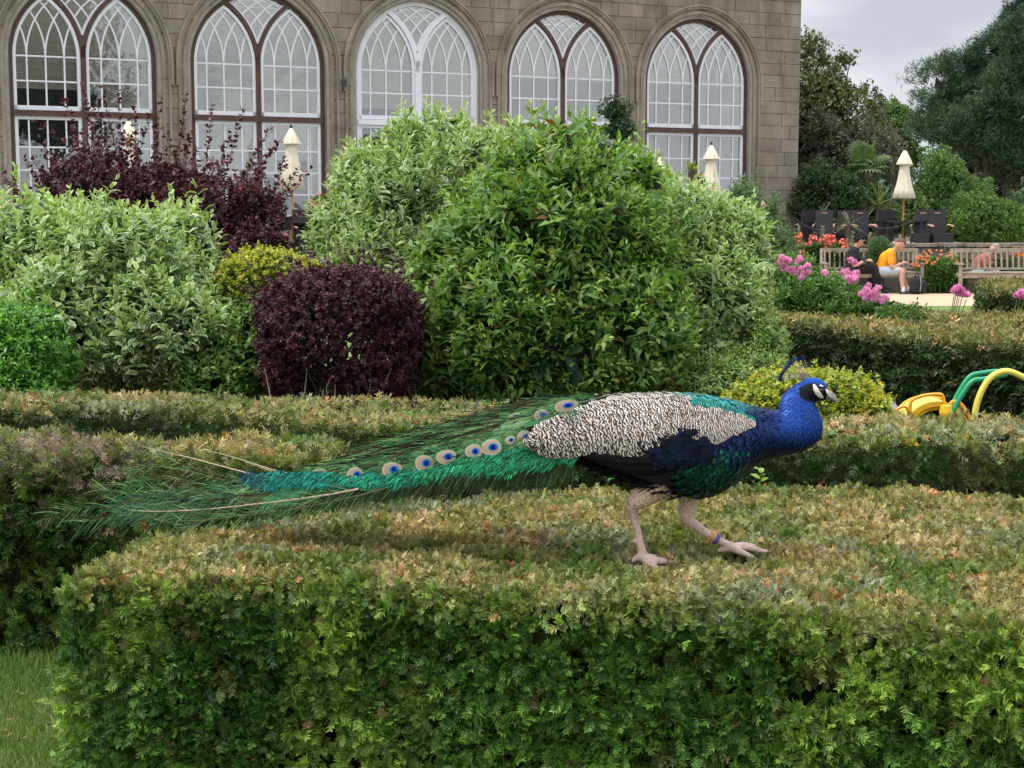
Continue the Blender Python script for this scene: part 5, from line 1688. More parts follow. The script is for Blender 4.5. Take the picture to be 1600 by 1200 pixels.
rb2 = bushy('rose_bush', 'taller loose rose bush with a few blooms against the stone corner', [E3(1180, 350, 20.5, 40, 45, .5), E3(1200, 390, 20.0, 40, 40, .5), E3(1160, 320, 20.8, 25, 40, .4)], 650, .075, (.10, .165, .075), 63, cat='rose bush', tm=[T_fold], nodes=5, gap=.06, up=.8, inner=.35, shell=(.55, 1.35), v=.35)
for i, (px, py) in enumerate([(1192, 322), (1110, 312), (1118, 324), (1178, 394), (1196, 400)]):
    rose_bloom(rb2, P(px, py, 20.0), .04, (.75, .32, .38), 140 + i)
def solo_rose(spots, Y, label, seed):
    t = thing('standing_roses', label, 'roses', (P(spots[0][0], 0, Y)[0], Y, 0)); r = np.random.default_rng(seed)
    for i, (px, py) in enumerate(spots):
        c = P(px, py, Y); rose_bloom(t, c, .042, (.92, .36, .66), seed + i)
        mb = MB(); mb.tube([(P(spots[0][0], 0, Y)[0], Y + .02, .3), c - np.array([0, 0, .02])], .004, 4, c=(.14, .19, .07)); mb.build('stem', M['leaf'], t)
solo_rose([(1491, 457), (1498, 452), (1504, 459), (1510, 464), (1499, 462), (1494, 455)], 13.2, 'single cluster of bright pink roses standing above the square hedge', 201)
solo_rose([(1589, 464), (1595, 460), (1600, 466)], 13.0, 'pink rose cluster at the right edge before the small block hedge', 221)

# ---------- hose reel
M['yel'] = mat_plain('yellow_plastic', (.78, .50, .03), .35, var=.08, scale=10); M['ora'] = mat_plain('orange_yellow_metal', (.80, .36, .02), .35, var=.05, scale=10)
M['grn'] = mat_plain('green_plastic', (.015, .30, .14), .4, var=.1, scale=20); M['yelhose'] = mat_plain('pale_yellow_tube', (.72, .62, .10), .45, var=.06, scale=10)
HY = 8.3
hr = thing('hose_reel', 'yellow garden hose reel with green handle between two hedges', 'hose reel', (P(1455, 0, HY)[0], HY, 0))
def tubepx(pts, r, name, m, Y=HY):
    mb = MB(); mb.tube([P(a, b, Y + (c if len(t_) > 2 else 0)) for t_ in pts for (a, b, c) in [t_ if len(t_) > 2 else (*t_, 0)]], r, 10); mb.build(name, M[m], hr, smooth=True)
def smooth_pts(pts, n=6):
    pts = [np.array(p, float) for p in pts]; q = []
    for i in range(len(pts) - 1):
        p0 = pts[max(i - 1, 0)]; p1 = pts[i]; p2_ = pts[i + 1]; p3_ = pts[min(i + 2, len(pts) - 1)]
        for k in range(n):
            t = k / n; q.append(tuple(.5 * ((2 * p1) + (p2_ - p0) * t + (2 * p0 - 5 * p1 + 4 * p2_ - p3_) * t * t + (3 * p1 - p0 - 3 * p2_ + p3_) * t ** 3)))
    q.append(tuple(pts[-1])); return q
# drum: two rims with coiled hose between
dc = P(1453, 668, HY)
def wheel(cy_off, R1, m, name):
    mb = MB(); n = 28
    prof = [(R1 - .03, -.012), (R1, -.012), (R1, .012), (R1 - .03, .012)]
    V = []; Fs = []
    for k in range(n):
        a = 2 * pi * k / n
        for rr, oo in prof: V.append((dc[0] + rr * cos(a) , dc[1] + cy_off + oo, dc[2] + rr * sin(a) * .92))
    for k in range(n):
        for j in range(4): Fs.append((k * 4 + j, k * 4 + (j + 1) % 4, ((k + 1) % n) * 4 + (j + 1) % 4, ((k + 1) % n) * 4 + j))
    mb.add(V, Fs); mb.build(name, M[m], hr, smooth=False)
wheel(-.13, .175, 'yel', 'drum_rim'); wheel(.13, .175, 'yel', 'drum_rim')
mb = MB()
n = 28
for j, rr in enumerate((.15, .12)):
    V = []
    for k in range(n):
        a = 2 * pi * k / n
        V += [(dc[0] + rr * cos(a), dc[1] - .12, dc[2] + rr * .92 * sin(a)), (dc[0] + rr * cos(a), dc[1] + .12, dc[2] + rr * .92 * sin(a))]
    mb.add(V, [(k * 2, k * 2 + 1, ((k + 1) % n) * 2 + 1, ((k + 1) % n) * 2) for k in range(n)] + [tuple(range(0, 2 * n, 2))])
mb.build('drum', M['yel'], hr, smooth=False)
for k in range(7):
    mb = MB(); y = -.10 + k * .033
    mb.tube([(dc[0] + .162 * cos(a), dc[1] + y, dc[2] + .15 * sin(a)) for a in np.linspace(0, 2 * pi, 25)], .011, 6); mb.build('hose_coil', M['yelhose'], hr, smooth=True)
tubepx(smooth_pts([(1422, 645, -.16), (1424, 627, -.16), (1440, 619, -.16), (1462, 616, -.16), (1473, 619, -.16), (1476, 640, -.16)]), .009, 'guard_hoop', 'ora')
tubepx(smooth_pts([(1424, 632, .1), (1440, 624, .1), (1462, 622, .1), (1474, 626, .1), (1476, 645, .1)]), .009, 'guard_hoop', 'ora')
tubepx(smooth_pts([(1394, 652, -.1), (1404, 638, -.1), (1416, 636, -.1), (1420, 648, -.1)]), .008, 'foot_hoop', 'ora')
tubepx(smooth_pts([(1480, 640, -.1), (1488, 628, -.1), (1500, 630, -.1), (1512, 646, -.1), (1518, 660, -.1)]), .009, 'foot_hoop', 'ora')
mb = MB(); mb.lathe([(.03, -.04), (.036, 0), (.03, .04)], P(1478, 645, HY - .2), 12); mb.build('hub_knob', M['yel'], hr)
mb = MB(); mb.lathe([(.03, -.02), (.04, .0), (.02, .03), (.012, .06)], P(1394, 640, HY + .05), 10); mb.build('tap_connector', mat_plain('grey_plastic', (.3, .3, .33), .5), hr)
tubepx(smooth_pts([(1484, 655, -.2), (1500, 622, -.2), (1519, 596, -.2), (1540, 592, -.2), (1571, 585, -.2)]), .0135, 'green_handle_tube', 'grn')
tubepx(smooth_pts([(1484, 640, .1), (1500, 610, .1), (1516, 588, .1), (1534, 583, .1), (1556, 580, .1)]), .0135, 'green_handle_tube', 'grn')
mb = MB(); mb.tube([P(1571, 585, HY - .2), P(1556, 580, HY + .1)], .013, 8); mb.build('handle_crossbar', M['grn'], hr)
hs = thing('yellow_hoop_handle', 'pale yellow tubular hoop arching beside the green handle', 'cart handle', (P(1560, 0, HY)[0], HY - .3, 0))
mb = MB(); mb.tube([P(a, b, HY - .3) for a, b in smooth_pts([(1519, 720), (1523, 650), (1532, 615), (1548, 590), (1570, 580), (1592, 586), (1612, 600), (1635, 640), (1645, 720)])], .0165, 10); mb.build('hoop', M['yelhose'], hs, smooth=True)
for px in (1519, 1645):
    mb = MB(); p_ = P(px, 720, HY - .3); mb.tube([p_, (p_[0], p_[1], 0)], .0165, 10); mb.build('hoop_leg', M['yelhose'], hs, smooth=True)

# ================================================================= TREES
def tree(name, label, base, ells, n, tm, size, c, seed, mat='leaf', trunk=.12, trunks=1, gapf=0.0, amp=5, trunk_top=None, limbs=10, c2=None, back=.35, shell=(.6, 1.08), lw=1.0, group=None, cat='tree', updir=.3, patch=1.2, inner=.25):
    r = np.random.default_rng(seed)
    t = thing(name, label, cat, (base[0], base[1], 0), group=group)
    p, nn = sample_shell(ells, n, r, back, .6, shell)
    p += nn * ((fbm(p, 1.5 / max(size, .05) * .15, seed, 3) - .5) * size * amp)[:, None]
    if gapf:
        kp = fbm(p, .85, seed + 3, 2) > gapf; p, nn = p[kp], nn[kp]; n = len(p)
    p += r.normal(0, size * .35, p.shape)
    d = nrm(nn + np.array([0, 0, updir]) + r.normal(0, .6, p.shape)); R = basis(d, nrm(nn + r.normal(0, .7, p.shape)))
    k = fbm(p, patch, seed, 3)[:, None]; cc = np.array(c) * (1 - k) + np.array(c2 if c2 is not None else np.array(c) * 1.9) * k
    cc = cc * r.uniform(.65, 1.35, (len(p), 1))
    sc = size * r.uniform(.6, 1.3, len(p)); wh = r.integers(0, len(tm), len(p)); A = []
    for i, t_ in enumerate(tm):
        m = wh == i; A.append(rep_arrays(t_, p[m], R[m], np.column_stack([sc[m] * lw, sc[m], sc[m]]), cc[m]))
    if inner:  # inner leaves take a darkened crown colour as painted shade
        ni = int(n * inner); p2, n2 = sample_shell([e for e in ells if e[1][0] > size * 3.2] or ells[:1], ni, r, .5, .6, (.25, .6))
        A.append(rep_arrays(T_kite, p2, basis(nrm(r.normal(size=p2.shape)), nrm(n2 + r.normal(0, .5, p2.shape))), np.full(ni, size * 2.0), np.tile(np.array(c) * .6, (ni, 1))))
    rep_obj('crown', A, M[mat], t)
    for j in range(trunks):
        mb = MB(); bx = base[0] + (j - (trunks - 1) / 2) * trunk * 3.2 + r.normal(0, .05); tt = np.array([bx + r.normal(0, .3), base[1] + r.normal(0, .3), trunk_top or ells[0][0][2]])
        b = np.array([bx, base[1], 0.0]); m_ = (b + tt) / 2 + r.normal(0, .12, 3)
        mb.tube([b, b * .7 + m_ * .3, m_, tt], [trunk * 1.25, trunk, trunk * .8, trunk * .45], 8); mb.build('trunk', M['bark'], t)
    mb = MB()
    for k_ in range(limbs):
        e = p[r.integers(0, len(p))]; s_ = b + (tt - b) * r.uniform(.45, .95)
        mb.tube([s_, (s_ + e) / 2 + np.array([0, 0, .2]), e], [trunk * .4, trunk * .25, trunk * .06], 5, cap=False)
    if limbs: mb.build('limb', M['bark'], t, kind='stuff')
    return t
TC = T_clump
def PX(px, Y): return P(px, 335, Y)[:2]
tree('magnolia_tree', 'dark glossy evergreen tree rising against the building corner', PX(1290, 43), [E3(1270, 200, 43, 55, 95, 1.3), E3(1300, 230, 43, 50, 70, 1.2), E3(1335, 195, 43.5, 28, 50, .8), E3(1268, 110, 43, 24, 45, .7), E3(1262, 75, 43, 12, 22, .4), E3(1318, 92, 43.2, 16, 10, .3), E3(1350, 160, 43.3, 16, 18, .4), E3(1300, 130, 43, 26, 30, .6)],
     2600, TC, .28, (.035, .055, .016), 71, c2=(.17, .20, .07), trunk=.14, mat='leaf_gloss')
tree('copper_shrub_tree', 'dusky grey purple leaved small tree below the evergreen', PX(1330, 41.5), [E3(1300, 250, 41.5, 40, 50, .9), E3(1350, 225, 42, 36, 40, .9), E3(1380, 235, 42, 24, 36, .8), E3(1290, 200, 41.6, 30, 30, .7)], 1700, TC, .20, (.05, .06, .042), 72, c2=(.13, .13, .095), trunk=.09)
tree('bright_green_tree', 'fresh green tree showing in the gap beside the closed parasol', PX(1392, 58), [E3(1392, 200, 58, 26, 36, 1.2), E3(1376, 190, 58, 18, 22, .9), E3(1405, 225, 58, 16, 26, .9), E3(1428, 242, 58, 12, 12, .6)], 1300, TC, .32, (.05, .12, .03), 73, c2=(.13, .24, .06), trunk=.14)
tree('dark_evergreen_shrub', 'dense dark green shrub against the building corner behind the chairs', PX(1285, 39.8), [E3(1280, 295, 39.8, 50, 40, .7), E3(1320, 300, 39.9, 34, 30, .6), E3(1265, 330, 39.6, 40, 30, .5)], 2200, TC, .16, (.022, .048, .018), 74, c2=(.07, .12, .045), trunk=.06, limbs=4)
# pines at the right
tree('pine_tree', 'broad dark blue green pine filling the right edge, bare trunks below', PX(1562, 50), [E3(1560, 165, 50, 70, 62, 1.6), E3(1600, 110, 50, 66, 70, 1.6), E3(1500, 150, 50.5, 46, 38, 1.2), E3(1504, 118, 50.3, 14, 24, .6), E3(1470, 205, 50, 34, 22, 1), E3(1530, 215, 50, 50, 26, 1.2), E3(1580, 205, 50, 60, 45, 1.4), E3(1570, 80, 50, 34, 34, 1), E3(1462, 190, 50, 18, 14, .6), E3(1600, 230, 50, 40, 40, 1.2)],
     15000, T_tuft, .27, (.026, .055, .032), 75, c2=(.095, .155, .085), trunk=.16, trunks=4, trunk_top=5.4, patch=.9, gapf=.44, amp=9, inner=.08)
tree('fir_tree', 'dark layered conifer tip leaning in at the top right corner', PX(1612, 60), [E3(1608, 20, 60, 26, 12, .9), E3(1592, 38, 60, 34, 9, .9), E3(1604, 62, 60, 46, 10, 1), E3(1590, 26, 60, 16, 6, .5), E3(1612, -10, 60, 16, 20, .8), E3(1575, 32, 60, 12, 4, .4)], 2600, T_tuft, .34, (.014, .030, .018), 76, c2=(.035, .06, .035), trunk=.16, limbs=6, updir=-.2)
tree('dark_conifer', 'dark conifer closing the view behind the pine trunks', PX(1560, 64), [E3(1500, 265, 64, 60, 60, 2), E3(1580, 270, 64, 70, 55, 2), E3(1640, 260, 64, 60, 60, 2)], 1800, TC, .5, (.014, .028, .016), 77, c2=(.03, .05, .03), trunk=.2)
# rounded shrubs
tree('rounded_shrub', 'large rounded fresh green shrub right of the closed parasol', PX(1480, 42), [E3(1475, 300, 42, 48, 56, 1), E3(1500, 320, 42, 60, 50, 1), E3(1450, 330, 42, 40, 50, .9), E3(1475, 262, 42, 30, 22, .7)], 3600, TC, .15, (.045, .10, .022), 78, c2=(.14, .25, .055), trunk=.07, limbs=4)
tree('rounded_shrub', 'lower bright green shrub mound behind the wall at the right', PX(1535, 40), [E3(1530, 345, 40, 55, 42, .9), E3(1560, 350, 40, 44, 34, .8), E3(1505, 350, 40, 38, 36, .7)], 3200, TC, .14, (.05, .105, .022), 79, c2=(.16, .27, .055), trunk=.06, limbs=4)
tree('rounded_shrub', 'grey green shrub at the right edge under the pine', PX(1590, 44), [E3(1598, 325, 44, 32, 34, .8), E3(1640, 320, 44, 40, 40, .8)], 1200, TC, .16, (.04, .075, .04), 80, c2=(.10, .16, .08), trunk=.06, limbs=4)
tree('low_green_shrub', 'light green shrub low behind the parasol pole', PX(1418, 40.5), [E3(1418, 328, 40.5, 30, 28, .5), E3(1400, 345, 40.3, 26, 20, .5)], 1100, TC, .13, (.08, .14, .045), 81, c2=(.18, .26, .08), trunk=.04, limbs=3)
tree('distant_trees', 'distant tree line far behind the garden to the right', PX(1520, 90), [E3(1330, 310, 90, 120, 60, 4), E3(1450, 300, 90, 60, 50, 4), E3(1560, 290, 92, 90, 66, 4), E3(1700, 300, 90, 100, 80, 4), E3(1850, 290, 90, 100, 90, 4)], 2200, TC, .9, (.03, .055, .028), 82, c2=(.06, .10, .05), trunk=.25)
tree('distant_trees', 'distant dark woodland behind and beside the orangery', PX(1000, 100), [E3(900, 300, 100, 200, 60, 5), E3(1150, 300, 100, 140, 60, 5), E3(400, 300, 100, 200, 60, 5)], 1000, TC, 1.2, (.03, .055, .028), 83, trunk=.25)
# topiary yew by the building
tp = tree('topiary_yew', 'dark clipped yew topiary stacked in rounds before the last window pier', PX(965, 30), [E3(960, 172, 30, 25, 17, .32), E3(966, 203, 30, 28, 20, .35), E3(962, 260, 30, 34, 34, .4), E3(962, 330, 30, 38, 40, .45)], 3600, T_clump_s, .06, (.018, .048, .018), 84, c2=(.05, .10, .035), trunk=.05, limbs=0, shell=(.85, 1.02), inner=.4)
# palms and yuccas
def spiky(name, label, c, n, L, w, col, seed, up=.3, trunk_h=.0, fan=False, cat='plant', droop=.35):
    r = np.random.default_rng(seed); t = thing(name, label, cat, (c[0], c[1], 0))
    base = np.array(c, float)
    if trunk_h: mb = MB(); mb.tube([(c[0], c[1], 0), base], [.10, .08], 8); mb.build('trunk', M['bark'], t)
    for i in range(n):
        a = r.uniform(0, 2 * pi); el = r.uniform(-.3, 1.35) if up < .5 else r.uniform(.1, 1.4)
        d = np.array([cos(a) * cos(el), sin(a) * cos(el), sin(el)]); l = L * r.uniform(.75, 1.1)
        s = nrm(np.cross(d, [0, 0, 1.0])); cc = np.array(col) * r.uniform(.6, 1.35)
        mb = MB()
        if not fan:
            pts = [base + d * l * u + np.array([0, 0, -droop * l * u * u]) for u in (0, .35, .7, 1)]
            V = []
            for p_, ww in zip(pts, (.6, 1, .7, .05)): V += [p_ - s * w * ww / 2, p_ + s * w * ww / 2]
            mb.add(V, [(0, 1, 3, 2), (2, 3, 5, 4), (4, 5, 7, 6)], tuple(cc))
            mb.build('blade_leaf', M['leaf'], t)
        else:
            hub = base + d * l * .55; mb.tube([base, hub], [.012, .008], 4, c=tuple(cc))
            nn_ = nrm(np.cross(s, d))
            for k in range(18):
                b_ = radians(-115 + 230 * k / 17); dd = nrm(d * cos(b_) + s * sin(b_)); p1 = hub + dd * l * .5 + np.array([0, 0, -.12 * l])
                q_ = nrm(np.cross(dd, nn_)) * l * .035; mid = hub + dd * l * .3
                mb.add([hub, mid + q_, p1, mid - q_], [(0, 1, 2, 3)], tuple(cc * r.uniform(.8, 1.2)))
            mb.build('frond', M['leaf'], t)
    return t
spiky('fan_palm', 'fan palm with arching green fronds behind the chairs', P(1350, 268, 40.5), 16, .95, .1, (.11, .17, .055), 91, trunk_h=1, fan=True, cat='palm')
spiky('yucca_plant', 'spiky yucca with pale leaves just left of the parasol pole', P(1372, 322, 39.5), 44, .85, .05, (.20, .25, .10), 92, trunk_h=1, droop=.2)
spiky('yucca_plant', 'smaller spiky plant behind the leftmost terrace chairs', P(1285, 338, 39.0), 22, .6, .045, (.20, .24, .12), 93, trunk_h=1, droop=.15)
spiky('yucca_plant', 'dull spiky plant low between the two chair groups', P(1326, 352, 36.2), 26, .5, .04, (.13, .14, .08), 94, trunk_h=1, droop=.3)
spiky('cabbage_palm', 'spiky yellow green cordyline top before the last window', P(1082, 268, 30.5), 46, .42, .035, (.22, .28, .07), 95, up=.6, trunk_h=1, droop=.3, cat='palm')
spiky('red_leaf_plant', 'small plant with red leaf tips beside the parasol at the last window', P(1096, 276, 30.2), 8, .22, .04, (.5, .06, .05), 96, trunk_h=1)
bushy('potted_geraniums', 'pink flecked plants outside the second window beside the purple bush', [E3(505, 322, 31.0, 20, 16, .25)], 260, .10, (.12, .14, .06), 97)
flower_scatter('pink_flowers', 'small salmon pink blooms outside the second window', [E3(504, 316, 30.8, 18, 12, .2)], 16, (.65, .22, .22), 98, .10)
# tree behind the viewer that the left window reflects
tree('cedar_tree', 'large cedar standing behind the viewpoint, seen only mirrored in the left window', (22, -14), [(np.array([22, -14, 8.0]), np.array([4.5, 4, 3.5])), (np.array([20, -14, 11.0]), np.array([3.5, 3, 3.5])), (np.array([23, -14, 14.0]), np.array([2.5, 2.5, 3]))], 1500, TC, .9, (.025, .05, .03), 99, trunk=.4, trunk_top=12)
# ================================================================= PEACOCK
YP = 3.83
pk = thing('peacock', 'blue peacock with barred wing and long green train, walking right on the near hedge', 'peacock', (P(1060, 0, YP)[0], YP, ZH))
S_ = YP / F                       # metres per photograph pixel at the bird
def cr(pts, n=10):
    """Catmull-Rom through rows of numbers"""
    A_ = np.array(pts, float); m = len(A_); out = []
    for i in range(m - 1):
        p0 = A_[max(i - 1, 0)]; p1 = A_[i]; p2 = A_[i + 1]; p3 = A_[min(i + 2, m - 1)]
        for k in range(n):
            t = k / n
            out.append(.5 * ((2 * p1) + (p2 - p0) * t + (2 * p0 - 5 * p1 + 4 * p2 - p3) * t * t + (3 * p1 - p0 - 3 * p2 + p3) * t ** 3))
    out.append(A_[-1]); return np.array(out)
# outline pairs along the body: top x, top y, bottom x, bottom y, half width (m)
RING = [(858, 640, 862, 672, .030), (885, 630, 885, 700, .060), (930, 624, 930, 718, .085), (990, 620, 990, 744, .105), (1050, 618, 1048, 764, .112), (1098, 621, 1096, 774, .108),
        (1132, 627, 1136, 757, .098), (1160, 633, 1162, 736, .085), (1188, 640, 1188, 718, .068), (1208, 644, 1226, 709, .054), (1219, 640, 1256, 703, .046), (1221, 631, 1280, 685, .040),
        (1225, 620, 1284, 662, .034), (1233, 611, 1277, 641, .029), (1243, 603, 1270, 630, .026), (1252, 596, 1266, 629, .026), (1260, 591, 1271, 629, .0265), (1272, 589.5, 1277, 627.5, .0255),
        (1284, 593, 1284, 626.5, .021), (1292, 601, 1290.5, 626, .015)]
rg = cr(RING, 8)
body = MB(); nseg = 28; V = []; Fs = []
def ringpoints(row, ns, k=1.0):
    tx, ty, bx, by, w = row
    out = []
    for j in range(ns):
        a = 2 * pi * j / ns
        cxp = (tx + bx) / 2 + (tx - bx) / 2 * cos(a) * k; cyp = (ty + by) / 2 + (ty - by) / 2 * cos(a) * k
        yy = -sin(a) * w * k * (1 + .10 * (-cos(a)))
        out.append(P(cxp, cyp, YP) + np.array([0, yy, 0]))
    return out
for row in rg: V += ringpoints(row, nseg)
nr_ = len(rg)
for i in range(nr_ - 1):
    for j in range(nseg):
        Fs.append((i * nseg + j, i * nseg + (j + 1) % nseg, (i + 1) * nseg + (j + 1) % nseg, (i + 1) * nseg + j))
Fs.append(tuple(range(nseg - 1, -1, -1))); Fs.append(tuple((nr_ - 1) * nseg + j for j in range(nseg)))
body.add(V, Fs)
# legs fused into the body
YN, YF2 = YP - .045, YP + .045
def leg_tube(pts, rad, Y):
    q = cr([(a, b, r_, dy) for (a, b, dy), r_ in zip(pts, rad)], 5)
    body.tube([P(x, y, Y + d) for x, y, r_, d in q], [r_ * S_ for x, y, r_, d in q], 12)
leg_tube([(1062, 735, .01), (1040, 753, .005), (1012, 765, 0), (995, 778, 0), (988, 792, 0), (989, 802, 0), (994, 820, 0), (998, 838, 0), (1002, 856, 0), (1005, 871, 0)], [32, 24, 17.5, 13, 10, 8.5, 6.6, 6.4, 6.8, 8.5], YN)
for tp_ in ([(1003, 868, 0), (1020, 875, -.004), (1040, 877, -.006), (1058, 880, -.006), (1067, 884, -.006)], [(1003, 869, 0), (1012, 879, -.015), (1022, 885, -.02), (1028, 889, -.022)],
            [(1003, 869, 0), (1016, 871, .03), (1030, 872, .05), (1042, 874, .062)], [(1004, 869, 0), (994, 873, .002), (987, 877, .003)]):
    n_ = len(tp_); leg_tube(tp_, list(np.linspace(7.5, 3.4, n_)), YN)
leg_tube([(999, 846, 0), (990, 846, -.003), (983, 847, -.006)], [5, 3, 1.2], YN)
leg_tube([(1085, 740, 0), (1078, 765, 0), (1075, 785, 0), (1072, 800, 0), (1074, 811, 0), (1088, 822, 0), (1102, 832, 0), (1118, 841, 0), (1134, 850, 0), (1146, 856, 0)], [26, 17, 13.2, 11.5, 11, 8.6, 7.4, 6.8, 6.8, 8.2], YF2)
for tp_ in ([(1143, 854, 0), (1158, 855, .005), (1176, 857, .01), (1190, 861, .01), (1200, 862, .01)], [(1143, 855, 0), (1156, 862, -.02), (1168, 867, -.035), (1179, 872, -.04)],
            [(1143, 855, 0), (1160, 852, .035), (1174, 853, .055), (1184, 855, .065)], [(1142, 856, 0), (1130, 858, 0), (1121, 862, 0)]):
    n_ = len(tp_); leg_tube(tp_, list(np.linspace(7.2, 3.2, n_)), YF2)

def topix(Vw):
    d = Vw - np.array([0, 0, EYE]); fy = d[:, 1] * cos(TH) - d[:, 2] * sin(TH); u = d[:, 1] * sin(TH) + d[:, 2] * cos(TH)
    return np.column_stack([800 + F * d[:, 0] / fy, 600 - F * u / fy])
def sstep(a, b, x): t = np.clip((x - a) / (b - a), 0, 1); return t * t * (3 - 2 * t)
BLUE = np.array([.003, .042, .27]); NAVY = np.array([.003, .012, .07]); TEAL = np.array([.010, .22, .20]); DKG = np.array([.004, .050, .042]); BLK = np.array([.008, .010, .013])
SKINL = np.array([.62, .46, .39]); THIGH = np.array([.60, .46, .33])
def body_col(Vw):
    q_ = topix(Vw); x, y = q_[:, 0], q_[:, 1]; n = len(x)
    c = np.tile(BLUE, (n, 1))
    f = lambda m, col: c * (1 - m[:, None]) + np.array(col) * m[:, None]
    w = fbm(Vw, 30, 3, 2) - .5
    c = f(sstep(1262, 1180, x + w * 30) * .9, NAVY)
    c = f(sstep(672, 706, y + w * 14) * .85, NAVY)  # navy puts the neck's darker shading and sheen falloff into the colour
    c = f(sstep(1150, 1105, x + w * 30), NAVY * .6)
    c = f(sstep(706, 735, y + w * 20) * sstep(1185, 1130, x), DKG)
    c = f(sstep(1075, 1035, x + w * 20) * sstep(640, 680, y), BLK)
    c = f(sstep(1205, 1150, x + w * 20) * sstep(652, 636, y), TEAL)
    c = f(sstep(1090, 1050, x) * sstep(640, 625, y), [.25, .25, .2])
    # head: black face, blue crown
    hd_ = (x > 1250) & (y < 634)
    dface = ((x - 1273) / 26) ** 2 + ((y - 613) / 15) ** 2
    c = f(np.where(hd_, sstep(1.12, .82, dface + w * .3), 0), [.006, .007, .010])
    c = f(np.where(hd_, sstep(602, 595, y - (x - 1272) * .35), 0), [.006, .06, .30])
    # legs
    lg = (y > 771) & (x < 1062) | (y > 779)
    c = f(np.where((y > 757) & (x < 1043) | (y > 775), sstep(757, 764, y + w * 4), 0), THIGH)
    lower = ((x < 1010) & (y > 790)) | (y > 812)
    c = f(lower.astype(float), SKINL * 1.0)
    sc_ = vnoise(Vw, 160, 4)
    m = (y > 785) & (sc_ > .62)
    c[m] *= .80
    jm = (y > 776) & (y < 812) & (sc_ > .5) & (x < 1010); c[jm] *= .75
    return np.column_stack([c, np.zeros(n)])
def split_mat():
    m, nt, b, out = new_mat('peacock_skin_and_plumage'); N = nt.nodes.new; L = nt.links.new
    at = N('ShaderNodeAttribute'); at.attribute_name = 'col'; L(at.outputs['Color'], b.inputs['Base Color'])
    b.inputs['Roughness'].default_value = .6; b.inputs['Specular IOR Level'].default_value = .15
    tc = N('ShaderNodeTexCoord'); v = N('ShaderNodeTexVoronoi'); v.inputs['Scale'].default_value = 230; L(tc.outputs['Object'], v.inputs['Vector'])
    bp = N('ShaderNodeBump'); bp.inputs['Strength'].default_value = .5; bp.inputs['Distance'].default_value = .002; L(v.outputs['Distance'], bp.inputs['Height']); L(bp.outputs[0], b.inputs['Normal'])
    return m
bo_, bV = fuse('body', body, .0042, split_mat(), pk, 3, body_col)

# --- small body feathers laid over the body
def feather_mat(name, rough=.38, metal=.35, spec=.6, coat=0.0):
    m, nt, b, out = new_mat(name); N = nt.nodes.new; L = nt.links.new
    at = N('ShaderNodeAttribute'); at.attribute_name = 'col'
    L(at.outputs['Color'], b.inputs['Base Color'])
    b.inputs['Roughness'].default_value = rough; b.inputs['Metallic'].default_value = metal; b.inputs['Specular IOR Level'].default_value = spec
    return m
M['plume'] = feather_mat('iridescent_plume', .45, .6)
M['plume_matt'] = feather_mat('matt_plume', .7, 0, .08)
T_sc = Tmpl([(0, 0, 0), (-.42, .45, .06), (-.3, .85, .09), (0, 1, .10), (.3, .85, .09), (.42, .45, .06), (0, .5, .12)],
            [(0, 6, 2, 1), (6, 3, 2), (0, 5, 4, 6), (6, 4, 3)], [0, .7, 1, 1, 1, .7, 0], [.5, .85, 1.15, 1.3, 1.15, .85, .8])
def ring_frames(n, r, lo, hi, wfn):
    """random points on the loft between ring indices, with normal and tailward direction"""
    t = r.uniform(lo, hi, n); i = np.floor(t).astype(int); i = np.clip(i, 0, nr_ - 2); f = (t - i)[:, None]
    row = rg[i] * (1 - f) + rg[i + 1] * f; row2 = rg[np.maximum(i - 1, 0)]
    a = r.uniform(0, 2 * pi, n)
    def pt(row, a):
        tx, ty, bx, by, w = row.T
        cx_ = (tx + bx) / 2 + (tx - bx) / 2 * np.cos(a); cy_ = (ty + by) / 2 + (ty - by) / 2 * np.cos(a)
        p = Pv(cx_, cy_, YP); p[:, 1] += -np.sin(a) * w * (1 - .10 * np.cos(a)); return p
    p = pt(row, a); p1 = pt(row, a + .05); pb = pt(row2 * .5 + row * .5, a)
    d = nrm(pb - p); tang = p1 - p
    nn = nrm(np.cross(tang, d)); cen = Pv((row[:, 0] + row[:, 2]) / 2, (row[:, 1] + row[:, 3]) / 2, YP)
    s = np.sign(((p - cen) * nn).sum(1)); nn = nn * s[:, None]
    return p, nn, d, t
rF = np.random.default_rng(77)
arrs = []
# neck and head: very small; breast: larger scales
p, nn, d, t = ring_frames(15000, rF, 55, 116, None)
q_ = topix(p); keep = ~((q_[:, 0] > 1250) & (q_[:, 1] < 634) & ((((q_[:, 0] - 1273) / 27) ** 2 + ((q_[:, 1] - 613) / 15) ** 2) < 1)) | (rF.random(len(p)) < .0)
p, nn, d, t, q_ = p[keep], nn[keep], d[keep], t[keep], q_[keep]
sz = np.interp(q_[:, 0], [1130, 1180, 1225, 1290], [.020, .015, .009, .0055]) * rF.uniform(.8, 1.2, len(p))
c = body_col(p)[:, :3]
neckm = q_[:, 0] > 1200
c = c * rF.uniform(.7, 1.3, (len(p), 1))
c[:, 1] *= rF.uniform(.8, 1.5, len(p))
arrs.append(rep_arrays(T_sc, p + nn * .0012, basis(nrm(d + nn * .10 + rF.normal(0, .12, p.shape)), nn), np.column_stack([sz * .62, sz, sz]), c))
p, nn, d, t = ring_frames(9500, rF, 14, 58, None)
q_ = topix(p); legz = np.zeros(len(p), bool)
p, nn, d, q_ = p[~legz], nn[~legz], d[~legz], q_[~legz]
sz = np.interp(q_[:, 0], [900, 1050, 1180], [.034, .024, .019]) * rF.uniform(.8, 1.2, len(p))
c = body_col(p)[:, :3]; yy = q_[:, 1]
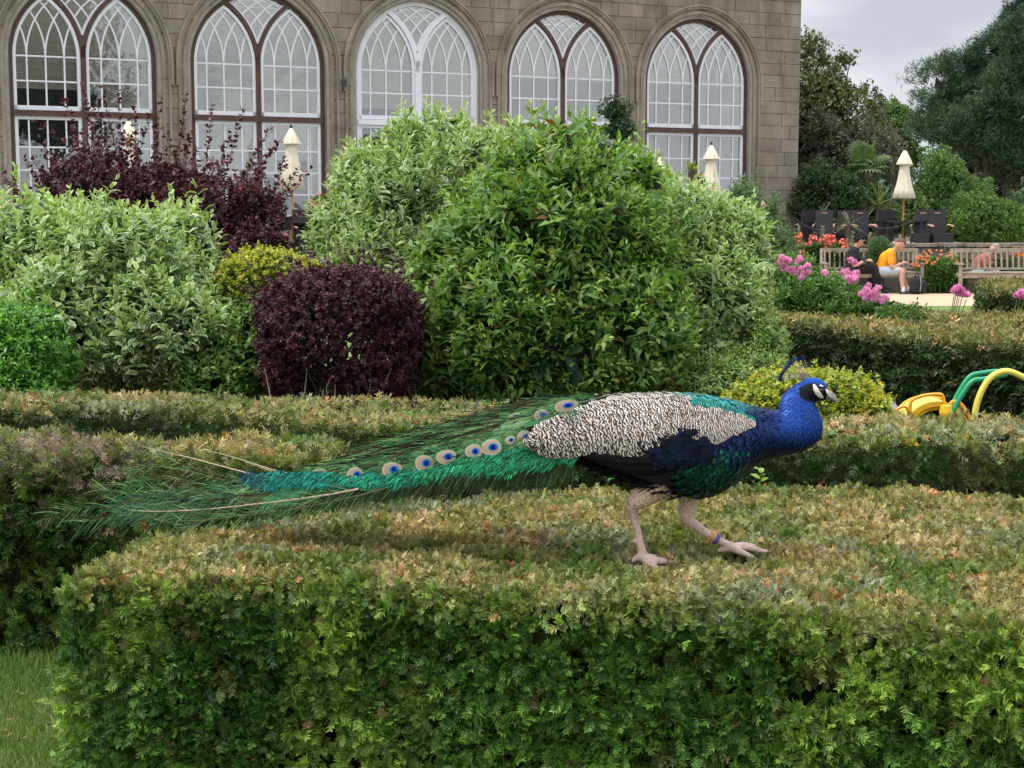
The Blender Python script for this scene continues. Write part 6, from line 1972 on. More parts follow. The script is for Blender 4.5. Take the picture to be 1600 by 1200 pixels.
thm = yy > 757; c[thm] = np.where((q_[thm, 0] > 1045)[:, None], DKG, BLK)
c = c * rF.uniform(.55, 1.5, (len(p), 1))
gr = (q_[:, 1] > 700) & (q_[:, 0] > 1050) & (rF.random(len(p)) < .30); c[gr] = np.array([.006, .13, .085]) * rF.uniform(.5, 1.4, (gr.sum(), 1))
arrs.append(rep_arrays(T_sc, p + nn * .0015, basis(nrm(d + nn * .12 + rF.normal(0, .10, p.shape)), nn), np.column_stack([sz * .7, sz, sz]), c))
rep_obj('body_feathers', arrs, M['plume'], pk)
# thigh fluff: short buff feathers over the upper legs
arrs = []
for (x0, y0, x1, y1, r0, r1, Y) in ((1040, 753, 990, 786, 23, 11, YN), (1079, 762, 1073, 802, 17, 12, YF2)):
    n = 1100; u = rF.random(n); a = rF.uniform(0, 2 * pi, n)
    ax = nrm(P(x1, y1, Y) - P(x0, y0, Y)); s1 = nrm(np.cross(ax, [0, 1, 0])); s2 = np.cross(ax, s1)
    nn = np.cos(a)[:, None] * s1 + np.sin(a)[:, None] * s2
    p = P(x0, y0, Y) + (P(x1, y1, Y) - P(x0, y0, Y)) * u[:, None] + nn * ((r0 + (r1 - r0) * u) * S_)[:, None]
    c = THIGH * rF.uniform(.7, 1.25, (n, 1)) * np.interp(u, [0, .2], [.6, 1])[:, None]
    arrs.append(rep_arrays(T_sc, p, basis(nrm(np.tile(ax, (n, 1)) + nn * .12), nn), np.full(n, .009), c))
rep_obj('thigh_feathers', arrs, M['plume_matt'], pk)

# --- head details (both sides)
def side_patch(name, poly, mat, lift=.0012, thick=.0015):
    """thin bare-skin patch lying on the head at the given outline"""
    for sg in (-1, 1):
        V = []
        def on(x, y, l):
            k = np.argmin(np.abs((rg[:, 0] + rg[:, 2]) / 2 - x) + 1000 * ((rg[:, 0] + rg[:, 2]) / 2 < 1250))
            # interpolate half width and centre at x within the head rings
            hx = (rg[100:, 0] + rg[100:, 2]) / 2; o_ = np.argsort(hx); hx = hx[o_]
            w = np.interp(x, hx, rg[100:, 4][o_]); cy_ = np.interp(x, hx, ((rg[100:, 1] + rg[100:, 3]) / 2)[o_]); hh = np.interp(x, hx, ((rg[100:, 3] - rg[100:, 1]) / 2)[o_])
            s_ = np.clip((y - cy_) / hh, -.98, .98)
            return P(x, y, YP) + np.array([0, sg * (w * sqrt(1 - s_ * s_) + l), 0])
        n = len(poly); cx_ = sum(a for a, b in poly) / n; cy_ = sum(b for a, b in poly) / n
        V = [on(x, y, lift - .003) for x, y in poly] + [on(x * .93 + cx_ * .07, y * .93 + cy_ * .07, lift + thick) for x, y in poly] + [on(cx_, cy_, lift + thick * 1.4)]
        Fs = [(i, (i + 1) % n, n + (i + 1) % n, n + i) for i in range(n)] + [(n + i, n + (i + 1) % n, 2 * n) for i in range(n)]
        mb = MB(); mb.add(V, Fs); mb.build(name, mat, pk, smooth=True)
M['bare_skin'] = mat_plain('white_bare_skin', (.72, .72, .60), .6, var=.08, scale=200)
side_patch('cheek_patch', [(1267.5, 599.5), (1270, 598.5), (1272.5, 601), (1275.5, 605), (1277, 609), (1280, 613), (1284, 618), (1284.5, 621.5), (1281, 622), (1276, 619.5), (1271, 614.5), (1267.5, 607)], M['bare_skin'], .0022)
side_patch('brow_patch', [(1277, 600.5), (1281, 599.8), (1284.5, 602.2), (1283, 603.4), (1278.5, 602.2)], M['bare_skin'], .0022)
side_patch('lore_patch', [(1287.5, 605.5), (1290, 608), (1293, 613.5), (1299, 619.5), (1302, 622.5), (1298.5, 622.5), (1293, 618), (1288.5, 612)], M['bare_skin'], .0045)
M['eye_gloss'] = mat_plain('bird_eye', (.010, .007, .005), .08, spec=.8)
for sg in (-1, 1):
    mb = MB(); c_ = P(1280.5, 608.5, YP) + np.array([0, sg * .0212, 0]); mb.ellip(c_, (.0052, .004, .0052), 14, 10); mb.build('eye', M['eye_gloss'], pk, smooth=True)
    mb = MB(); mb.tube([c_ + np.array([.0062 * cos(a), sg * .0012, .0056 * sin(a)]) for a in np.linspace(0, 2 * pi, 15)], .0009, 5); mb.build('eyelid', mat_plain('eyelid', (.05, .04, .035), .6), pk, smooth=True)
mb = MB()
bk = cr([(1289, 604, 1290, 625, .0115), (1296, 610, 1295, 624.5, .0095), (1302, 614.5, 1301, 626, .0062), (1306.5, 620, 1305, 629, .0035), (1308.5, 627, 1307.5, 630.5, .0012)], 5)
V = []; Fs = []
for row in bk: V += ringpoints(row, 14)
for i in range(len(bk) - 1):
    for j in range(14): Fs.append((i * 14 + j, i * 14 + (j + 1) % 14, (i + 1) * 14 + (j + 1) % 14, (i + 1) * 14 + j))
Fs.append(tuple((len(bk) - 1) * 14 + j for j in range(14)))
mb.add(V, Fs); beak = mb.build('beak', mat_plain('horn_beak', (.34, .28, .27), .4, var=.25, scale=120), pk, smooth=True)
mb = MB()
for sg in (-1, 1): mb.tube([P(1291, 622.5, YP) + np.array([0, sg * .0112, 0]), P(1299, 623, YP) + np.array([0, sg * .0078, 0]), P(1305.5, 627, YP) + np.array([0, sg * .0036, 0])], .0007, 5)
mb.build('mouth_line', M['dark_in'], beak)
for sg in (-1, 1):
    mb = MB(); mb.ellip(P(1299.5, 615.5, YP) + np.array([0, sg * .0070, 0]), (.0026, .0012, .0012), 8, 5); mb.build('nostril', M['dark_in'], beak, smooth=True)
# crest: bare shafts with small fan tips
tipsC = cr([(1223, 594), (1223.5, 589), (1226, 583), (1230.5, 577), (1236, 571.5), (1242.5, 567), (1249.5, 564), (1258, 562)], 3)
M['shaft'] = mat_plain('cream_quill', (.60, .50, .36), .5, var=.12, scale=60)
for k, (tx, ty) in enumerate(tipsC[::1]):
    b = P(1259 + k * .25, 594 - k * .12, YP) + np.array([0, rF.uniform(-.004, .004), 0]); e = P(tx, ty, YP) + np.array([0, rF.uniform(-.018, .018), 0])
    mb = MB(); m_ = (b + e) / 2 + np.array([.002, 0, .003]); mb.tube([b, m_, e], [.0006, .0005, .0004], 4, c=(.40, .34, .25))
    d = nrm(e - m_); s = nrm(np.cross(d, [0, 1, 0])); 
    for tt in (-1, 1):
        for j in range(5):
            u = .009 * j / 4; w_ = .0042 * sin(pi * (j + .8) / 5.2)
            pb = e + d * (u - .002); q2 = pb + s * tt * w_ + d * .006 + np.array([0, rF.uniform(-.002, .002), 0])
            mb.add([pb, pb + d * .0025, q2 + d * .001, q2 - d * .001], [(0, 1, 2, 3)], (.006, .03, .12))
    mb.build('crest_feather', M['plume'], pk)

# --- leg rings
for (x, y, c_, nm, w_) in ((1112, 838, (.65, .34, .08), 'yellow_leg_ring', .006), (1119.5, 842, (.09, .07, .30), 'purple_leg_ring', .0065)):
    mb = MB(); cc = P(x, y, YF2); ax = nrm(P(1134, 850, YF2) - P(1102, 832, YF2)); s1 = nrm(np.cross(ax, [0, 1, 0])); s2 = np.cross(ax, s1)
    for off in ((-.45, .45) if 'yellow' in nm else (-.3, .3)):
        mb.tube([cc + ax * w_ * off + (s1 * cos(a) + s2 * sin(a)) * .0128 for a in np.linspace(0, 2 * pi, 21)], w_ * .42, 8)
    if 'yellow' in nm:
        e = P(1104, 846, YF2 - .01); mb.tube([cc - s1 * 0 + s1 * .012 * (1 if (s1[2] < 0) else -1), e + np.array([.004, 0, 0]), e + np.array([-.004, 0, -.004])], .0016, 5)
    mb.build('leg_ring', mat_plain(nm, c_, .45, var=.1, scale=200), pk, smooth=True).__setitem__('label', 'buff yellow plastic leg ring' if 'yellow' in nm else 'purple plastic leg ring')
# claws
for (x, y, dx, Y) in ((1067, 884, 0, YN - .006), (1028, 889, 0, YN - .022), (1200, 862, 0, YF2 + .01), (1179, 872, 0, YF2 - .04)):
    mb = MB(); mb.tube([P(x - 2, y, Y), P(x + 3, y + .5, Y), P(x + 6, y + 4, Y)], [.0036, .0024, .0006], 6); mb.build('claw', mat_plain('claw_horn', (.16, .13, .11), .4), pk, smooth=True)

# --- wing: patch over the body flank with layered barred feathers
UP = cr([(832, 672), (845, 655), (880, 640), (930, 624), (990, 616), (1050, 615), (1100, 621), (1135, 632), (1165, 646), (1176, 655)], 6)
LO = cr([(832, 684), (850, 694), (885, 697), (930, 690), (985, 694), (1030, 684), (1060, 672), (1100, 681), (1140, 668), (1176, 656)], 6)
def wing_pt(x, v, sg=-1, lift=.0):
    u_ = np.interp(x, UP[:, 0], UP[:, 1]); l_ = np.interp(x, LO[:, 0], LO[:, 1]); y = u_ + (l_ - u_) * v
    W = np.interp(x, [832, 860, 930, 1050, 1120, 1176], [.116, .122, .126, .124, .112, .088]); cb = np.interp(x, [832, 1050], [688, 692]); hb = np.interp(x, [832, 900, 1050, 1176], [52, 68, 79, 62])
    s_ = np.clip((y - cb) / hb, -1, 1)
    p_ = Pv(x, y, YP); p_[..., 1] += sg * (W * np.sqrt(1 - s_ * s_ * .98) + lift); return p_
def mat_barred():
    """dark bars across every feather: alpha of the colour runs along the feather"""
    m, nt, b, out = new_mat('barred_feather'); N = nt.nodes.new; L = nt.links.new
    tc = N('ShaderNodeTexCoord'); no = N('ShaderNodeTexNoise'); no.inputs['Scale'].default_value = 95; no.inputs['Detail'].default_value = 2; L(tc.outputs['Object'], no.inputs['Vector'])
    at = N('ShaderNodeAttribute'); at.attribute_name = 'col'
    m1 = N('ShaderNodeMath'); m1.operation = 'MULTIPLY'; m1.inputs[1].default_value = 22.0; L(at.outputs['Alpha'], m1.inputs[0])
    m2 = N('ShaderNodeMath'); m2.operation = 'MULTIPLY_ADD'; m2.inputs[1].default_value = 8.5; L(no.outputs['Fac'], m2.inputs[0]); L(m1.outputs[0], m2.inputs[2])
    m3 = N('ShaderNodeMath'); m3.operation = 'SINE'; L(m2.outputs[0], m3.inputs[0])
    rp = N('ShaderNodeMapRange'); rp.inputs['From Min'].default_value = -.16; rp.inputs['From Max'].default_value = .26; L(m3.outputs[0], rp.inputs['Value'])
    mx = N('ShaderNodeMix'); mx.data_type = 'RGBA'; mx.inputs['A'].default_value = (.028, .023, .024, 1); mx.inputs['B'].default_value = (.62, .55, .47, 1); L(rp.outputs[0], mx.inputs['Factor'])
    ml = N('ShaderNodeVectorMath'); ml.operation = 'MULTIPLY'; L(mx.outputs['Result'], ml.inputs[0]); L(at.outputs['Color'], ml.inputs[1]); L(ml.outputs[0], b.inputs['Base Color'])
    b.inputs['Roughness'].default_value = .7; b.inputs['Specular IOR Level'].default_value = .15
    return m
T_bar = Tmpl([(0, 0, 0), (-.42, .42, .05), (-.34, .82, .07), (0, 1, .08), (.34, .82, .07), (.42, .42, .05), (0, .45, .09), (0, .75, .09)],
             [(0, 6, 1), (1, 6, 7, 2), (2, 7, 3), (0, 5, 6), (5, 4, 7, 6), (4, 3, 7)], [0, .54, .92, 1, .92, .54, .45, .75])
M['barred'] = mat_barred()
for sg in (-1, 1):
    xs = np.linspace(833, 1176, 60); vs = np.linspace(0, 1, 16)
    X_, V_ = np.meshgrid(xs, vs, indexing='ij'); pts = wing_pt(X_.ravel(), V_.ravel(), sg, .004)
    inn = wing_pt(X_.ravel(), V_.ravel(), sg, -.012)
    nx_, nv = len(xs), len(vs); f = []
    for i in range(nx_ - 1):
        for j in range(nv - 1):
            a = i * nv + j; f.append((a, a + 1, a + nv + 1, a + nv) if sg > 0 else (a, a + nv, a + nv + 1, a + 1))
    k0 = nx_ * nv
    for i in range(nx_ - 1):
        a = i * nv + nv - 1; f.append((a, a + nv, a + nv + k0, a + k0))
    mb = MB(); mb.add(list(pts) + list(inn), f, (1, 1, 1)); wing = mb.build('wing', M['barred'], pk, smooth=True)
    n = 3400; x = rF.uniform(836, 1174, n); v = rF.random(n)
    p_ = wing_pt(x, v, sg, .005 + 0); pl = wing_pt(x - 2, v + .004, sg, .005); pv_ = wing_pt(x, np.clip(v + .03, 0, 1.1), sg, .005)
    d = nrm(pl - p_); nn = nrm(np.cross(pv_ - p_, d)); nn *= np.sign(nn[:, 1] * sg)[:, None]
    sz = np.interp(x, [836, 980, 1174], [.030, .026, .014]) * rF.uniform(.85, 1.15, n)
    shade = rF.uniform(.88, 1.06, (n, 1)); c = np.tile([1, 1, 1.0], (n, 1)) * shade
    dk = (np.interp(x, [990, 1040, 1110], [0, 1, 0]) * (v > .0) * np.clip((v - .75) * 6, 0, 1)) > rF.random(n); c[dk] = [.03, .034, .05]
    br_ = (np.abs(x - 1095) < 55) & (v < .5) & (rF.random(n) < .25); c[br_] *= .45
    te = (x > 1082) & (v < .13 + .05 * rF.random(n)) ; c[te] = np.array([.03, .55, .5]) * rF.uniform(.6, 1.4, (te.sum(), 1))
    rep_obj('wing_coverts', [rep_arrays(T_bar, p_, basis(nrm(d + nn * .05 + rF.normal(0, .035, p_.shape)), nn), np.column_stack([sz * .85, sz, sz * .6]), c)], M['barred'], wing)
    # dark scapular feathers and long dark flight feathers below the barred coverts
    def blade(x0, y0, x1, y1, w, colr, name, lift, par, bow=4):
        n_ = 9; mb = MB(); V = []
        for k in range(n_):
            u = k / (n_ - 1); x = x0 + (x1 - x0) * u; y = y0 + (y1 - y0) * u + bow * sin(pi * u)
            W = np.interp(x, [832, 860, 930, 1050, 1120, 1176], [.085, .095, .112, .116, .108, .088]); s_ = np.clip((y - 690) / 84, -1, 1)
            dd = sg * (W * sqrt(1 - s_ * s_ * .9) + lift)
            ww = w * (sin(pi * (.12 + .83 * u)) ** .6) * S_
            c0 = P(x, y, YP) + np.array([0, dd, 0]); tn = nrm(P(x1, y1, YP) - P(x0, y0, YP)); s2 = nrm(np.cross(tn, [0, 1, 0])); s2 = s2 * (-1 if s2[2] > 0 else 1)
            V += [c0 - s2 * ww + np.array([0, -sg * .002, 0]), c0 + np.array([0, sg * .0015, 0]), c0 + s2 * ww + np.array([0, -sg * .002, 0])]
        f = []
        for k in range(n_ - 1): f += [(k * 3, k * 3 + 1, k * 3 + 4, k * 3 + 3), (k * 3 + 1, k * 3 + 2, k * 3 + 5, k * 3 + 4)]
        mb.add(V, f, tuple(colr)); return mb.build(name, M['plume_matt'], par)
    for k in range(9):
        blade(1060 - k * 3, 700 + k * 4.5, 895 + k * 17, 697 + k * 6.2, 9, np.array([.009, .008, .010]) * rF.uniform(.6, 1.8), 'flight_feather', .006 + .0012 * (9 - k), wing, 3)
    n = 300; x = rF.uniform(1022, 1108, n); ylo = np.interp(x, [1016, 1040, 1062, 1085, 1112], [696, 683, 669, 671, 686]); yhi = np.interp(x, [1016, 1060, 1112], [704, 712, 706]); y = ylo + (yhi - ylo) * rF.random(n) ** .8
    y += rF.normal(0, 5, n); Wd = np.interp(x, [832, 930, 1050, 1120, 1176], [.085, .112, .118, .110, .088]); s_ = np.clip((y - 690) / 84, -1, 1)
    p_ = Pv(x, y, YP); p_[:, 1] += sg * (Wd * np.sqrt(1 - s_ * s_ * .9) + .014); nn = nrm(np.column_stack([np.zeros(n), np.full(n, sg * 1.0), -s_ * .6]))
    d = nrm(np.column_stack([-np.ones(n), np.full(n, .0), rF.uniform(-.45, .05, n)])); sz = rF.uniform(.018, .032, n)
    c = np.array([.005, .008, .018]) * rF.uniform(.4, 1.9, (n, 1)); tb = rF.random(n) < .10; c[tb] = np.array([.005, .014, .04]) * rF.uniform(.6, 1.4, (tb.sum(), 1))
    rep_obj('scapular_feathers', [rep_arrays(T_sc, p_, basis(nrm(d + nn * .05), nn), np.column_stack([sz * .55, sz, sz * .5]), c)], M['plume_matt'], wing)
# soft black belly and vent feathers hanging below the wing
arrs = []
n = 2600; x = rF.uniform(880, 1060, n); y = np.interp(x, [880, 930, 990, 1060], [705, 722, 745, 768]) + rF.uniform(-30, 2, n)
p_ = Pv(x, y, YP); hw_ = np.interp(x, [880, 990, 1060], [.045, .08, .085]); p_[:, 1] += rF.uniform(-1, 1, n) * hw_
d = nrm(np.column_stack([np.full(n, -1.0), rF.normal(0, .25, n), rF.uniform(-.55, .05, n)]))
arrs.append(rep_arrays(Tmpl([(-.5, 0, 0), (.5, 0, 0), (.4, .6, 0), (0, 1, -.05), (-.4, .6, 0)], [(0, 1, 2, 4), (4, 2, 3)], None, [1] * 5), p_, basis(d, nrm(rF.normal(0, 1, (n, 3)) + [0, -1, .3])), np.column_stack([np.full(n, .006), rF.uniform(.025, .05, n), np.full(n, .02)]), np.array([.010, .010, .011]) * rF.uniform(.5, 1.8, (n, 1))))
rep_obj('vent_feathers', arrs, M['plume_matt'], pk)
mb = MB(); c_ = P(1061, 723, YP - .118); mb.ellip(c_, (.010, .004, .005), 10, 6); mb.build('bare_skin_spot', mat_plain('pinkish_skin', (.48, .27, .18), .6), pk, smooth=True)

# --- the train
TOPL = cr([(985, 614), (930, 615), (860, 624), (780, 640), (700, 662), (600, 693), (500, 727), (430, 747), (370, 760), (300, 772), (220, 784), (130, 800)], 8)
BOTL = cr([(985, 690), (930, 704), (870, 716), (780, 733), (700, 747), (620, 764), (520, 776), (430, 786), (370, 795), (300, 806), (230, 818), (130, 822)], 8)
def TD(x): return np.interp(x, [150, 400, 600, 740, 830, 905, 985], [.07, .125, .155, .142, .105, .085, .055])
def train_pt(u, s, sg=-1):
    """u 0..1 along the train, s 0 (ridge) .. 1 (lower edge)"""
    i = np.clip(u, 0, 1) * (len(TOPL) - 1); t_ = np.stack([np.interp(i, np.arange(len(TOPL)), TOPL[:, k]) for k in (0, 1)], -1); b_ = np.stack([np.interp(i, np.arange(len(BOTL)), BOTL[:, k]) for k in (0, 1)], -1)
    q_ = t_ + (b_ - t_) * np.asarray(s)[..., None]
    Yc = YP + np.clip((900 - q_[..., 0]) / 700, 0, 1.2) * .30
    D = TD(q_[..., 0])
    Y = Yc + sg * D * np.sqrt(np.clip(1 - (1 - np.asarray(s)) ** 2, 0, 1))
    return Pv(q_[..., 0], q_[..., 1], Y)
M['barb'] = mat_leaf('train_barbs', rough=.42, spec=.5, trans=.35, tmul=(1.1, 1.1, 1.0))
GRN = [np.array([.10, .30, .09]), np.array([.28, .48, .20]), np.array([.04, .17, .08]), np.array([.12, .12, .045]), np.array([.028, .024, .016]), np.array([.015, .012, .010])]
def barb_strip(p0, d0, L, w, drop, r, curl, nseg=4):
    """arrays for many barbs: thin curved ribbons. p0, d0 (n,3)"""
    n = len(p0); V = np.empty((n, (nseg + 1) * 2, 3)); nb = nrm(np.cross(d0, [0, 1.0, 0]) + 1e-6)
    pos = p0.copy(); d = d0.copy()
    for k in range(nseg + 1):
        u = k / nseg; ww = (w * (1 - u) ** .7 * .5 + .00015)[:, None]; s_ = nrm(np.cross(d, [0, 1.0, 0]) + r * .0)
        V[:, 2 * k] = pos - s_ * ww; V[:, 2 * k + 1] = pos + s_ * ww
        pos = pos + d * (L / nseg)[:, None]; d = nrm(d + curl / nseg + np.array([0, 0, -1.0]) * (drop / nseg)[:, None])
    f = np.array([[2 * k, 2 * k + 1, 2 * k + 3, 2 * k + 2] for k in range(nseg)])
    nvv = (nseg + 1) * 2
    loops = (f.ravel()[None] + (np.arange(n) * nvv)[:, None]).ravel(); lens = np.full(n * nseg, 4)
    return V, loops, lens, nvv
def barb_arr(p0, d0, L, w, drop, curl, col, nseg=4, tipc=None):
    V, loops, lens, nvv = barb_strip(p0, d0, L, w, drop, 0, curl, nseg); n = len(p0)
    C = np.zeros((n, nvv, 4)); fade = np.repeat(np.linspace(.75, 1.35, nseg + 1), 2)
    C[..., :3] = np.clip(col[:, None, :] * fade[None, :, None], 0, 1)
    return V.reshape(-1, 3), loops, lens, C.reshape(-1, 4)
def train_feather(u0, u1, s0, s1, sg, seed, nb=46, blen=.055, colw=(3, 2, 2, 3, 3, 2), shaftc=(.30, .26, .16), lift=0, pathpts=None, bw=.0022, droop=.35, shr=.0011, density_from=.0, fray=0.0):
    r = np.random.default_rng(seed)
    if pathpts is None:
        us = np.linspace(u0, u1, 22); ss = s0 + (s1 - s0) * np.linspace(0, 1, 22) + .03 * np.sin(np.linspace(0, 5, 22) + r.uniform(0, 6)); pp = train_pt(us, np.clip(ss, 0, 1), sg)
        pp[:, 1] += sg * lift
    else: pp = np.array(pathpts)
    mb = MB(); mb.tube(list(pp), list(np.linspace(shr, shr * .35, len(pp))), 5, c=shaftc, cap=False)
    f_ = mb.build('train_feather', M['barb'], pk)
    t = density_from + (1 - density_from) * (np.arange(nb * 2) // 2 + r.uniform(0, 1, nb * 2)) / nb; t = np.clip(t, 0, .995)
    i = t * (len(pp) - 1); p0 = np.stack([np.interp(i, np.arange(len(pp)), pp[:, k]) for k in range(3)], -1)
    i2 = np.minimum(i + .8, len(pp) - 1); p1 = np.stack([np.interp(i2, np.arange(len(pp)), pp[:, k]) for k in range(3)], -1); i3 = np.maximum(i - .8, 0); pm = np.stack([np.interp(i3, np.arange(len(pp)), pp[:, k]) for k in range(3)], -1)
    T = nrm(p1 - pm); side = np.where(np.arange(nb * 2) % 2 == 0, 1.0, -1.0)[:, None]
    S2 = nrm(np.cross(T, [0, sg * 1.0, .15]))
    S2 *= np.where(S2[:, 2:3] > 0, -1, 1)
    d0 = nrm(T + S2 * side * r.uniform(.35, .85, (nb * 2, 1)) * np.where(side > 0, 1.0, .55) + np.array([0, sg, 0]) * r.uniform(0, .25, (nb * 2, 1)) + r.normal(0, .06 + fray, (nb * 2, 3)))
    L = blen * r.uniform(.6, 1.25, nb * 2) * np.interp(t, [0, .15, .85, 1], [.6, 1, 1, .75])
    cw = np.array(colw, float); ci = r.choice(6, nb * 2, p=cw / cw.sum()); col = np.array(GRN)[ci] * r.uniform(.7, 1.3, (nb * 2, 1))
    curl = T * .0 + np.array([-.05, 0, 0])
    A_ = barb_arr(p0, d0, L, bw * r.uniform(.6, 1.2, nb * 2), droop * r.uniform(.3, 1.6, nb * 2), curl, col)
    return f_, A_
allb = []
rT = np.random.default_rng(200)
k = 0
feathers = []
for sg in (-1, 1):
    nlay = 34 if sg < 0 else 16
    for j in range(nlay):
        s = (j + .5) / nlay; s_use = s if sg < 0 else s
        u0 = rT.uniform(.05, .40); u1 = min(u0 + rT.uniform(.25, .42), .78 + rT.uniform(-.05, .02))
        top = s < .55
        f_, A_ = train_feather(u0, u1, s_use * .8, min(s_use * 1.02, 1), sg, 300 + k, nb=64, blen=rT.uniform(.05, .085), colw=(3, 1.5, 2, 4, 6, 6) if top else (1, .5, 3, 4, 5, 4), lift=.003 + .006 * rT.random(), bw=.0021, droop=.5)
        feathers.append(f_); V, L, n, C = A_; 
        rep_obj('barb_fringe', [A_], M['barb'], f_, kind=None); k += 1
# extra dense sweep of barbs on the camera side (fills the vane between the named feathers)
def fill(n, ulo, uhi, slo, shi, blen, cw, seed, sg=-1, lift=.003, bw=.002, ang=(-.1, .35), droop=1.2):
    r = np.random.default_rng(seed); u = r.uniform(ulo, uhi, n); s = r.uniform(slo, shi, n)
    p = train_pt(u, s, sg); p2 = train_pt(u + .02, s, sg); T = nrm(p2 - p); p[:, 1] += sg * (lift + r.uniform(0, .006, n))
    dn = nrm(train_pt(u, np.clip(s + .05, 0, 1.2), sg) - p); d0 = nrm(T + dn * r.uniform(ang[0], ang[1], (n, 1)) + r.normal(0, .05, (n, 3)) + np.array([0, sg * .08, 0]))
    cwn = np.array(cw, float); ci = r.choice(6, n, p=cwn / cwn.sum()); pat = fbm(p, 22, seed, 2)
    col = np.array(GRN)[ci] * r.uniform(.65, 1.35, (n, 1)) * np.clip(.35 + 1.5 * (pat - .2), .3, 1.7)[:, None]
    return barb_arr(p, d0, blen * r.uniform(.6, 1.3, n), bw * r.uniform(.6, 1.3, n), droop * r.uniform(.2, 1.5, n), np.array([-.1, 0, 0]), col)
arrs = [fill(4200, .06, .66, 0, .62, .05, (1.5, .5, 2, 4, 8, 8), 401), fill(1500, .10, .66, 0.0, .10, .05, (5, 5, 2, 1, 0.6, 0), 402, lift=.006, ang=(-.05, .5), bw=.0024),
        fill(2200, .12, .70, .5, 1.0, .045, (2, 1, 4, 3, 4, 4), 403), fill(2500, .08, .66, 0, 1.0, .05, (3, 2, 3, 3, 3, 3), 404, sg=1)]
r = np.random.default_rng(450)
for kx in range(300):
    ridge = kx < 110
    cu = r.uniform(.08, .64); cs = r.uniform(0, .12) if ridge else r.uniform(.08, .62); nb = 20
    du = np.sort(r.uniform(0, .055, nb)); u = cu + du; s_ = np.clip(cs + .3 * du * r.uniform(-.6, 1.2) + 0 * du, 0, 1)
    p = train_pt(u, s_, -1); p2 = train_pt(u + .02, s_, -1); T = nrm(p2 - p); dn = nrm(train_pt(u, np.clip(s_ + .05, 0, 1.2), -1) - p); p[:, 1] -= .013 + r.uniform(0, .006)
    k0 = r.uniform(-.12, .2); d0 = nrm(T + dn * (k0 + r.normal(0, .04, (nb, 1))) + np.array([0, -.10, 0]))
    base = [np.array([.14, .46, .17]), np.array([.42, .66, .32]), np.array([.17, .50, .28]), np.array([.16, .17, .07]), np.array([.035, .03, .02])][r.choice(5, p=[.30, .26, .12, .10, .22])]
    col = base * r.uniform(.8, 1.2, (nb, 1))
    arrs.append(barb_arr(p, d0, r.uniform(.055, .095) * r.uniform(.8, 1.1, nb), np.full(nb, .0033) * r.uniform(.6, 1.2, nb), np.full(nb, r.uniform(.9, 2.0)) * r.uniform(.85, 1.15, nb), np.array([-.15, 0, 0]), col, nseg=5))
rep_obj('train_barbs', arrs, M['barb'], pk)
# dark under-layer: the brown vane bases that close the train
us = np.linspace(.02, .70, 60); V = []; 
for u in us:
    for sg, ss in ((-1, (1, .8, .6, .4, .2, 0)), (1, (.2, .4, .6, .8, 1))):
        for s in ss:
            p = train_pt(np.array([u]), np.array([s]), sg)[0]; c0 = train_pt(np.array([u]), np.array([.6]), 0)[0]
            V.append(p + (c0 - p) * .07)
m_ = 11; Fs = [(i * m_ + j, i * m_ + j + 1, (i + 1) * m_ + j + 1, (i + 1) * m_ + j) for i in range(len(us) - 1) for j in range(m_ - 1)]
mb = MB(); mb.add(V, Fs, (.018, .020, .012)); mb.build('train_underlayer', M['barb'], pk, smooth=True)
# emerald and teal fluffy band below the eyespots
BAND = cr([(905, 702, 14), (870, 706, 20), (830, 712, 21), (790, 720, 19), (740, 724, 16), (690, 735, 14), (640, 744, 12), (590, 749, 11), (540, 750, 11), (490, 748, 11), (450, 748, 12), (415, 750, 13), (390, 752, 11)], 5)
n = 6000; i = rT.uniform(0, len(BAND) - 1, n); bx = np.interp(i, np.arange(len(BAND)), BAND[:, 0]); by = np.interp(i, np.arange(len(BAND)), BAND[:, 1]); bh = np.interp(i, np.arange(len(BAND)), BAND[:, 2])
vv = rT.uniform(-1, 1, n); py = by + vv * bh * (.75 + .5 * vnoise(np.column_stack([bx * .05, bx * 0, bx * 0]), 1.0))
Yc = YP + np.clip((900 - bx) / 700, 0, 1.2) * .30; D = TD(bx)
p = Pv(bx, py, Yc - D - .006 - .016 * (1 - vv ** 2) + rT.uniform(-.003, .003, n))
d = nrm(np.column_stack([-np.ones(n) * rT.uniform(.3, 1.0, n), rT.normal(-.1, .15, n), -rT.uniform(.15, 1.1, n) * (.5 + .5 * (vv + 1) / 2)]))
tealf = sstep(720, 430, bx + rT.normal(0, 50, n))[:, None] * .85
c = (np.array([.035, .44, .19]) * (1 - tealf) + np.array([.02, .34, .30]) * tealf) * rT.uniform(.3, 1.7, (n, 1)) * (.35 + 1.3 * fbm(p, 34, 9, 2)[:, None]); bl = sstep(440, 395, bx)[:, None]; c = c * (1 - bl) + np.array([.03, .16, .20]) * bl
hi = rT.random(n) < .15; c[hi] = np.array([.08, .42, .28]) * rT.uniform(.6, 1.3, (hi.sum(), 1))
dn_ = rT.random(n) < .30; c[dn_] *= .3
rep_obj('emerald_scale_feathers', [barb_arr(p, d, rT.uniform(.008, .022, n) * np.where(rT.random(n) < sstep(385, 470, bx), 1, .25), rT.uniform(.0014, .0034, n), np.full(n, .4), np.array([-.1, 0, 0]), c, nseg=3)], M['plume'], pk)
